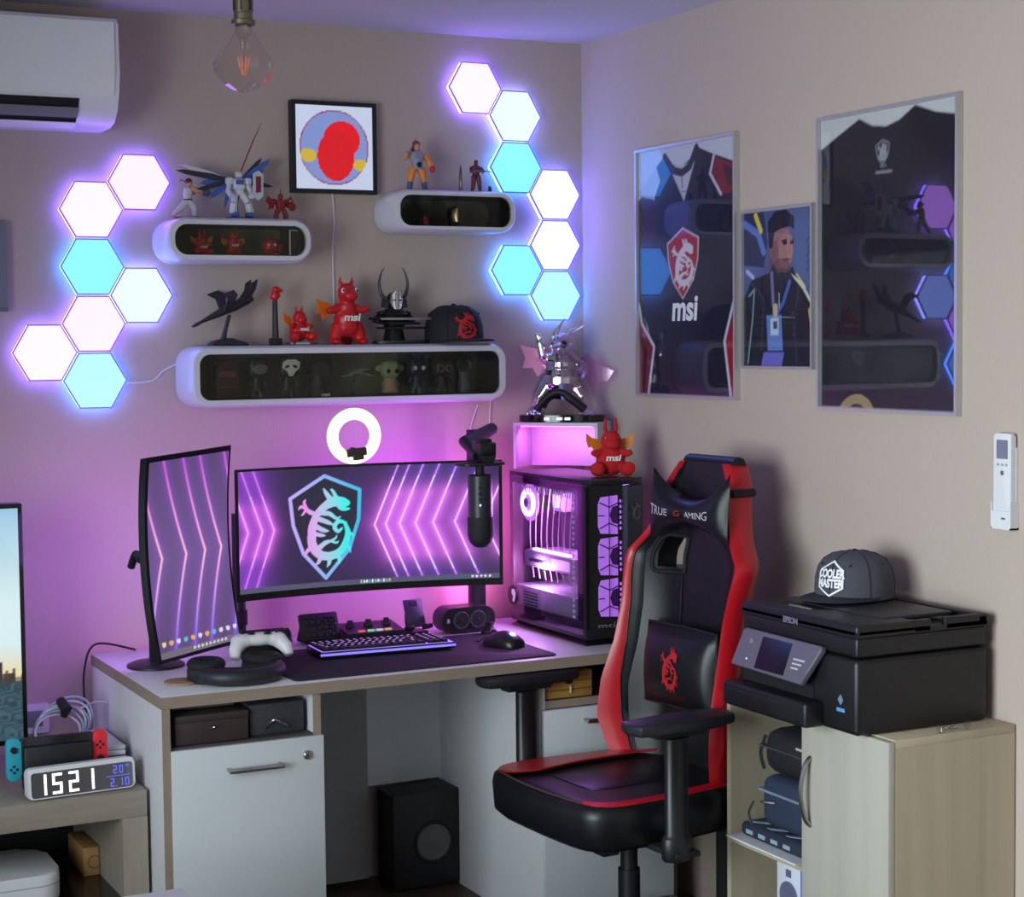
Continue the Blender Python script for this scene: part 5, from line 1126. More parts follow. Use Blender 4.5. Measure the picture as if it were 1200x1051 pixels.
# front face
b = B(); b.box((PX0+.004, PYF+.006, zb0+.03), (PX1-.075, PYF+.012, PZ1-.016)); fp = b.obj('front_mesh', M_BLKM, t)
b = B(); b.prism([(PX1-.078, PYF+.012), (PX1-.078, PYF-.006), (PX1-.070, PYF-.010), (PX1-.004, PYF+.018), (PX1, PYF+.03), (PX1, PYF+.05)][::-1], PZ1-.02-zb0-.006, Matrix.Translation((0, 0, zb0+.006)), .002); bp_ = b.obj('front_blade', mat('case_slate', (52, 54, 70), .42), t)
for zc_ in (1.108, .993, .878):
    cxf = PX0+.075; pts = [(-.032, -.03), (-.024, -.05), (.030, -.054), (.030, .054), (-.024, .05), (-.032, .03)]
    b = B(); b.prism(pts, .002, FRONT((cxf, PYF+.0058, zc_))); fl = b.obj('lit_fan', emis('front_violet', (.36, .07, .75), .8), t, 0)
    b = B(); b.prism([(.012, -.022), (.030, -.026), (.030, .026), (.012, .022), (.004, 0)], .0015, FRONT((cxf, PYF+.0036, zc_))); b.obj('fan_hub', mat('hub_violet', (70, 30, 100), .5), fl, 0)
    b = B()
    for p_, q_ in (((-.034, 0.0), (-.016, 0)), ((-.016, 0), (-.016, 0)), ((0, .056), (0, .022)), ((0, .022), (.03, .034)), ((0, .022), (-.03, .036)), ((0, -.056), (0, -.022)), ((0, -.022), (.03, -.034)), ((0, -.022), (-.03, -.036)), ((0, .022), (0, -.022))):
        if p_ == q_: continue
        b.cyl(FRONT((cxf, PYF-.001, zc_)) @ Vector((p_[0], p_[1], 0)), FRONT((cxf, PYF-.001, zc_)) @ Vector((q_[0], q_[1], 0)), .0016, n=6)
    b.obj('honeycomb_bar', M_BLKM, fl)
    b = B()
    for k in range(6): b.box((PX1-.086, PYF+.0045, zc_-.042+k*.015), (PX1-.081, PYF+.006, zc_-.034+k*.015))
    b.obj('edge_light', emis('front_violet_dim', (.5, .14, .9), .8), fl, 0)
text('lettering', 'msi', mat('silver_letters', (170, 165, 180), .35, .6), t, .030, FRONT((PX0+.066, PYF+.004, .800)), .0008, False, .15, sx=1.4)
emblem_mesh('emblem', .045, lambda x, y, l: Vector((PX1-.036+x*.9, PYF-.001+(x*.38)+.004-l, 1.115+y)), mat('emblem_grey', (120, 118, 130), .4, .5), bp_, False, .004)
l = bpy.data.lights.new('case_light', 'POINT'); l.energy = 6.5; l.color = (.72, .28, 1.0); l.shadow_soft_size = .03
lo_ = bpy.data.objects.new('case_light', l); COL.objects.link(lo_); lo_.location = (PX0+.055, -.36, 1.12)
l = bpy.data.lights.new('case_light', 'POINT'); l.energy = 4.5; l.color = (.78, .40, 1.0); l.shadow_soft_size = .02
lo_ = bpy.data.objects.new('case_light', l); COL.objects.link(lo_); lo_.location = (PX0+.03, -.30, .93)
q = at(731, 553, 2, PZ1)
toy_dragon('red_dragon_plush', 'red plush dragon with white letters sitting on the tower computer', (PX1-.058, PYF+.10, PZ1+.001), .158, True, body=mat('red_plush', (186, 20, 28), .85, var=.15, scale=300), horn=1.15, rot=-.35, wings=(1, -1), wingm=mat('amber_wing', (214, 122, 30), .5))

# ================================================================ white cube shelf and chrome statue in the corner
CZ0, CZ1 = 1.2085, 1.346; CQ = Vector((-.214, -.207, 0)); CW, CD = .262, .155   # front centre, width, depth; turned 45 degrees into the corner
t = thing('cube_shelf', 'white open corner box glowing pink inside behind the tower computer', 'shelf', (CQ.x, CQ.y, CZ0), -PI/4)
MCU = mat('cube_white', (208, 204, 212), .45, var=.02); ch_ = CZ1-CZ0
for nm, lo, hi in (('top_panel', (-CW/2, 0, ch_-.010), (CW/2, CD, ch_)), ('side_panel', (-CW/2, 0, .0), (-CW/2+.010, CD, ch_-.010)), ('side_panel', (CW/2-.010, 0, 0), (CW/2, CD, ch_-.010)), ('back_panel', (-CW/2+.010, CD-.006, 0), (CW/2-.010, CD-.001, ch_-.010))):
    b = B(); b.box(lo, hi, .001); b.obj(nm, MCU, t, 35, True)
b = B(); b.box((-CW/2+.02, .012, ch_-.013), (CW/2-.02, .018, ch_-.0101)); b.obj('led_strip', emis('cube_magenta', (.9, .10, 1.0), 6), t, 0, True)
cq = CQ+Vector((.707, .707, 0))*.06
l = area('cube_led', (cq.x-.02, cq.y-.02, CZ1-.018), (.35, .35, -1), .20, .05, .6, (.88, .14, 1.0))
def statue(loc, s):
    MC = mat('chrome', (226, 222, 224), .08, 1, var=.02); MCl = glass('statue_clear', (248, 232, 248), 1, .06, 2.3)
    t = thing('chrome_dragon_statue', 'half chrome half clear dragon statue on a black oval base', 'statue', loc, -.62)
    b = B(); b.prism([(.49*s*math.cos(a), .225*s*math.sin(a)) for a in [2*PI*i/36 for i in range(36)]], .075*s, None, .012*s); bs = b.obj('base', mat('base_gloss_black', (18, 17, 20), .12), t, 40, True)
    for xx in (-.14, .0, .09):
        b = B(); b.box(((xx-.04)*s, -.232*s, .02*s), ((xx+.03)*s, -.222*s, .055*s), .002*s); b.obj('plaque', M_STEEL, bs, 0, True)
    def shapes():
        b = B(); E = lambda c, r, R=None: b.ell([x*s for x in c], tuple(x*s for x in r), R, 14)
        E((0, .02, .46), (.255, .19, .23)); E((0, .0, .64), (.20, .15, .17)); E((0, -.01, .86), (.155, .15, .13)); E((.0, -.16, .81), (.10, .10, .07)); E((0, -.02, .74), (.10, .10, .10))
        for k in (-1, 1):
            b.tube([(k*.14*s, .02*s, .40*s), (k*.24*s, -.02*s, .26*s), (k*.28*s, -.02*s, .12*s)], [.15*s, .11*s, .085*s], 12); E((k*.29, -.09, .11), (.11, .13, .05))
            for q in (-1, 0, 1): E((k*.29+q*.07, -.20, .095), (.03, .05, .028))
        b.tube([(-.13*s, 0, .68*s), (-.21*s, -.05*s, .74*s), (-.24*s, -.07*s, .90*s)], [.075*s, .06*s, .045*s], 10)
        for q in (-1, 0, 1): b.tube([(-.24*s, -.07*s, .90*s), ((-.25+q*.045)*s, -.085*s, .985*s)], [.028*s, .012*s], 8)
        b.tube([(.13*s, 0, .66*s), (.25*s, -.06*s, .60*s), (.23*s, -.16*s, .52*s)], [.075*s, .06*s, .05*s], 10)
        return b
    shapes().blob('chrome_half', MC, t, .014*s, 3, True, cut=((.03*s, 0, 0), (1, 0, .12)))
    shapes().blob('clear_half', MCl, t, .014*s, 3, True, cut=((.031*s, 0, 0), (-1, 0, -.12)))
    for k, tip, m in ((-1, (.03, 1.15), MC), (1, (.25, 1.07), MCl)):
        b = B(); b.tube([((.08*k+.01)*s, .02*s, .92*s), ((.09*k+.02)*s, .02*s, 1.0*s), (tip[0]*s, .03*s, tip[1]*s)], [.045*s, .032*s, .006*s], 8); b.obj('horn', m, t, 60, True)
        P = [(0, 0), (.12, .14), (.36, .20), (.30, .06), (.33, -.06), (.22, -.06), (.16, -.16), (.08, -.08)] if k < 0 else [(0, 0), (.16, .10), (.26, -.02), (.46, -.10), (.38, -.22), (.30, -.20), (.26, -.32), (.14, -.20)]
        b = B(); b.prism([(k*x*s, y*s) for x, y in P], .015*s, PL((k*.13*s, .12*s, .66*s), (1, -.2*k, 0), (0, 0, 1))); b.obj('wing', mat('rose_wing', (205, 130, 165), .2, .3) if k < 0 else glass('pink_acrylic', (250, 215, 242), 1, .05, 1.6), t, 0, True)
    b = B(); b.ell((.04*s, -.15*s, .86*s), (.04*s, .03*s, .045*s), n=10); b.obj('eye', M_BLK, t, 60, True)
    b = B(); b.tube(spline([(-.27*s, -.15*s, .14*s), (-.14*s, -.19*s, .28*s), (.0, -.20*s, .335*s), (.12*s, -.20*s, .26*s), (.27*s, -.16*s, .14*s)], 5), [.045*s]*8+[.05*s]*6+[.06*s]*7, 10, flat=.8); b.obj('scarf', mat('scarf_black', (14, 13, 15), .6), t, 60, True)
statue((CQ.x+.055, CQ.y+.055, CZ1+.001), .268)

# ================================================================ coloured LED strip behind the desk
t = thing('led_strip', 'magenta glowing LED strip along the wall edge of the desk', 'light strip', (-.85, -.055, DZ))
b = B(); b.box((-1.56, -.0495, DZ-.022), (-.36, -.046, DZ-.008)); b.obj('carrier', M_WHITE, t)
b = B(); b.box((-1.56, -.046, DZ-.018), (-.36, -.044, DZ-.012)); b.obj('diodes', emis('strip_magenta', (1.0, .18, .95), 3), t)
area('monitor_back_led', (-.78, -.285, 1.10), (0, 1, .1), .60, .20, 5.2, (.50, .05, 1.0))
area('portrait_back_led', (-1.47, -.36, 1.02), (-.25, 1, 0), .22, .40, 1.8, (.52, .18, 1.0))
area('television_back_led', (-2.15, -.27, .95), (.15, 1, .1), 1.0, .45, 2.3, (.42, .25, 1.0))
area('tower_back_led', (-.40, -.13, .98), (-.2, 1, .3), .04, .35, 1.0, (1.0, .16, .75))
# cables by the microphone pole
for k, (a_, b_, c_) in enumerate((((575, 470), (573, 520), (577, 560)), ((560, 474), (551, 505), (556, 530)))):
    b = B(); b.tube(spline([at(x, y, 1, -.006) for x, y in (a_, b_, c_)]), .0018, 6); tag(b.obj('cable', M_WHITE, None), ('straight thin white cable hanging from the long shelf by the tower' if k == 0 else 'curved thin white cable on the wall behind the microphone'), 'cable')
b = B(); b.tube(spline([(-1.45, -.062, DZ+.004), (-1.56, -.07, DZ+.03), (-1.60, -.10, DZ-.03), (-1.605, -.12, .62), (-1.59, -.14, .51)]), .003, 8); tag(b.obj('cable', M_BLKM, None), 'black cable drooping over the left rear corner of the desk', 'cable')

# ================================================================ pictures on the right wall
M_SIL = mat('silver_frame', (196, 194, 194), .3, .6, var=.05)
M_PG = glass('picture_glass', (250, 250, 252), .85, .0, 1.5)
def wall_frame(name, label, y0, y1, z0, z1, bw, cv, depth=.022):
    """y0 > y1: far edge and near edge"""
    w, h = y0-y1, z1-z0; yc, zc = (y0+y1)/2, (z0+z1)/2
    t = thing(name, label, 'picture', (0, yc, z0))
    R4 = lambda a, c_: [(-a/2, -c_/2), (a/2, -c_/2), (a/2, c_/2), (-a/2, c_/2)]
    b = B(); b.flatring(R4(w, h), R4(w-2*bw, h-2*bw), depth, SIDE((-.0008, yc, zc))); b.obj('frame', M_SIL, t, 0)
    b = B(); b.box((-.006, y1+bw, z0+bw), (-.001, y0-bw, z1-bw)); b.obj('backing', M_BLKM, t, 0)
    fn = lambda u, v: (-.0085, y0-bw-u*(w-2*bw), z0+bw+v*(h-2*bw))
    pr = finish(cv.mesh('print', fn), 'print', printed('paper_print', 0, .6), t, 0)
    b = B(); b.box((-depth+.006, y1+bw, z0+bw), (-depth+.008, y0-bw, z1-bw)); b.obj('glass', M_PG, t, 0)
    return t, fn, pr
def shirt(cv, P, col): cv.poly(P, col)
cv = Canvas(.5, .7, 150, 210, (205, 210, 216))
BLK = (22, 24, 38)
cv.poly([(.0, .80), (.04, .82), (.20, .93), (.29, .968), (.36, .93), (.46, .915), (.56, .94), (.62, .985), (.76, .95), (1, .90), (1, 0), (0, 0)], BLK)
cv.poly([(.0, .835), (.20, .93), (.24, .87), (.17, .80), (.0, .82)], (186, 196, 208))  # pale backing, with a hexagon light's reflection painted into the colour
cv.poly([(.34, .92), (.60, .925), (.49, .775)], (196, 196, 202)); cv.line([(.29, .965), (.38, .905), (.47, .89), (.55, .91), (.62, .98)], .022, (14, 16, 30))
cv.line([(.47, .87), (.475, .83)], .004, (60, 60, 70)); cv.line([(.44, .815), (.52, .815)], .003, (110, 110, 120))
cv.poly([(.0, .80), (.16, .80), (.20, .62), (.0, .60)], (58, 22, 34)); cv.line([(.17, .80), (.20, .86)], .006, (200, 200, 210))
cv.poly([(.78, .94), (1, .885), (1, .79), (.86, .78), (.76, .86)], (128, 26, 40)); cv.line([(.80, .95), (.755, .87), (.86, .785)], .010, (205, 205, 215)); cv.poly([(.88, .90), (1, .87), (1, .8), (.92, .82)], (70, 18, 30))
cv.poly([(0, .30), (.15, .19), (.09, 0), (0, 0)], (132, 22, 34)); cv.line([(.0, .37), (.03, .29), (.165, .195), (.10, 0)], .011, (212, 208, 215)); cv.line([(.0, .24), (.07, .18), (.05, .02)], .018, (60, 14, 24))
cv.poly([(1, .34), (.90, .21), (.96, 0), (1, 0)], (160, 24, 36)); cv.line([(1, .40), (.89, .215), (.95, 0)], .011, (212, 208, 215))
cx, cy, sx, sy = .475, .532, .31, .255
cv.poly([(cx+x*sx*1.08, cy+y*sy*1.06) for x, y in SHIELD], (214, 200, 205)); cv.poly([(cx+x*sx, cy+y*sy) for x, y in SHIELD], (176, 24, 38)); emblem_paint(cv, cx, cy-.002, .25, .185, lambda c: s2l((226, 216, 220)))
a, z = at(742, 183, 0, -.021), at(857, 469, 0, -.021)
t, fn, pr = wall_frame('framed_jersey', 'silver framed black jersey with a red dragon shield and white letters', a.y, a.y-.52, z.z, z.z+.716, .008, cv, .017)
q = Vector(fn(.49, .345)); text('lettering', 'msi', M_INK, pr, .098, SIDE((-.0088, q.y, q.z)), .0004, False, .1, bold=.003, sx=1.0)
cv = Canvas(.3, .4, 120, 160, (70, 84, 128))
cv.C += (np.exp(-((cv.U-.85)/.25)**2-((cv.V-.75)/.3)**2)*.10)[..., None]*s2l((170, 200, 240)) + (np.exp(-((cv.U-.1)/.2)**2-((cv.V-.8)/.2)**2)*.25)[..., None]*s2l((150, 160, 220))
cv.poly([(0, 1), (.3, 1), (.36, .8), (.3, .64), (0, .66)], (44, 50, 84)); cv.line([(.02, .93), (.22, .86), (.30, .74)], .02, (96, 120, 190)); cv.line([(.18, .98), (.26, .88)], .016, (214, 196, 70)); cv.line([(.05, .62), (.14, .58)], .012, (170, 180, 220))
cv.poly([(0, 0), (0, .44), (.12, .56), (.36, .60), (.70, .60), (.86, .52), (1, .40), (1, 0)], (24, 26, 36))
cv.poly([(.40, .74), (.64, .74), (.70, .56), (.58, .50), (.44, .52), (.38, .58)], (104, 70, 78))
cv.ell(.55, .77, .155, .145, (150, 104, 104)); cv.ell(.62, .735, .10, .115, (164, 116, 112)); cv.ell(.42, .75, .035, .05, (140, 92, 94))
cv.poly([(.37, .84), (.36, .93), (.46, .99), (.62, 1.0), (.74, .95), (.74, .87), (.68, .89), (.55, .88), (.46, .86), (.43, .76), (.38, .76)], (24, 22, 34))
cv.line([(.57, .80), (.64, .805)], .006, (40, 26, 34)); cv.line([(.69, .80), (.73, .80)], .006, (40, 26, 34)); cv.line([(.665, .79), (.685, .735), (.65, .725)], .004, (112, 72, 78)); cv.line([(.60, .68), (.69, .685)], .006, (96, 48, 58)); cv.ell(.56, .64, .13, .05, (84, 56, 66), .6)
cv.ell(.47, .71, .05, .10, (96, 62, 78), .5); cv.ell(.68, .76, .05, .08, (196, 140, 130), .45); cv.poly([(.40, .84), (.40, .93), (.50, .985), (.64, .985), (.73, .94), (.70, .90), (.56, .895), (.47, .87)], (34, 28, 40)); cv.line([(.595, .785), (.63, .787)], .008, (30, 22, 30)); cv.line([(.70, .785), (.725, .787)], .008, (30, 22, 30)); cv.poly([(.36, .58), (.44, .66), (.50, .60), (.66, .60), (.72, .64), (.76, .58), (.60, .50), (.46, .51)], (34, 34, 46)); cv.line([(.12, .54), (.30, .44), (.26, .1)], .005, (52, 56, 72)); cv.line([(.80, .50), (.74, .3), (.78, .02)], .005, (50, 54, 70)); cv.ell(.72, .34, .014, .012, (70, 70, 84)); cv.ell(.73, .2, .014, .012, (70, 70, 84)); cv.line([(.08, .46), (.16, .50), (.13, .30), (.06, .02)], .006, (120, 150, 160)); cv.poly([(.70, .59), (.84, .54), (1, .41), (1, .37), (.86, .49), (.74, .56)], (206, 206, 180)); cv.line([(.95, .36), (.99, .22)], .006, (190, 196, 90)); cv.line([(.78, .585), (.9, .50)], .004, (230, 220, 90))
cv.line([(.42, .60), (.44, .40), (.48, .33)], .012, (120, 110, 160)); cv.line([(.68, .54), (.58, .40), (.48, .33)], .012, (70, 96, 180)); cv.poly([(.34, .33), (.56, .33), (.58, .10), (.36, .10)], (96, 128, 190)); cv.poly([(.40, .31), (.52, .31), (.52, .20), (.40, .20)], (190, 200, 215)); cv.poly([(.44, .29), (.50, .29), (.50, .24), (.44, .24)], (60, 80, 96)); cv.poly([(.30, .09), (.60, .09), (.56, .0), (.26, .0)], (110, 104, 190)); cv.line([(.47, .38), (.47, .34)], .02, (196, 176, 140))
for k in range(5): cv.line([(.92+.01*(k % 2), .60+.045*k), (.95, .63+.045*k)], .003, (40, 44, 70))
a, z = at(866, 250, 0, -.019), at(947, 433, 0, -.019)
wall_frame('framed_portrait', 'silver framed portrait of a dark haired person in a black jacket with lanyard', a.y, a.y-.318, z.z, z.z+.416, .007, cv, .016)
cv = Canvas(.5, .7, 120, 170, (206, 210, 204))
cv.poly([(0, .90), (.12, .935), (.30, .985), (.40, .955), (.50, .945), (.60, .96), (.71, .998), (.85, .965), (1, .945), (1, 0), (0, 0)], (17, 17, 24))
cx, cy = .475, .862; sh = [(cx+x*.095, cy+y*.075) for x, y in SHIELD]; cv.line(sh+[sh[0]], .0035, (150, 150, 158)); emblem_paint(cv, cx, cy, .07, .05, lambda c: s2l((160, 160, 166)))
cv.line([(.43, .795), (.54, .795)], .006, (150, 150, 156)); cv.line([(.46, .815), (.50, .815)], .006, (110, 110, 116))
sh = [(.55+x*.42, .45+y*.34) for x, y in SHIELD]; cv.line(sh+[sh[0]], .006, (26, 26, 34))
a, z = at(955, 141, 0, -.021), at(1120, 488, 0, -.021)
wall_frame('framed_shirt', 'large silver framed plain black shirt nearest the camera on the right wall', a.y, a.y-.522, z.z, z.z+.722, .008, cv, .017)
# air conditioner remote
a, z = at(1160, 507, 0, -.02), at(1189, 622, 0, -.02); yc = (a.y+z.y)/2; z0, z1 = z.z, a.z
t = thing('wall_remote', 'white air conditioner remote in a wall holder beside the large frame', 'remote', (0, yc, z0))
b = B(); b.prism(rrect(.054, z1-z0-.012, .006), .014, SIDE((-.006, yc, (z0+z1)/2+.006)), .003); rm = b.obj('remote_body', M_WHITE, t)
b = B(); b.box((-.0215, yc-.017, z1-.055), (-.020, yc+.017, z1-.014)); b.obj('display', mat('lcd_grey', (120, 124, 142), .2), rm)
for k in (-1, 0, 1):
    b = B(); b.ell((-.0205, yc+.013*k, z1-.068), (.002, .004, .003), n=8); b.obj('button', mat('button_grey', (160, 165, 172), .5), rm)
b = B(); b.ell((-.0205, yc, z1-.086), (.002, .0055, .0055), n=10); b.obj('power_button', mat('button_dark', (90, 92, 98), .5), rm)
b = B(); b.box((-.024, yc-.031, z0), (-.0008, yc+.031, z0+.004)); b.box((-.024, yc-.031, z0), (-.0008, yc-.028, z0+.060)); b.box((-.024, yc+.028, z0), (-.0008, yc+.031, z0+.060)); b.box((-.024, yc-.028, z0+.004), (-.0225, yc+.028, z0+.040)); b.box((-.006, yc-.028, z0), (-.0008, yc+.028, z1-.03)); b.obj('wall_holder', M_WHITE, t)
b = B(); b.box((-.0245, yc-.014, z0+.022), (-.024, yc-.002, z0+.026)); b.obj('maker_mark', mat('button_dark', (90, 92, 98)), t, 0)

# ================================================================ gaming chair
M_LEA = mat('black_leather', (16, 17, 21), .40, var=.2, scale=120, bump=.08, spec=.4)
M_LER = mat('red_leather', (188, 22, 36), .34, var=.08, scale=120, bump=.06)
CHX, CHY = -.462, -1.045
ch = thing('gaming_chair', 'black and red gaming chair with lumbar and neck cushions before the desk', 'chair', (CHX, CHY, 0), math.radians(184))
T = dict(local=True)
# base: five legs, casters, gas lift
b = B(); b.lathe([(.045, .06), (.05, .07), (.045, .12), (.03, .125)], None, 24); hub = b.obj('base_hub', M_BLK, ch, 40, True)
for k in range(5):
    a = 2*PI*k/5+.3; d = Vector((math.cos(a), math.sin(a), 0)); sd = Vector((-d.y, d.x, 0))
    b = B(); b.loft([[d*r+sd*w+Vector((0, 0, z1_)), d*r-sd*w+Vector((0, 0, z1_)), d*r-sd*w+Vector((0, 0, z0_)), d*r+sd*w+Vector((0, 0, z0_))] for r, w, z0_, z1_ in ((.03, .028, .065, .12), (.18, .024, .062, .105), (.31, .018, .06, .085))]); b.obj('base_leg', M_BLK, ch, 30, True)
    c = d*.305
    b = B()
    for q in (-1, 1): b.cyl(c+sd*(.012*q)+Vector((0, 0, .029)), c+sd*(.026*q)+Vector((0, 0, .029)), .028, n=20)
    b.cyl(c+Vector((0, 0, .03)), c+Vector((0, 0, .064)), .008, n=10); b.obj('caster', M_BLKM, ch, 40, True)
b = B(); b.cyl((0, 0, .12), (0, 0, .26), .028, n=20); b.cyl((0, 0, .26), (0, 0, .37), .022, n=20); b.obj('gas_lift', M_BLK, ch, 40, True)
b = B(); b.box((-.11, -.075, .352), (.11, .075, .385), .006); b.box((-.02, -.17, .36), (.02, .17, .378), .004); mech = b.obj('tilt_mechanism', M_BLKM, ch, 30, True)
b = B(); b.cyl((.06, -.075, .36), (.09, -.20, .352), .006, n=10); b.ell((.095, -.215, .351), (.014, .03, .009), n=10); b.obj('lever', M_BLK, mech, 40, True)
b = B(); b.box((.10, .06, .335), (.15, .11, .36), .006); b.obj('knob', M_BLK, mech, 30, True)
# seat
def seat_ring(z, off, dz=0):
    pts = []
    O = [(.285, -.16), (.29, 0), (.285, .16), (.262, .232), (.20, .262), (.05, .262), (-.12, .245), (-.21, .21), (-.225, 0), (-.21, -.21), (-.12, -.245), (.05, -.262), (.20, -.262), (.262, -.232)]
    P = spline([(x, y, 0) for x, y in O]+[(O[0][0], O[0][1], 0)], 3)[:-1]
    return [(p.x-off*p.x/.29, p.y-off*p.y/.262, z) for p in P]
b = B(); b.loft([seat_ring(.385, .05), seat_ring(.39, .02), seat_ring(.405, .004), seat_ring(.47, .0), seat_ring(.492, .004), seat_ring(.502, .014), seat_ring(.503, .045)]); b.obj('seat_cushion', M_LEA, ch, 50, True)
# red border with black inlay on top of the seat
def strip(pts_in, pts_out, z_in, z_out, th, name, m, par):
    b = B(); n_ = len(pts_in)
    L = [b.ring([(x, y, z) for x, y in pl]) for pl, z in ((pts_out, z_out), (pts_out, z_out+th), (pts_in, z_in+th), (pts_in, z_in))]
    for q in range(4):
        a_, c_ = L[q], L[(q+1) % 4]
        for i in range(n_-1): b.bm.faces.new((a_[i], a_[i+1], c_[i+1], c_[i]))
    for i in (0, n_-1): b.bm.faces.new([L[q][i] for q in range(4)])
    return b.obj(name, m, par, 50, True)
for k in (-1, 1):
    out = [(p.x, p.y*k) for p in spline([(-.19, .222, 0), (-.10, .237, 0), (.06, .252, 0), (.19, .252, 0), (.245, .226, 0), (.262, .19, 0)], 4)]
    if k < 0: inn = [(p.x, p.y*k) for p in spline([(-.18, .125, 0), (-.10, .13, 0), (.04, .13, 0), (.14, .115, 0), (.20, .105, 0), (.262, .12, 0)], 4)]
    else: inn = [(p.x, p.y*k) for p in spline([(-.18, .195, 0), (-.10, .212, 0), (.06, .236, 0), (.18, .238, 0), (.236, .216, 0), (.257, .186, 0)], 4)]
    strip(inn, out, (.514 if k < 0 else .5045), .500, .004, 'seat_side_trim', M_LER, ch)
b = B(); b.tube([(p.x, p.y, p.z) for p in spline([(.262, -.19, .503), (.276, -.1, .504), (.28, 0, .504), (.276, .1, .504), (.262, .19, .503)], 4)], .003, 6); b.obj('seat_piping', mat('amber_thread', (70, 46, 38), .6), ch, 50, True)
b = B(); b.prism(rrect(.30, .22, .05), .007, Matrix.Translation((.03, .0, .4985)), .003); b.obj('seat_inlay', M_LEA, ch, 40, True)
# backrest: profile tables over height
ZT = [.455, .52, .60, .70, .80, .90, .97, 1.03, 1.085, 1.15, 1.22, 1.275]
HW = [.195, .228, .250, .244, .228, .224, .234, .242, .186, .152, .138, .098]
BO = [.060, .100, .125, .120, .095, .080, .072, .060, .040, .022, .012, .0]
def hw(z): return float(np.interp(z, ZT, HW))
def bo(z): return float(np.interp(z, ZT, BO))
def bx(z): return -.185-.058*(z-.46)/.8
def bk(s_, z, off=0.0):
    """front skin of the backrest: s_ -1..1 across, z up"""
    k = max(0, (abs(s_)-.45)/.55)
    return Vector((bx(z)+bo(z)*k**1.4+off, s_*hw(z), z))
zs = np.linspace(.455, 1.275, 42); ss = np.linspace(-.80, .80, 25)
holes = lambda s_, z: .26 < -s_ < .70 and .985 < z < 1.075
b = B(); NF = {}; NB = {}
for j, z in enumerate(zs):
    for i, s_ in enumerate(ss):
        NF[i, j] = b.bm.verts.new(bk(s_, z)); NB[i, j] = b.bm.verts.new(bk(s_, z)*1.0+Vector((-.062 if abs(s_) < .7 else -.05, 0, 0)))
keep = lambda i, j: not holes((ss[i]+ss[i+1])/2, (zs[j]+zs[j+1])/2)
I_, J_ = len(ss)-1, len(zs)-1
for j in range(J_):
    for i in range(I_):
        if not keep(i, j): continue
        b.bm.faces.new((NF[i, j], NF[i+1, j], NF[i+1, j+1], NF[i, j+1])); b.bm.faces.new((NB[i, j], NB[i, j+1], NB[i+1, j+1], NB[i+1, j]))
        for di, dj, e0, e1 in ((-1, 0, (i, j), (i, j+1)), (1, 0, (i+1, j), (i+1, j+1)), (0, -1, (i, j), (i+1, j)), (0, 1, (i, j+1), (i+1, j+1))):
            ni, nj = i+di, j+dj
            if 0 <= ni < I_ and 0 <= nj < J_ and keep(ni, nj): continue
            b.bm.faces.new((NF[e0], NF[e1], NB[e1], NB[e0]))
for k in [v for v in b.bm.verts if not v.link_faces]: b.bm.verts.remove(k)
back = b.obj('backrest', M_LEA, ch, 50, True)
for k in (-1, 1):   # red bolster on each flank
    si = lambda z: float(np.interp(z, [.455, .56, .70, .85, 1.0, 1.275], [.80, .80, .85, .90, .91, .82]))
    b = B(); b.loft([[bk(k*.785, z, -.006), bk(k*(si(z)-.04), z, .0), bk(k*si(z), z, .004), bk(k*si(z), z, -.02), bk(k*.79, z, -.03)] for z in zs]); b.obj('inner_bolster', M_LEA, back, 60, True)
    b = B(); b.loft([[bk(k*si(z), z, .005), bk(k*(si(z)*.5+.49), z, .013), bk(k*.98, z, .010), bk(k*1.02, z, -.012), bk(k*1.01, z, -.05), bk(k*.92, z, -.066), bk(k*.79, z, -.052)] for z in zs]); b.obj('side_bolster', M_LER, back, 60, True)
    b = B(); b.tube([bk(k*si(z), z, .006) for z in zs[1:-1]], .0022, 6); b.obj('bolster_seam', M_LEA, back, 60, True)
    # rim around the opening
    if k > 0: continue
    loop = [bk(k*s_, z, .001) for s_, z in ((.26, .985), (.48, .983), (.70, .985), (.71, 1.03), (.68, 1.077), (.46, 1.079), (.27, 1.077), (.25, 1.03), (.26, .985))]
    b = B(); b.tube(spline(loop, 4), .006, 8); b.obj('opening_rim', M_BLKM, back, 60, True)
    b = B(); b.tube([bk(k*.30, z, .002) for z in np.linspace(.80, .975, 8)], .0018, 6); b.obj('panel_seam', M_BLKM, back, 60, True)
b = B(); b.tube([bk(s_, 1.268, -.03) for s_ in np.linspace(-1, 1, 9)], .024, 10); b.obj('head_roll', M_LEA, back, 60, True)
b = B(); b.tube([bk(s_, 1.205, .004) for s_ in np.linspace(.3, 1.05, 8)]+[bk(1.05, 1.205, -.06), bk(.2, 1.205, -.07)], .007, 8, flat=1.5); b.obj('cushion_strap', M_BLKM, back, 60, True)
for k in (-1, 1):   # recliner joints
    b = B(); b.box((-.24, k*.235-.015, .37), (-.13, k*.235+.015, .56), .008); b.obj('recliner_bracket', M_BLK, ch, 30, True)
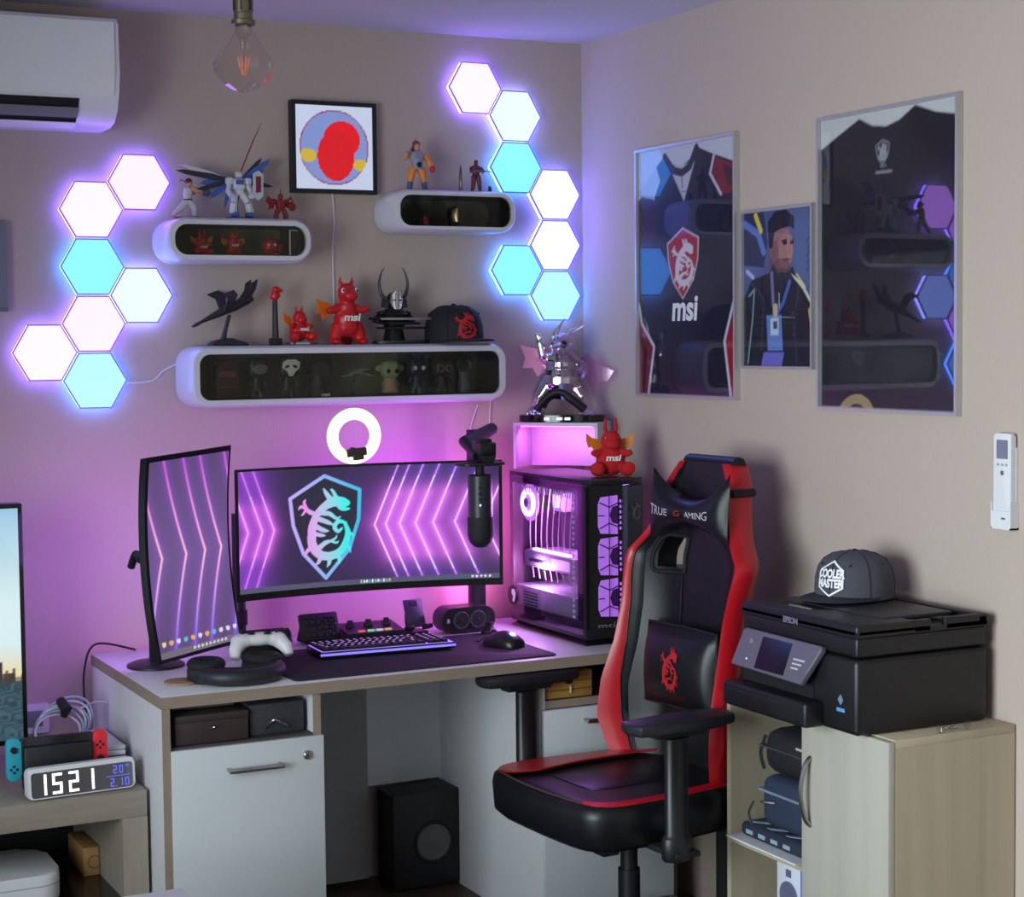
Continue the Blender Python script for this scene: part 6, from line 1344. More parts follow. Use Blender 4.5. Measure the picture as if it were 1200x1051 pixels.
# neck cushion with two pointed ears
def cushion(S2, nu, nv, th):
    b = B(); F = {}; K = {}
    for j in range(nv+1):
        for i in range(nu+1):
            u, v = i/nu, j/nv; p_, nn = S2(u, v); puff = th*(math.sin(PI*u)**.45)*(math.sin(PI*v)**.45) if 0 < i < nu and 0 < j < nv else 0
            F[i, j] = b.bm.verts.new(p_+nn*puff); K[i, j] = b.bm.verts.new(p_-nn*puff*.35) if puff else F[i, j]
    for j in range(nv):
        for i in range(nu):
            b.bm.faces.new((F[i, j], F[i+1, j], F[i+1, j+1], F[i, j+1]))
            q = (K[i, j], K[i, j+1], K[i+1, j+1], K[i+1, j])
            if len(set(q)) == 4 and q[0] not in (F[i, j],) or True:
                try: b.bm.faces.new(q)
                except ValueError: pass
    return b
def neck(u, v):
    x = (u-.5)*2   # -1 .. 1 ; local y
    zlo = 1.095-.025*abs(x)**3+.02*(1-abs(x)); zhi = 1.185+.075*abs(x)**2.2
    z = zlo+(zhi-zlo)*v
    return Vector((bx(z)+.030+.030*abs(x), x*.162+.022, z)), Vector((1, 0, .05))
nc = cushion(neck, 20, 10, .048).obj('neck_cushion', M_LEA, ch, 60, True)
def on_cushion(S2, th, u, v, l):
    u = min(max(u, .02), .98); v = min(max(v, .03), .97); p_, nn = S2(u, v); return p_+nn*(th*(math.sin(PI*u)**.45)*(math.sin(PI*v)**.45)+l)
MTX = mat('silver_thread', (196, 194, 200), .5)
for s_, u0, m_ in (('TRUE', .20, MTX), ('G', .43, mat('red_thread', (176, 26, 36))), ('AMING', .68, MTX)):
    text('lettering', s_, m_, nc, .030, Matrix.Identity(4), 0, True, sx=1.1, wrap=lambda c: on_cushion(neck, .048, u0+c.x/.33, .45+c.y/.11, .0015))
# lumbar cushion
def lumb(u, v):
    y_ = (u-.5)*.29+.022; z = .655+.205*v
    return Vector((bx(z)+.050+.010*abs(u-.5)*2, y_, z)), Vector((1, 0, .06))
lc = cushion(lumb, 20, 14, .052).obj('lumbar_cushion', M_LEA, ch, 60, True)
b = B(); b.tube([lumb(u, v)[0] for u, v in [(i/10, 0) for i in range(10)]+[(1, i/8) for i in range(8)]+[(1-i/10, 1) for i in range(10)]+[(0, 1-i/8) for i in range(9)]], .0035, 6); b.obj('piping', M_BLKM, lc, 60, True)
emblem_mesh('emblem', .105, lambda x, y, l: on_cushion(lumb, .052, .53+x*.75/.29, .50+y/.205, l), mat('red_thread', (176, 26, 36)), lc, True, .003)
# armrests
for k in (-1, 1):
    yk = k*.335
    b = B(); b.box((.045, yk-.028, .385), (.115, k*.20, .40), .004) if k < 0 else b.box((.045, k*.20, .385), (.115, yk+.028, .40), .004); b.obj('armrest_bracket', M_BLKM, ch, 30, True)
    b = B(); b.lathe([(.030, .378), (.034, .385), (.034, .43), (.031, .435), (.027, .44), (.027, .665), (.03, .668)], Matrix.Translation((.095, yk, 0)) @ Matrix.Diagonal((1.15, .8, 1, 1)), 20); b.obj('armrest_post', M_BLK, ch, 40, True)
    b = B(); b.loft([[(x, yk+w*q, z) for q in (-1, 1)]+[(x, yk+w*.6*q, .672) for q in (1, -1)] for x, w, z in ((.03, .034, .69), (.16, .034, .69))]); b.obj('armrest_neck', M_BLKM, ch, 30, True)
    P = [(.245, -.012), (.235, -.040), (.19, -.048), (.03, -.046), (-.04, -.034), (-.052, 0), (-.04, .034), (.03, .046), (.19, .048), (.235, .040), (.245, .012)]
    b = B(); b.prism([(x, y) for x, y in P], .028, Matrix.Translation((-.01, yk, .688)) @ Matrix.Rotation(.03*k, 4, 'Z'), .009, 3); b.obj('armrest_pad', mat('arm_pad', (30, 29, 36), .45, var=.1), ch, 45, True)

# ================================================================ cabinet on the right with printer
M_OAK = mat('pale_oak', (176, 164, 140), .55, var=.28, scale=2.2, stretch=(9, 9, .35))
M_OAKL = mat('pale_oak_door', (172, 169, 155), .5, var=.16, scale=2.5, stretch=(9, 9, .35))
KX, KY0, KYM, KY1, KZ = -.332, -1.295, -1.635, -1.93, .744
t = thing('oak_cabinet', 'pale oak cabinet with open shelves and one door under the printer', 'cabinet', (KX/2, (KY0+KY1)/2, 0))
b = B(); b.box((KX, KY1, KZ-.018), (-.004, KY0, KZ), .001); b.obj('top_board', M_OAK, t)
for y in (KY0-.016, KYM, KY1):
    b = B(); b.box((KX, y, 0), (-.004, y+.016, KZ-.018)); b.obj('side_board', M_OAK, t)
b = B(); b.box((-.012, KY1+.016, 0), (-.005, KY0-.016, KZ-.018)); b.obj('back_board', mat('oak_back', (150, 140, 120), .6), t)
sz = at(850, 955, 0, KX).z
sz = .395
for z in (sz, .06):
    b = B(); b.box((KX, KYM+.016, z-.018), (-.012, KY0-.016, z)); b.obj('shelf_board', M_OAK, t)
b = B(); b.box((KX-.018, KY1, .05), (KX-.001, KYM+.012, KZ-.003), .0012); dr = b.obj('door', M_OAKL, t)
hz0, hz1 = .50, .655; hy = KYM-.022
b = B(); b.tube(spline([(KX-.018, hy, hz0), (KX-.034, hy, hz0+.02), (KX-.046, hy, (hz0+hz1)/2), (KX-.034, hy, hz1-.02), (KX-.018, hy, hz1)]), .0055, 10); b.obj('handle', M_STEEL, dr)
# things on the open shelves
sy_ = (KY0-.016+KYM+.016)/2
b = B()
b.box((KX-.022, KYM+.03, sz+.0005), (-.06, KY0-.030, sz+.004)); ps = b.obj('paper_sheets', mat('paper_white', (212, 216, 222), .7), None); tag(ps, 'white paper sheets sticking out under the patterned pouch', 'paper')
t = thing('patterned_pouch', 'dark blue pouch with a pale zigzag pattern lying on the paper', 'pouch', (KX+.12, sy_, sz+.005))
b = B(); b.box((KX+.005, KYM+.035, sz+.0045), (-.09, KY0-.045, sz+.040), .014, 3); pc = b.obj('pouch_body', mat('navy_fabric', (32, 40, 58), .8), t)
for k in range(3):
    y_ = KY0-.085-.075*k; P = [(KX+.020+.036*i, y_-(.030 if i % 2 else -.012)) for i in range(6)]
    b = B()
    for (xa, ya), (xb, yb) in zip(P, P[1:]): b.loft([[(x, y_2-.010, z) for z in (sz+.0395, sz+.0412)]+[(x, y_2+.010, z) for z in (sz+.0412, sz+.0395)] for x, y_2 in ((xa, ya), (xb, yb))])
    b.obj('zigzag_band', mat('pale_blue_print', (136, 158, 172), .8), pc, 0)
b = B()
for k in range(4): b.box((KX+.0035, KY0-.075-.05*k, sz+.016), (KX+.005, KY0-.102-.05*k, sz+.026))
b.obj('front_marks', mat('pale_blue_print', (136, 158, 172)), pc, 0)
b = B(); b.tube(spline([(KX+.0, KY0-.105, sz+.046), (KX-.012, KY0-.11, sz+.075), (KX-.008, KY0-.125, sz+.105)]), .003, 6); tag(b.obj('wire_hook', M_STEEL, None), 'bent steel wire hook in front of the blue case', 'hook')
t = thing('blue_case', 'dark blue zip case stacked under the black round case', 'case', (KX+.10, sy_-.02, sz+.041))
b = B(); b.box((KX+.02, KYM+.04, sz+.0415), (-.08, KY0-.105, sz+.165), .03, 4); bc = b.obj('case_body', mat('blue_canvas', (40, 50, 72), .75, var=.1), t)
b = B(); b.box((KX+.0185, KYM+.05, sz+.125), (-.09, KY0-.104, sz+.131)); b.obj('zip_line', mat('zip_grey', (120, 132, 150), .5), bc, 0)
b = B(); b.tube(spline([(KX+.02, KY0-.12, sz+.10), (KX+.005, KY0-.14, sz+.106), (KX+.018, KY0-.175, sz+.108)]), .0035, 6); b.obj('zip_pull', M_STEEL, bc)
t = thing('black_case', 'black padded round case with a carry strap on the blue case', 'case', (KX+.10, sy_-.02, sz+.166))
b = B(); b.box((KX+.03, KYM+.035, sz+.1655), (-.08, KY0-.095, sz+.275), .04, 5); bc = b.obj('case_body', mat('black_nylon', (28, 29, 33), .6, var=.15), t)
b = B(); b.box((KX+.0285, KYM+.06, sz+.228), (-.1, KY0-.0935, sz+.232)); b.obj('zip_line', mat('zip_dark', (64, 66, 72), .4), bc, 0)
b = B(); b.tube(spline([(KX+.05, KY0-.092, sz+.25), (KX+.04, KY0-.085, sz+.21), (KX+.045, KY0-.092, sz+.17)]), .006, 8, flat=.5); b.obj('strap', M_BLKM, bc)
b = B(); b.box((KX+.029, KYM+.06, sz+.246), (KX+.0305, KYM+.10, sz+.252)); b.obj('tag', mat('tag_silver', (170, 172, 176), .4), bc, 0)
bz = .0605; bh = .314
t = thing('watch_box', 'white product box with a printed watch and blue side on the lower shelf', 'box', (KX+.08, KYM+.06, bz))
yb0, yb1 = KY0-.19, KYM+.022
b = B(); b.box((KX+.012, yb1, bz), (-.10, yb0, bz+bh), .001); wb = b.obj('carton', mat('carton_white', (205, 210, 220), .5), t)
fx = KX+.0115
b = B(); b.box((fx-.0006, yb1+.001, bz+.001), (fx, yb1+.034, bz+bh-.001)); b.obj('blue_stripe', mat('carton_blue', (52, 92, 190), .5), wb, 0)
b = B(); b.box((fx-.0006, yb1+.036, bz+.13), (fx, yb0-.001, bz+.19)); b.obj('purple_band', mat('carton_purple', (92, 78, 130), .5), wb, 0)
wy = (yb0+yb1+.035)/2
b = B(); b.torus(.030, .005, SIDE((fx-.001, wy, bz+bh-.075)), 28, 6, sq=.3); b.lathe([(.026, 0), (.026, .0006), (.001, .0006)], SIDE((fx-.0004, wy, bz+bh-.075))); b.box((fx-.001, wy-.010, bz+bh-.03), (fx, wy+.010, bz+bh-.012)); b.box((fx-.001, wy-.010, bz+bh-.138), (fx, wy+.010, bz+bh-.115)); b.obj('watch_print', mat('watch_grey', (96, 100, 124), .4), wb, 30)
text('lettering', 'ERI', M_INK, wb, .034, PL((fx-.0008, yb1+.017, bz+.175), (0, 0, 1), (0, 1, 0)), .0002, bold=.001)
text('lettering', 'RI', mat('button_dark', (90, 92, 98)), wb, .030, PL((fx-.0008, wy+.01, bz+.085), (0, 0, 1), (0, 1, 0)), .0002)
# little glass pieces on the cabinet top
for k, (a_, b_, lb) in enumerate(((1113, 862, 'small clear glass cylinder on the cabinet top, leftmost'), (1127, 859, 'tiny clear glass bead heap between two glass pieces'), (1145, 858, 'small clear glass knob on the cabinet top, rightmost'))):
    q = at(a_, b_, 2, KZ); q.y = max(q.y, KY1+.012); b = B()
    if k == 0: b.lathe([(.006, 0), (.007, .003), (.007, .017), (.005, .019), (.001, .0195)], Matrix.Translation((q.x, q.y, KZ+.0005)), 14)
    elif k == 1:
        for dx, dy in ((0, 0), (.012, .003), (-.010, .006), (.004, .012)): b.ell((q.x+dx, q.y+dy+.01, KZ+.0055), .005, n=8)
    else: b.lathe([(.004, 0), (.004, .004), (.009, .009), (.009, .014), (.003, .018)], Matrix.Translation((q.x, q.y, KZ+.0005)), 12)
    tag(b.obj('glass_piece', glass('small_glass', (232, 236, 240), 1, .03, 1.5), None), lb, 'ornament')
# printer (front towards -x)
M_PR = mat('printer_black', (16, 16, 19), .45, var=.15, scale=150, bump=.05)
M_PR2 = mat('printer_side', (18, 18, 20), .6, var=.2, scale=200, bump=.1)
X0, X1, Y0, Y1, Z0, Z1 = -.388, -.030, -1.440, -1.872, KZ+.0008, .983
t = thing('printer', 'black office printer with a tilted grey touch panel on the oak cabinet', 'printer', ((X0+X1)/2, (Y0+Y1)/2, KZ))
b = B(); b.box((X0, Y1, Z0), (X1, Y0, Z0+.165), .012, 3); bd = b.obj('lower_body', M_PR, t)
b = B(); b.box((X0+.002, Y1+.002, Z0+.167), (X1-.002, Y0-.002, Z1-.026), .008, 3); b.obj('scanner_body', M_PR, t)
b = B()
b.prism([(X0, Y1), (X1, Y1), (X1, Y0), (X0, Y0)], .012, Matrix.Translation((0, 0, Z1-.027)))
tp = b.obj('lid_base', M_PR, t)
b = B(); b.box((X0, Y1, Z1-.028), (X0+.16, Y0, Z1), .007, 3); b.obj('lid_front', M_PR, tp)
b = B(); b.box((X0+.16, Y0-.06, Z1-.028), (X1, Y0, Z1), .006, 3); b.box((X1-.03, Y1, Z1-.028), (X1, Y0, Z1), .006, 3); b.box((X0+.15, Y1, Z1-.028), (X0+.20, Y1+.016, Z1), .004); b.box((X1-.12, Y1, Z1-.028), (X1, Y1+.016, Z1), .004); b.obj('lid_rim', M_PR, tp)
b = B(); b.box((X0+.10, Y1+.05, Z1-.006), (X1-.06, Y0-.10, Z1+.003), .002, M=Matrix.Translation((0, 0, 0))); b.obj('feeder_cover', mat('printer_grey_lid', (34, 34, 38), .45), tp)
b = B(); b.box((X0+.055, Y0-.17, Z1-.0005), (X0+.09, Y0-.06, Z1+.0006)); b.obj('feeder_slot', M_BLKM, tp)
b = B(); b.box((X0+.048, Y0-.20, Z1+.0004), (X0+.056, Y0-.12, Z1+.004), .001); b.obj('paper_guide', mat('guide_grey', (110, 110, 114), .4), tp)
text('lettering', 'EPSON', mat('silver_letters', (170, 165, 180)), t, .018, SIDE((X0-.001, Y0-.195, Z1-.020)), .0004, False, 0, bold=.0006)
# recess with output tray
b = B(); b.box((X0-.002, Y1+.15, Z0+.045), (X0+.001, Y0-.015, Z0+.115)); b.obj('output_opening', mat('printer_void', (8, 8, 9), .8), t)
b = B(); b.box((X0-.050, Y1+.115, Z0+.002), (X0+.004, Y0+.004, Z0+.058), .008, 3); tr = b.obj('paper_cassette', M_PR, t)
b = B(); b.box((X0-.051, Y1+.15, Z0+.042), (X0-.049, Y0-.02, Z0+.045)); b.obj('cassette_seam', M_BLKM, tr)
PMx = frame((X0-.012, (Y0+Y1)/2+.045, Z0+.130), (0, -1, 0), Vector((.35, 0, .937)), Vector((-.937, 0, .35)))
b = B(); b.prism([(-.155, -.040), (.115, -.045), (.155, .040), (.15, .048), (-.135, .050), (-.145, .045)], .016, PMx, .004, 3); cp = b.obj('control_panel', mat('panel_mauve_grey', (92, 88, 102), .4), t)
b = B(); b.prism([(-.062, -.036), (.050, -.036), (.050, .038), (-.062, .038)], .0008, PMx @ Matrix.Translation((0, 0, .0158))); b.obj('touch_screen', mat('touch_black', (12, 12, 18), .12), cp, 0)
b = B(); b.lathe([(.007, 0), (.006, .002), (.001, .0022)], PMx @ Matrix.Translation((-.10, .022, .0158)), 16); b.obj('power_button', mat('button_mauve', (120, 116, 130), .35), cp)
b = B(); b.ell(PMx @ Vector((-.10, -.020, .016)), .0022, n=8); b.obj('status_light', emis('white_led', (.8, .8, 1), 1.2), cp)
b = B()
for k in range(3): b.box((.068, .004-.010*k, .0158), (.110-.008*k, .008-.010*k, .0163), M=PMx)
b.obj('small_print', mat('print_pale', (180, 178, 188), .5), cp, 0)
b = B(); b.prism([(0, .012), (.010, 0), (0, -.012), (-.010, 0)], .0006, SIDE((X0-.0006, Y1+.055, Z0+.072))); b.lathe([(.006, 0), (.006, .001), (.001, .001)], SIDE((X0-.0008, Y1+.055, Z0+.072)), 16); b.obj('badge', mat('badge_steel', (110, 130, 150), .4), t, 0)
b = B(); b.box((X0-.0008, Y1+.041, Z0+.046), (X0-.0001, Y1+.069, Z0+.054)); b.obj('blue_label', mat('label_blue', (84, 150, 200), .5), t, 0)
b = B(); b.box((X0+.02, Y1-.0008, Z0+.158), (X1-.01, Y1+.0005, Z0+.161)); b.obj('side_seam', M_BLKM, t, 0)
# grey cap on the printer
cpz = Z1+.0035
t, sf = cap('baseball_cap', 'grey snapback cap with a white hexagon badge on the printer', 'cap', (-.150, -1.555, cpz), math.radians(-72), .088, .106, mat('grey_wool', (70, 72, 82), .85, var=.15, scale=220), mat('grey_wool_dark', (36, 38, 48), .85), .065, .03)
hexb = [(math.cos(PI/6+PI/3*i), math.sin(PI/6+PI/3*i)) for i in range(6)]
def capmap(x, y, l): return sf(-PI/2+x/.084, np.clip(.46+y/.100, .02, .96))*(1+l/.09)
b = B(); O_, I2_ = [], []
for r0 in (1.0, .88):
    L_ = []
    for i in range(6):
        for k in range(4):
            a_, c_ = hexb[i], hexb[(i+1) % 6]; L_.append(((a_[0]*(1-k/4)+c_[0]*k/4)*r0*.037, (a_[1]*(1-k/4)+c_[1]*k/4)*r0*.038))
    (O_ if r0 == 1.0 else I2_).extend(L_)
ra = b.ring([capmap(x, y, .0022) for x, y in O_]); rb = b.ring([capmap(x, y, .0022) for x, y in I2_])
for i in range(24): b.bm.faces.new((ra[i], ra[(i+1) % 24], rb[(i+1) % 24], rb[i]))
bd_ = b.obj('badge_ring', M_INK, t, 30, True)
for s_, yo in (('COOLER', .0095), ('MASTER', -.0105)):
    c = bpy.data.curves.new('tx', 'FONT'); c.body = s_; c.size = .0235; c.align_x = 'CENTER'; c.align_y = 'CENTER'; c.offset = .0012
    tt = bpy.data.objects.new('tmp', c); COL.objects.link(tt); dg = bpy.context.evaluated_depsgraph_get(); dg.update()
    me = bpy.data.meshes.new_from_object(tt.evaluated_get(dg)); bpy.data.objects.remove(tt); me.materials.clear()
    for v in me.vertices: v.co = capmap(v.co.x*.72, v.co.y*1.0+yo, .0030)
    finish(me, 'lettering', M_INK, bd_, 0, True)

# ================================================================ television corner on the left
M_GOAK = mat('grey_oak', (150, 140, 126), .55, var=.22, scale=8, stretch=(1, 8, 8))
VX1, VYF, VZ = -1.578, -.625, .505
t = thing('tv_stand', 'grey oak TV stand with a dark open niche at the lower left', 'tv stand', (-2.3, -.34, 0))
b = B(); b.box((-3.05, VYF, VZ-.065), (VX1, -.08, VZ), .002); b.obj('top_board', M_GOAK, t)
for x in (VX1-.062, -3.05):
    b = B(); b.box((x, VYF, 0), (x+.062, -.08, VZ-.065)); b.obj('side_board', mat('grey_oak_upright', (150, 140, 126), .55, var=.22, scale=8, stretch=(8, 8, 1)), t)
b = B(); b.box((-2.988, -.10, .06), (VX1-.062, -.085, VZ-.065)); b.obj('back_board', M_BLKM, t)
b = B(); b.box((-2.988, VYF+.01, .22), (VX1-.062, -.10, .240)); b.obj('niche_shelf', mat('dark_glass_shelf', (20, 20, 22), .2), t)
b = B(); b.box((-2.988, VYF, .0), (VX1-.062, -.09, .06)); b.obj('plinth', M_GOAK, t)
p_ = at(60, 1000, 1, -.5)
t = thing('white_set_top_box', 'white rounded box lying inside the TV stand niche', 'box', (p_.x-.16, -.42, .2405))
b = B(); b.prism(rrect(.34, .26, .06), .072, Matrix.Translation((p_.x-.155, -.44, .2405)), .01, 3); b.obj('shell', M_WHITE, t)
b = B(); b.prism(rrect(.342, .262, .06), .002, Matrix.Translation((p_.x-.155, -.44, .284))); b.obj('seam', mat('seam_grey', (150, 156, 160), .5), t)
p_ = at(98, 1010, 1, -.39)
t = thing('cardboard_box', 'small brown cardboard box inside the TV stand niche', 'box', (p_.x+.03, -.30, .2405))
b = B(); b.box((p_.x, -.39, .2405), (VX1-.064, -.22, .314), .002); b.obj('carton', mat('kraft_card', (172, 128, 78), .7), t)
b = B(); b.torus(.016, .0015, FRONT((p_.x+.028, -.3903, .276)), 20, 6); b.obj('printed_ring', mat('kraft_dark', (120, 84, 50), .7), t)
# television
TX1, TZ0, TZ1, TY = -1.800, .585, 1.196, -.33
tv = thing('television', 'large flat television showing a city skyline over water, cut by the left edge', 'television', (-2.34, TY, VZ))
b = B(); b.box((-2.88, TY, TZ0), (TX1, TY+.04, TZ1), .004); b.obj('housing', M_MON, tv)
cv = Canvas(1.06, .59, 300, 160, (200, 225, 235))
V = cv.V[..., None]; sky = s2l((150, 196, 216))*np.clip((V-.6)/.4, 0, 1)+s2l((214, 236, 240))*np.clip(1-(V-.6)/.4, 0, 1)
sky = np.where(V < .42, s2l((232, 214, 170))*np.clip((.42-V)/.14, 0, 1)+s2l((214, 236, 240))*(1-np.clip((.42-V)/.14, 0, 1)), sky); cv.C[:] = sky
rs = random.Random(3)
for k in range(130):
    x = rs.random(); w_ = .004+.009*rs.random(); h_ = .03+.055*rs.random()**1.5
    cv.poly([(x, .255), (x+w_, .255), (x+w_, .255+h_), (x, .255+h_)], rs.choice([(92, 78, 66), (70, 62, 58), (120, 100, 80), (54, 50, 52)]), 1.0, False)
X_, Y_ = cv.XY(); wat = s2l((58, 88, 100))*(.8+.35*np.sin(Y_*430+4*np.sin(X_*55+Y_*160)+2*np.sin(X_*130-Y_*90)))[..., None]
cv.C = np.where((cv.V < .255)[..., None], np.clip(wat, 0, 1), cv.C)
cv.mix(((cv.V < .275) & (cv.V > .245))*.7, (60, 52, 46))
finish(cv.mesh('screen', lambda u, v: (-2.87+u*1.058, TY-.0008, TZ0+.014+v*(TZ1-TZ0-.026))), 'screen', M_SCR, tv, 0)
b = B(); b.box((-2.7, TY+.040, .9), (-1.95, TY+.043, .908)); b.obj('bias_light', emis('bias_lilac', (.5, .28, 1.0), 2.5), tv, 0)
for x in (-2.7, -2.0):
    b = B(); b.box((x-.02, TY-.09, VZ+.0005), (x+.02, TY+.11, VZ+.010), .003); b.box((x-.012, TY+.008, VZ+.008), (x+.012, TY+.03, TZ0+.002)); b.obj('foot', M_BLK, tv)
# clock
c0, c1 = at(28, 914, 1, -.585), at(158, 900, 1, -.585)
ckx, cky = (c0.x+c1.x)/2, -.585; cw, chh = .262, .074
t = thing('digital_clock', 'white digital clock with mirror face reading 1521 on the TV stand', 'clock', (ckx, cky, VZ+.0005), .06)
b = B(); b.prism(rrect(cw, chh, .012), .035, PL((0, .0175, chh/2), (1, 0, 0), (0, .10, 1)), .003); b.obj('case', M_WHITE, t, 35, True)
CMx = PL((0, -.0178-.0008, chh/2), (1, 0, 0), (0, .10, 1))
b = B(); b.prism(rrect(cw-.014, chh-.014, .008), .0012, CMx); b.obj('mirror_face', mat('mirror_dark', (120, 122, 128), .12, .75), t, 0, True)
SEG = {'0': 'abcdef', '1': 'bc', '2': 'abged', '5': 'afgcd'}
def seven(name, s_, x, h_, m, z=0.0):
    w_ = h_*.5; th = h_*.14
    for ch_ in s_:
        if ch_ == '.': 
            b = B(); b.box((x-.002, z-h_/2, .0013), (x+.0005, z-h_/2+th, .002), M=CMx); b.obj('dot', m, t, 0, True); x += .006; continue
        L = {'a': (0, h_-th, w_, h_), 'd': (0, 0, w_, th), 'g': (0, h_/2-th/2, w_, h_/2+th/2), 'f': (0, h_/2, th, h_), 'b': (w_-th, h_/2, w_, h_), 'e': (0, 0, th, h_/2), 'c': (w_-th, 0, w_, h_/2)}
        b = B()
        for g in SEG[ch_]:
            x0_, y0_, x1_, y1_ = L[g]; gp = h_*.012
            b.box((x+x0_+gp, z-h_/2+y0_+gp, .0013), (x+x1_-gp, z-h_/2+y1_-gp, .002), M=CMx)
        b.obj(name, m, t, 0, True); x += w_+h_*.26
MWL, MBL = emis('digit_white', (1, 1, 1), 2.2), emis('digit_blue', (.045, .05, .9), 1.15)
seven('digit', '15', -.112, .050, MWL); seven('digit', '21', -.034, .050, MWL)
seven('small_digit', '20', .076, .020, MBL, .015); seven('small_digit', '2.10', .068, .020, MBL, -.016)
b = B(); b.torus(.003, .0008, CMx @ Matrix.Translation((.112, .022, .0016)), 14, 6); b.obj('degree_mark', MBL, t, 40, True)
b = B(); b.box((.058, -.0012, .0013), (.118, .0003, .0019), M=CMx); b.obj('divider', MBL, t, 0, True)
# handheld console in its dock
c0, c1 = at(10, 890, 1, -.50), at(122, 872, 1, -.50); sxl, sxr = c0.x, c1.x; syy = -.50; swz = VZ+.030
t = thing('handheld_console', 'handheld game console in a black dock with blue and red side grips', 'game console', ((sxl+sxr)/2, syy, VZ), -.02)
hw_ = (sxr-sxl)/2
b = B(); b.box((-hw_+.034, -.025, .0005), (hw_-.034, .025, .112), .006); b.obj('dock', M_BLK, t, 35, True)
b = B(); b.box((-hw_+.030, -.007, swz-VZ), (hw_-.030, .007, swz-VZ+.102), .003); b.obj('tablet', mat('tablet_black', (14, 14, 16), .25), t, 35, True)
for k, nm_, m_ in ((-1, 'blue grip', mat('grip_blue', (46, 170, 190), .45)), (1, 'red grip', mat('grip_red', (228, 40, 52), .45))):
    P = rrect(.036, .104, .014); cxk = k*(hw_-.012)
    b = B(); b.prism(P, .016, PL((cxk, .008, swz-VZ+.052), (1, 0, 0), (0, 0, 1)), .003, 2); g_ = b.obj('grip', m_, t, 35, True); g_['label'] = nm_
    sz_ = .024 if k < 0 else -.016
    b = B(); b.lathe([(.008, 0), (.006, .003), (.008, .006), (.001, .007)], PL((cxk, -.008, swz-VZ+.052+sz_), (1, 0, 0), (0, 0, 1)), 16); b.obj('stick', M_BLK, g_, 40, True)
    for a_ in range(4):
        b = B(); b.lathe([(.0035, 0), (.0035, .001), (.001, .0014)], PL((cxk+.0075*math.cos(PI/2*a_), -.008, swz-VZ+.052-sz_+.0075*math.sin(PI/2*a_)), (1, 0, 0), (0, 0, 1)), 10); b.obj('button', M_BLK, g_, 40, True)
# papers and books stacked behind
px0 = at(118, 868, 1, -.40).x
t = thing('magazine_stack', 'stack of magazines and grey folders behind the console', 'magazines', (px0+.06, -.34, VZ))
zq = VZ+.0005
for k, (dz, dx_, m_) in enumerate(((.030, 0, mat('folder_grey', (120, 122, 130), .6)), (.028, .004, mat('folder_dark', (84, 86, 96), .6)), (.012, -.006, mat('page_white', (206, 204, 214), .7)), (.010, .003, mat('page_white', (206, 204, 214), .7)))):
    b = B(); b.box((px0-.02+dx_, -.47+dx_, zq), (VX1-.010+dx_*.3, -.24, zq+dz-.001), .002); b.obj('magazine', m_, t); zq += dz
p_ = Vector((px0+.035, -.36, zq+.001))
t = thing('cable_bundle', 'coiled grey blue cable bundle tied with a black strap', 'cable', (at(73, 858, 1, -.30).x, -.29, VZ))
cb = Vector((at(73, 858, 1, -.30).x, -.29, VZ+.098))
for k in range(6):
    b = B(); b.torus(.052+.005*k, .0028, Matrix.Translation(cb+Vector((.004*k-.012, .006*k-.015, .004*(k % 3)))) @ Matrix.Rotation(PI/2-.35+.09*k, 4, 'X') @ Matrix.Rotation(.15*k, 4, 'Z') @ Matrix.Diagonal((1.1, .82, 1, 1)), 36, 6); b.obj('coil', mat('cable_grey_blue', (150, 165, 190) if k % 2 else (190, 190, 205), .5) if k % 2 else mat('cable_pale', (190, 190, 205), .5), t)
b = B(); b.tube([cb+Vector((.0, .008, .075)), cb+Vector((.01, -.02, .055)), cb+Vector((.004, -.012, .038))], [.012, .016, .010], 8); b.obj('strap', M_BLKM, t)
b = B(); b.box((cb.x-.05, -.32, VZ+.0005), (cb.x+.05, -.25, VZ+.052), .004); b.obj('power_brick', M_BLK, t)
b = B(); b.tube(spline([cb+Vector((.05, 0, .05)), cb+Vector((.11, .04, .055)), cb+Vector((.17, .07, .02)), (VX1-.03, -.2, VZ+.03)]), .0025, 6); b.obj('lead', mat('cable_pale', (190, 190, 205)), t)
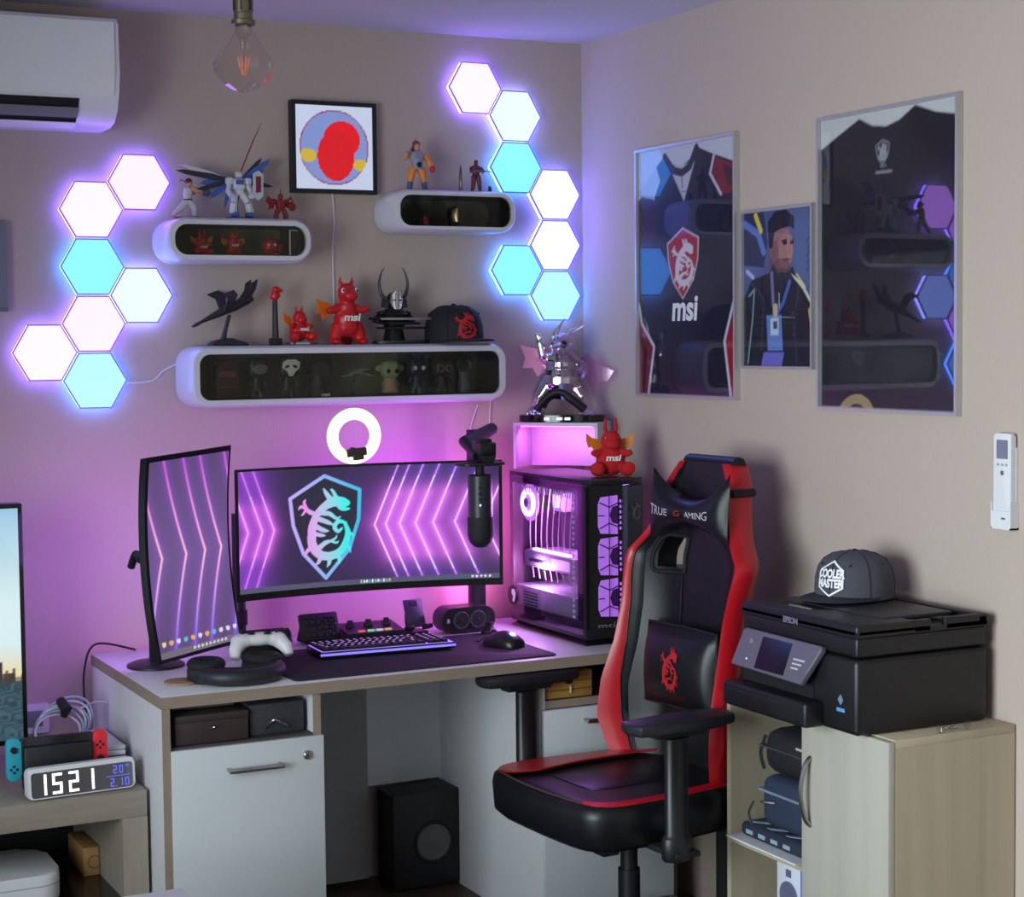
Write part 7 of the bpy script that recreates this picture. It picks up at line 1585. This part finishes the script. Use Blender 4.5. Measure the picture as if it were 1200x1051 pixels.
# wall socket
q = at(40, 842, 1, -.006)
t = thing('wall_socket', 'pale wall socket low on the wall beside the television', 'socket', (q.x, 0, q.z-.04))
b = B(); b.prism(rrect(.08, .08, .006), .010, FRONT((q.x, -.0005, q.z)), .002); b.obj('plate', M_WHITE, t)
b = B(); b.box((q.x-.02, -.0125, q.z-.022), (q.x+.022, -.010, q.z+.022), .001); b.obj('insert', mat('socket_green_grey', (120, 136, 130), .4), t)
# grey panel at the left edge of the back wall
q0, q1 = at(7, 258, 1, -.03), at(7, 365, 1, -.03)
t = thing('wall_canvas', 'grey canvas panel on the back wall cut by the left edge', 'picture', (q0.x-.2, 0, q1.z))
b = B(); b.box((q0.x-.42, -.03, q1.z), (q0.x, -.001, q0.z), .002); b.obj('canvas', mat('canvas_grey', (120, 128, 138), .7), t)
b = B(); b.box((q0.x-.42, -.032, q1.z), (q0.x, -.030, q1.z+.012)); b.obj('lower_edge', mat('canvas_grey_dark', (104, 112, 124), .7), t)
# white table corner in the foreground
TZ = .45
a_, c_ = at(212, 1040, 2, TZ), at(228, 1051, 2, TZ)
t = thing('white_side_table', 'corner of a white low table at the bottom left edge', 'table', (a_.x-.35, a_.y-.3, 0))
b = B(); b.prism([(a_.x, a_.y), (a_.x-.6, a_.y), (a_.x-.6, a_.y-.6), (a_.x+.004, a_.y-.6)], .03, Matrix.Translation((0, 0, TZ-.03)), .003); b.obj('table_top', M_WHITE, t)
for dx, dy in ((-.04, -.04), (-.56, -.04), (-.56, -.56), (-.04, -.56)):
    b = B(); b.box((a_.x+dx-.018, a_.y+dy-.018, 0), (a_.x+dx+.018, a_.y+dy+.018, TZ-.03)); b.obj('leg', M_WHITE, t)
# dark bag standing behind the chair beside the cabinet
t = thing('dark_bag', 'black bag standing on the floor between the desk and the oak cabinet', 'bag', (-.07, -1.05, 0))
b = B(); b.box((-.125, -1.24, .001), (-.008, -.90, .38), .04, 4); b.obj('bag_body', mat('bag_black', (24, 24, 27), .7, var=.2), t)
b = B(); b.tube(spline([(-.07, -1.14, .37), (-.07, -1.12, .44), (-.07, -1.02, .455), (-.07, -.98, .37)]), .009, 8); b.obj('strap', M_BLKM, t)
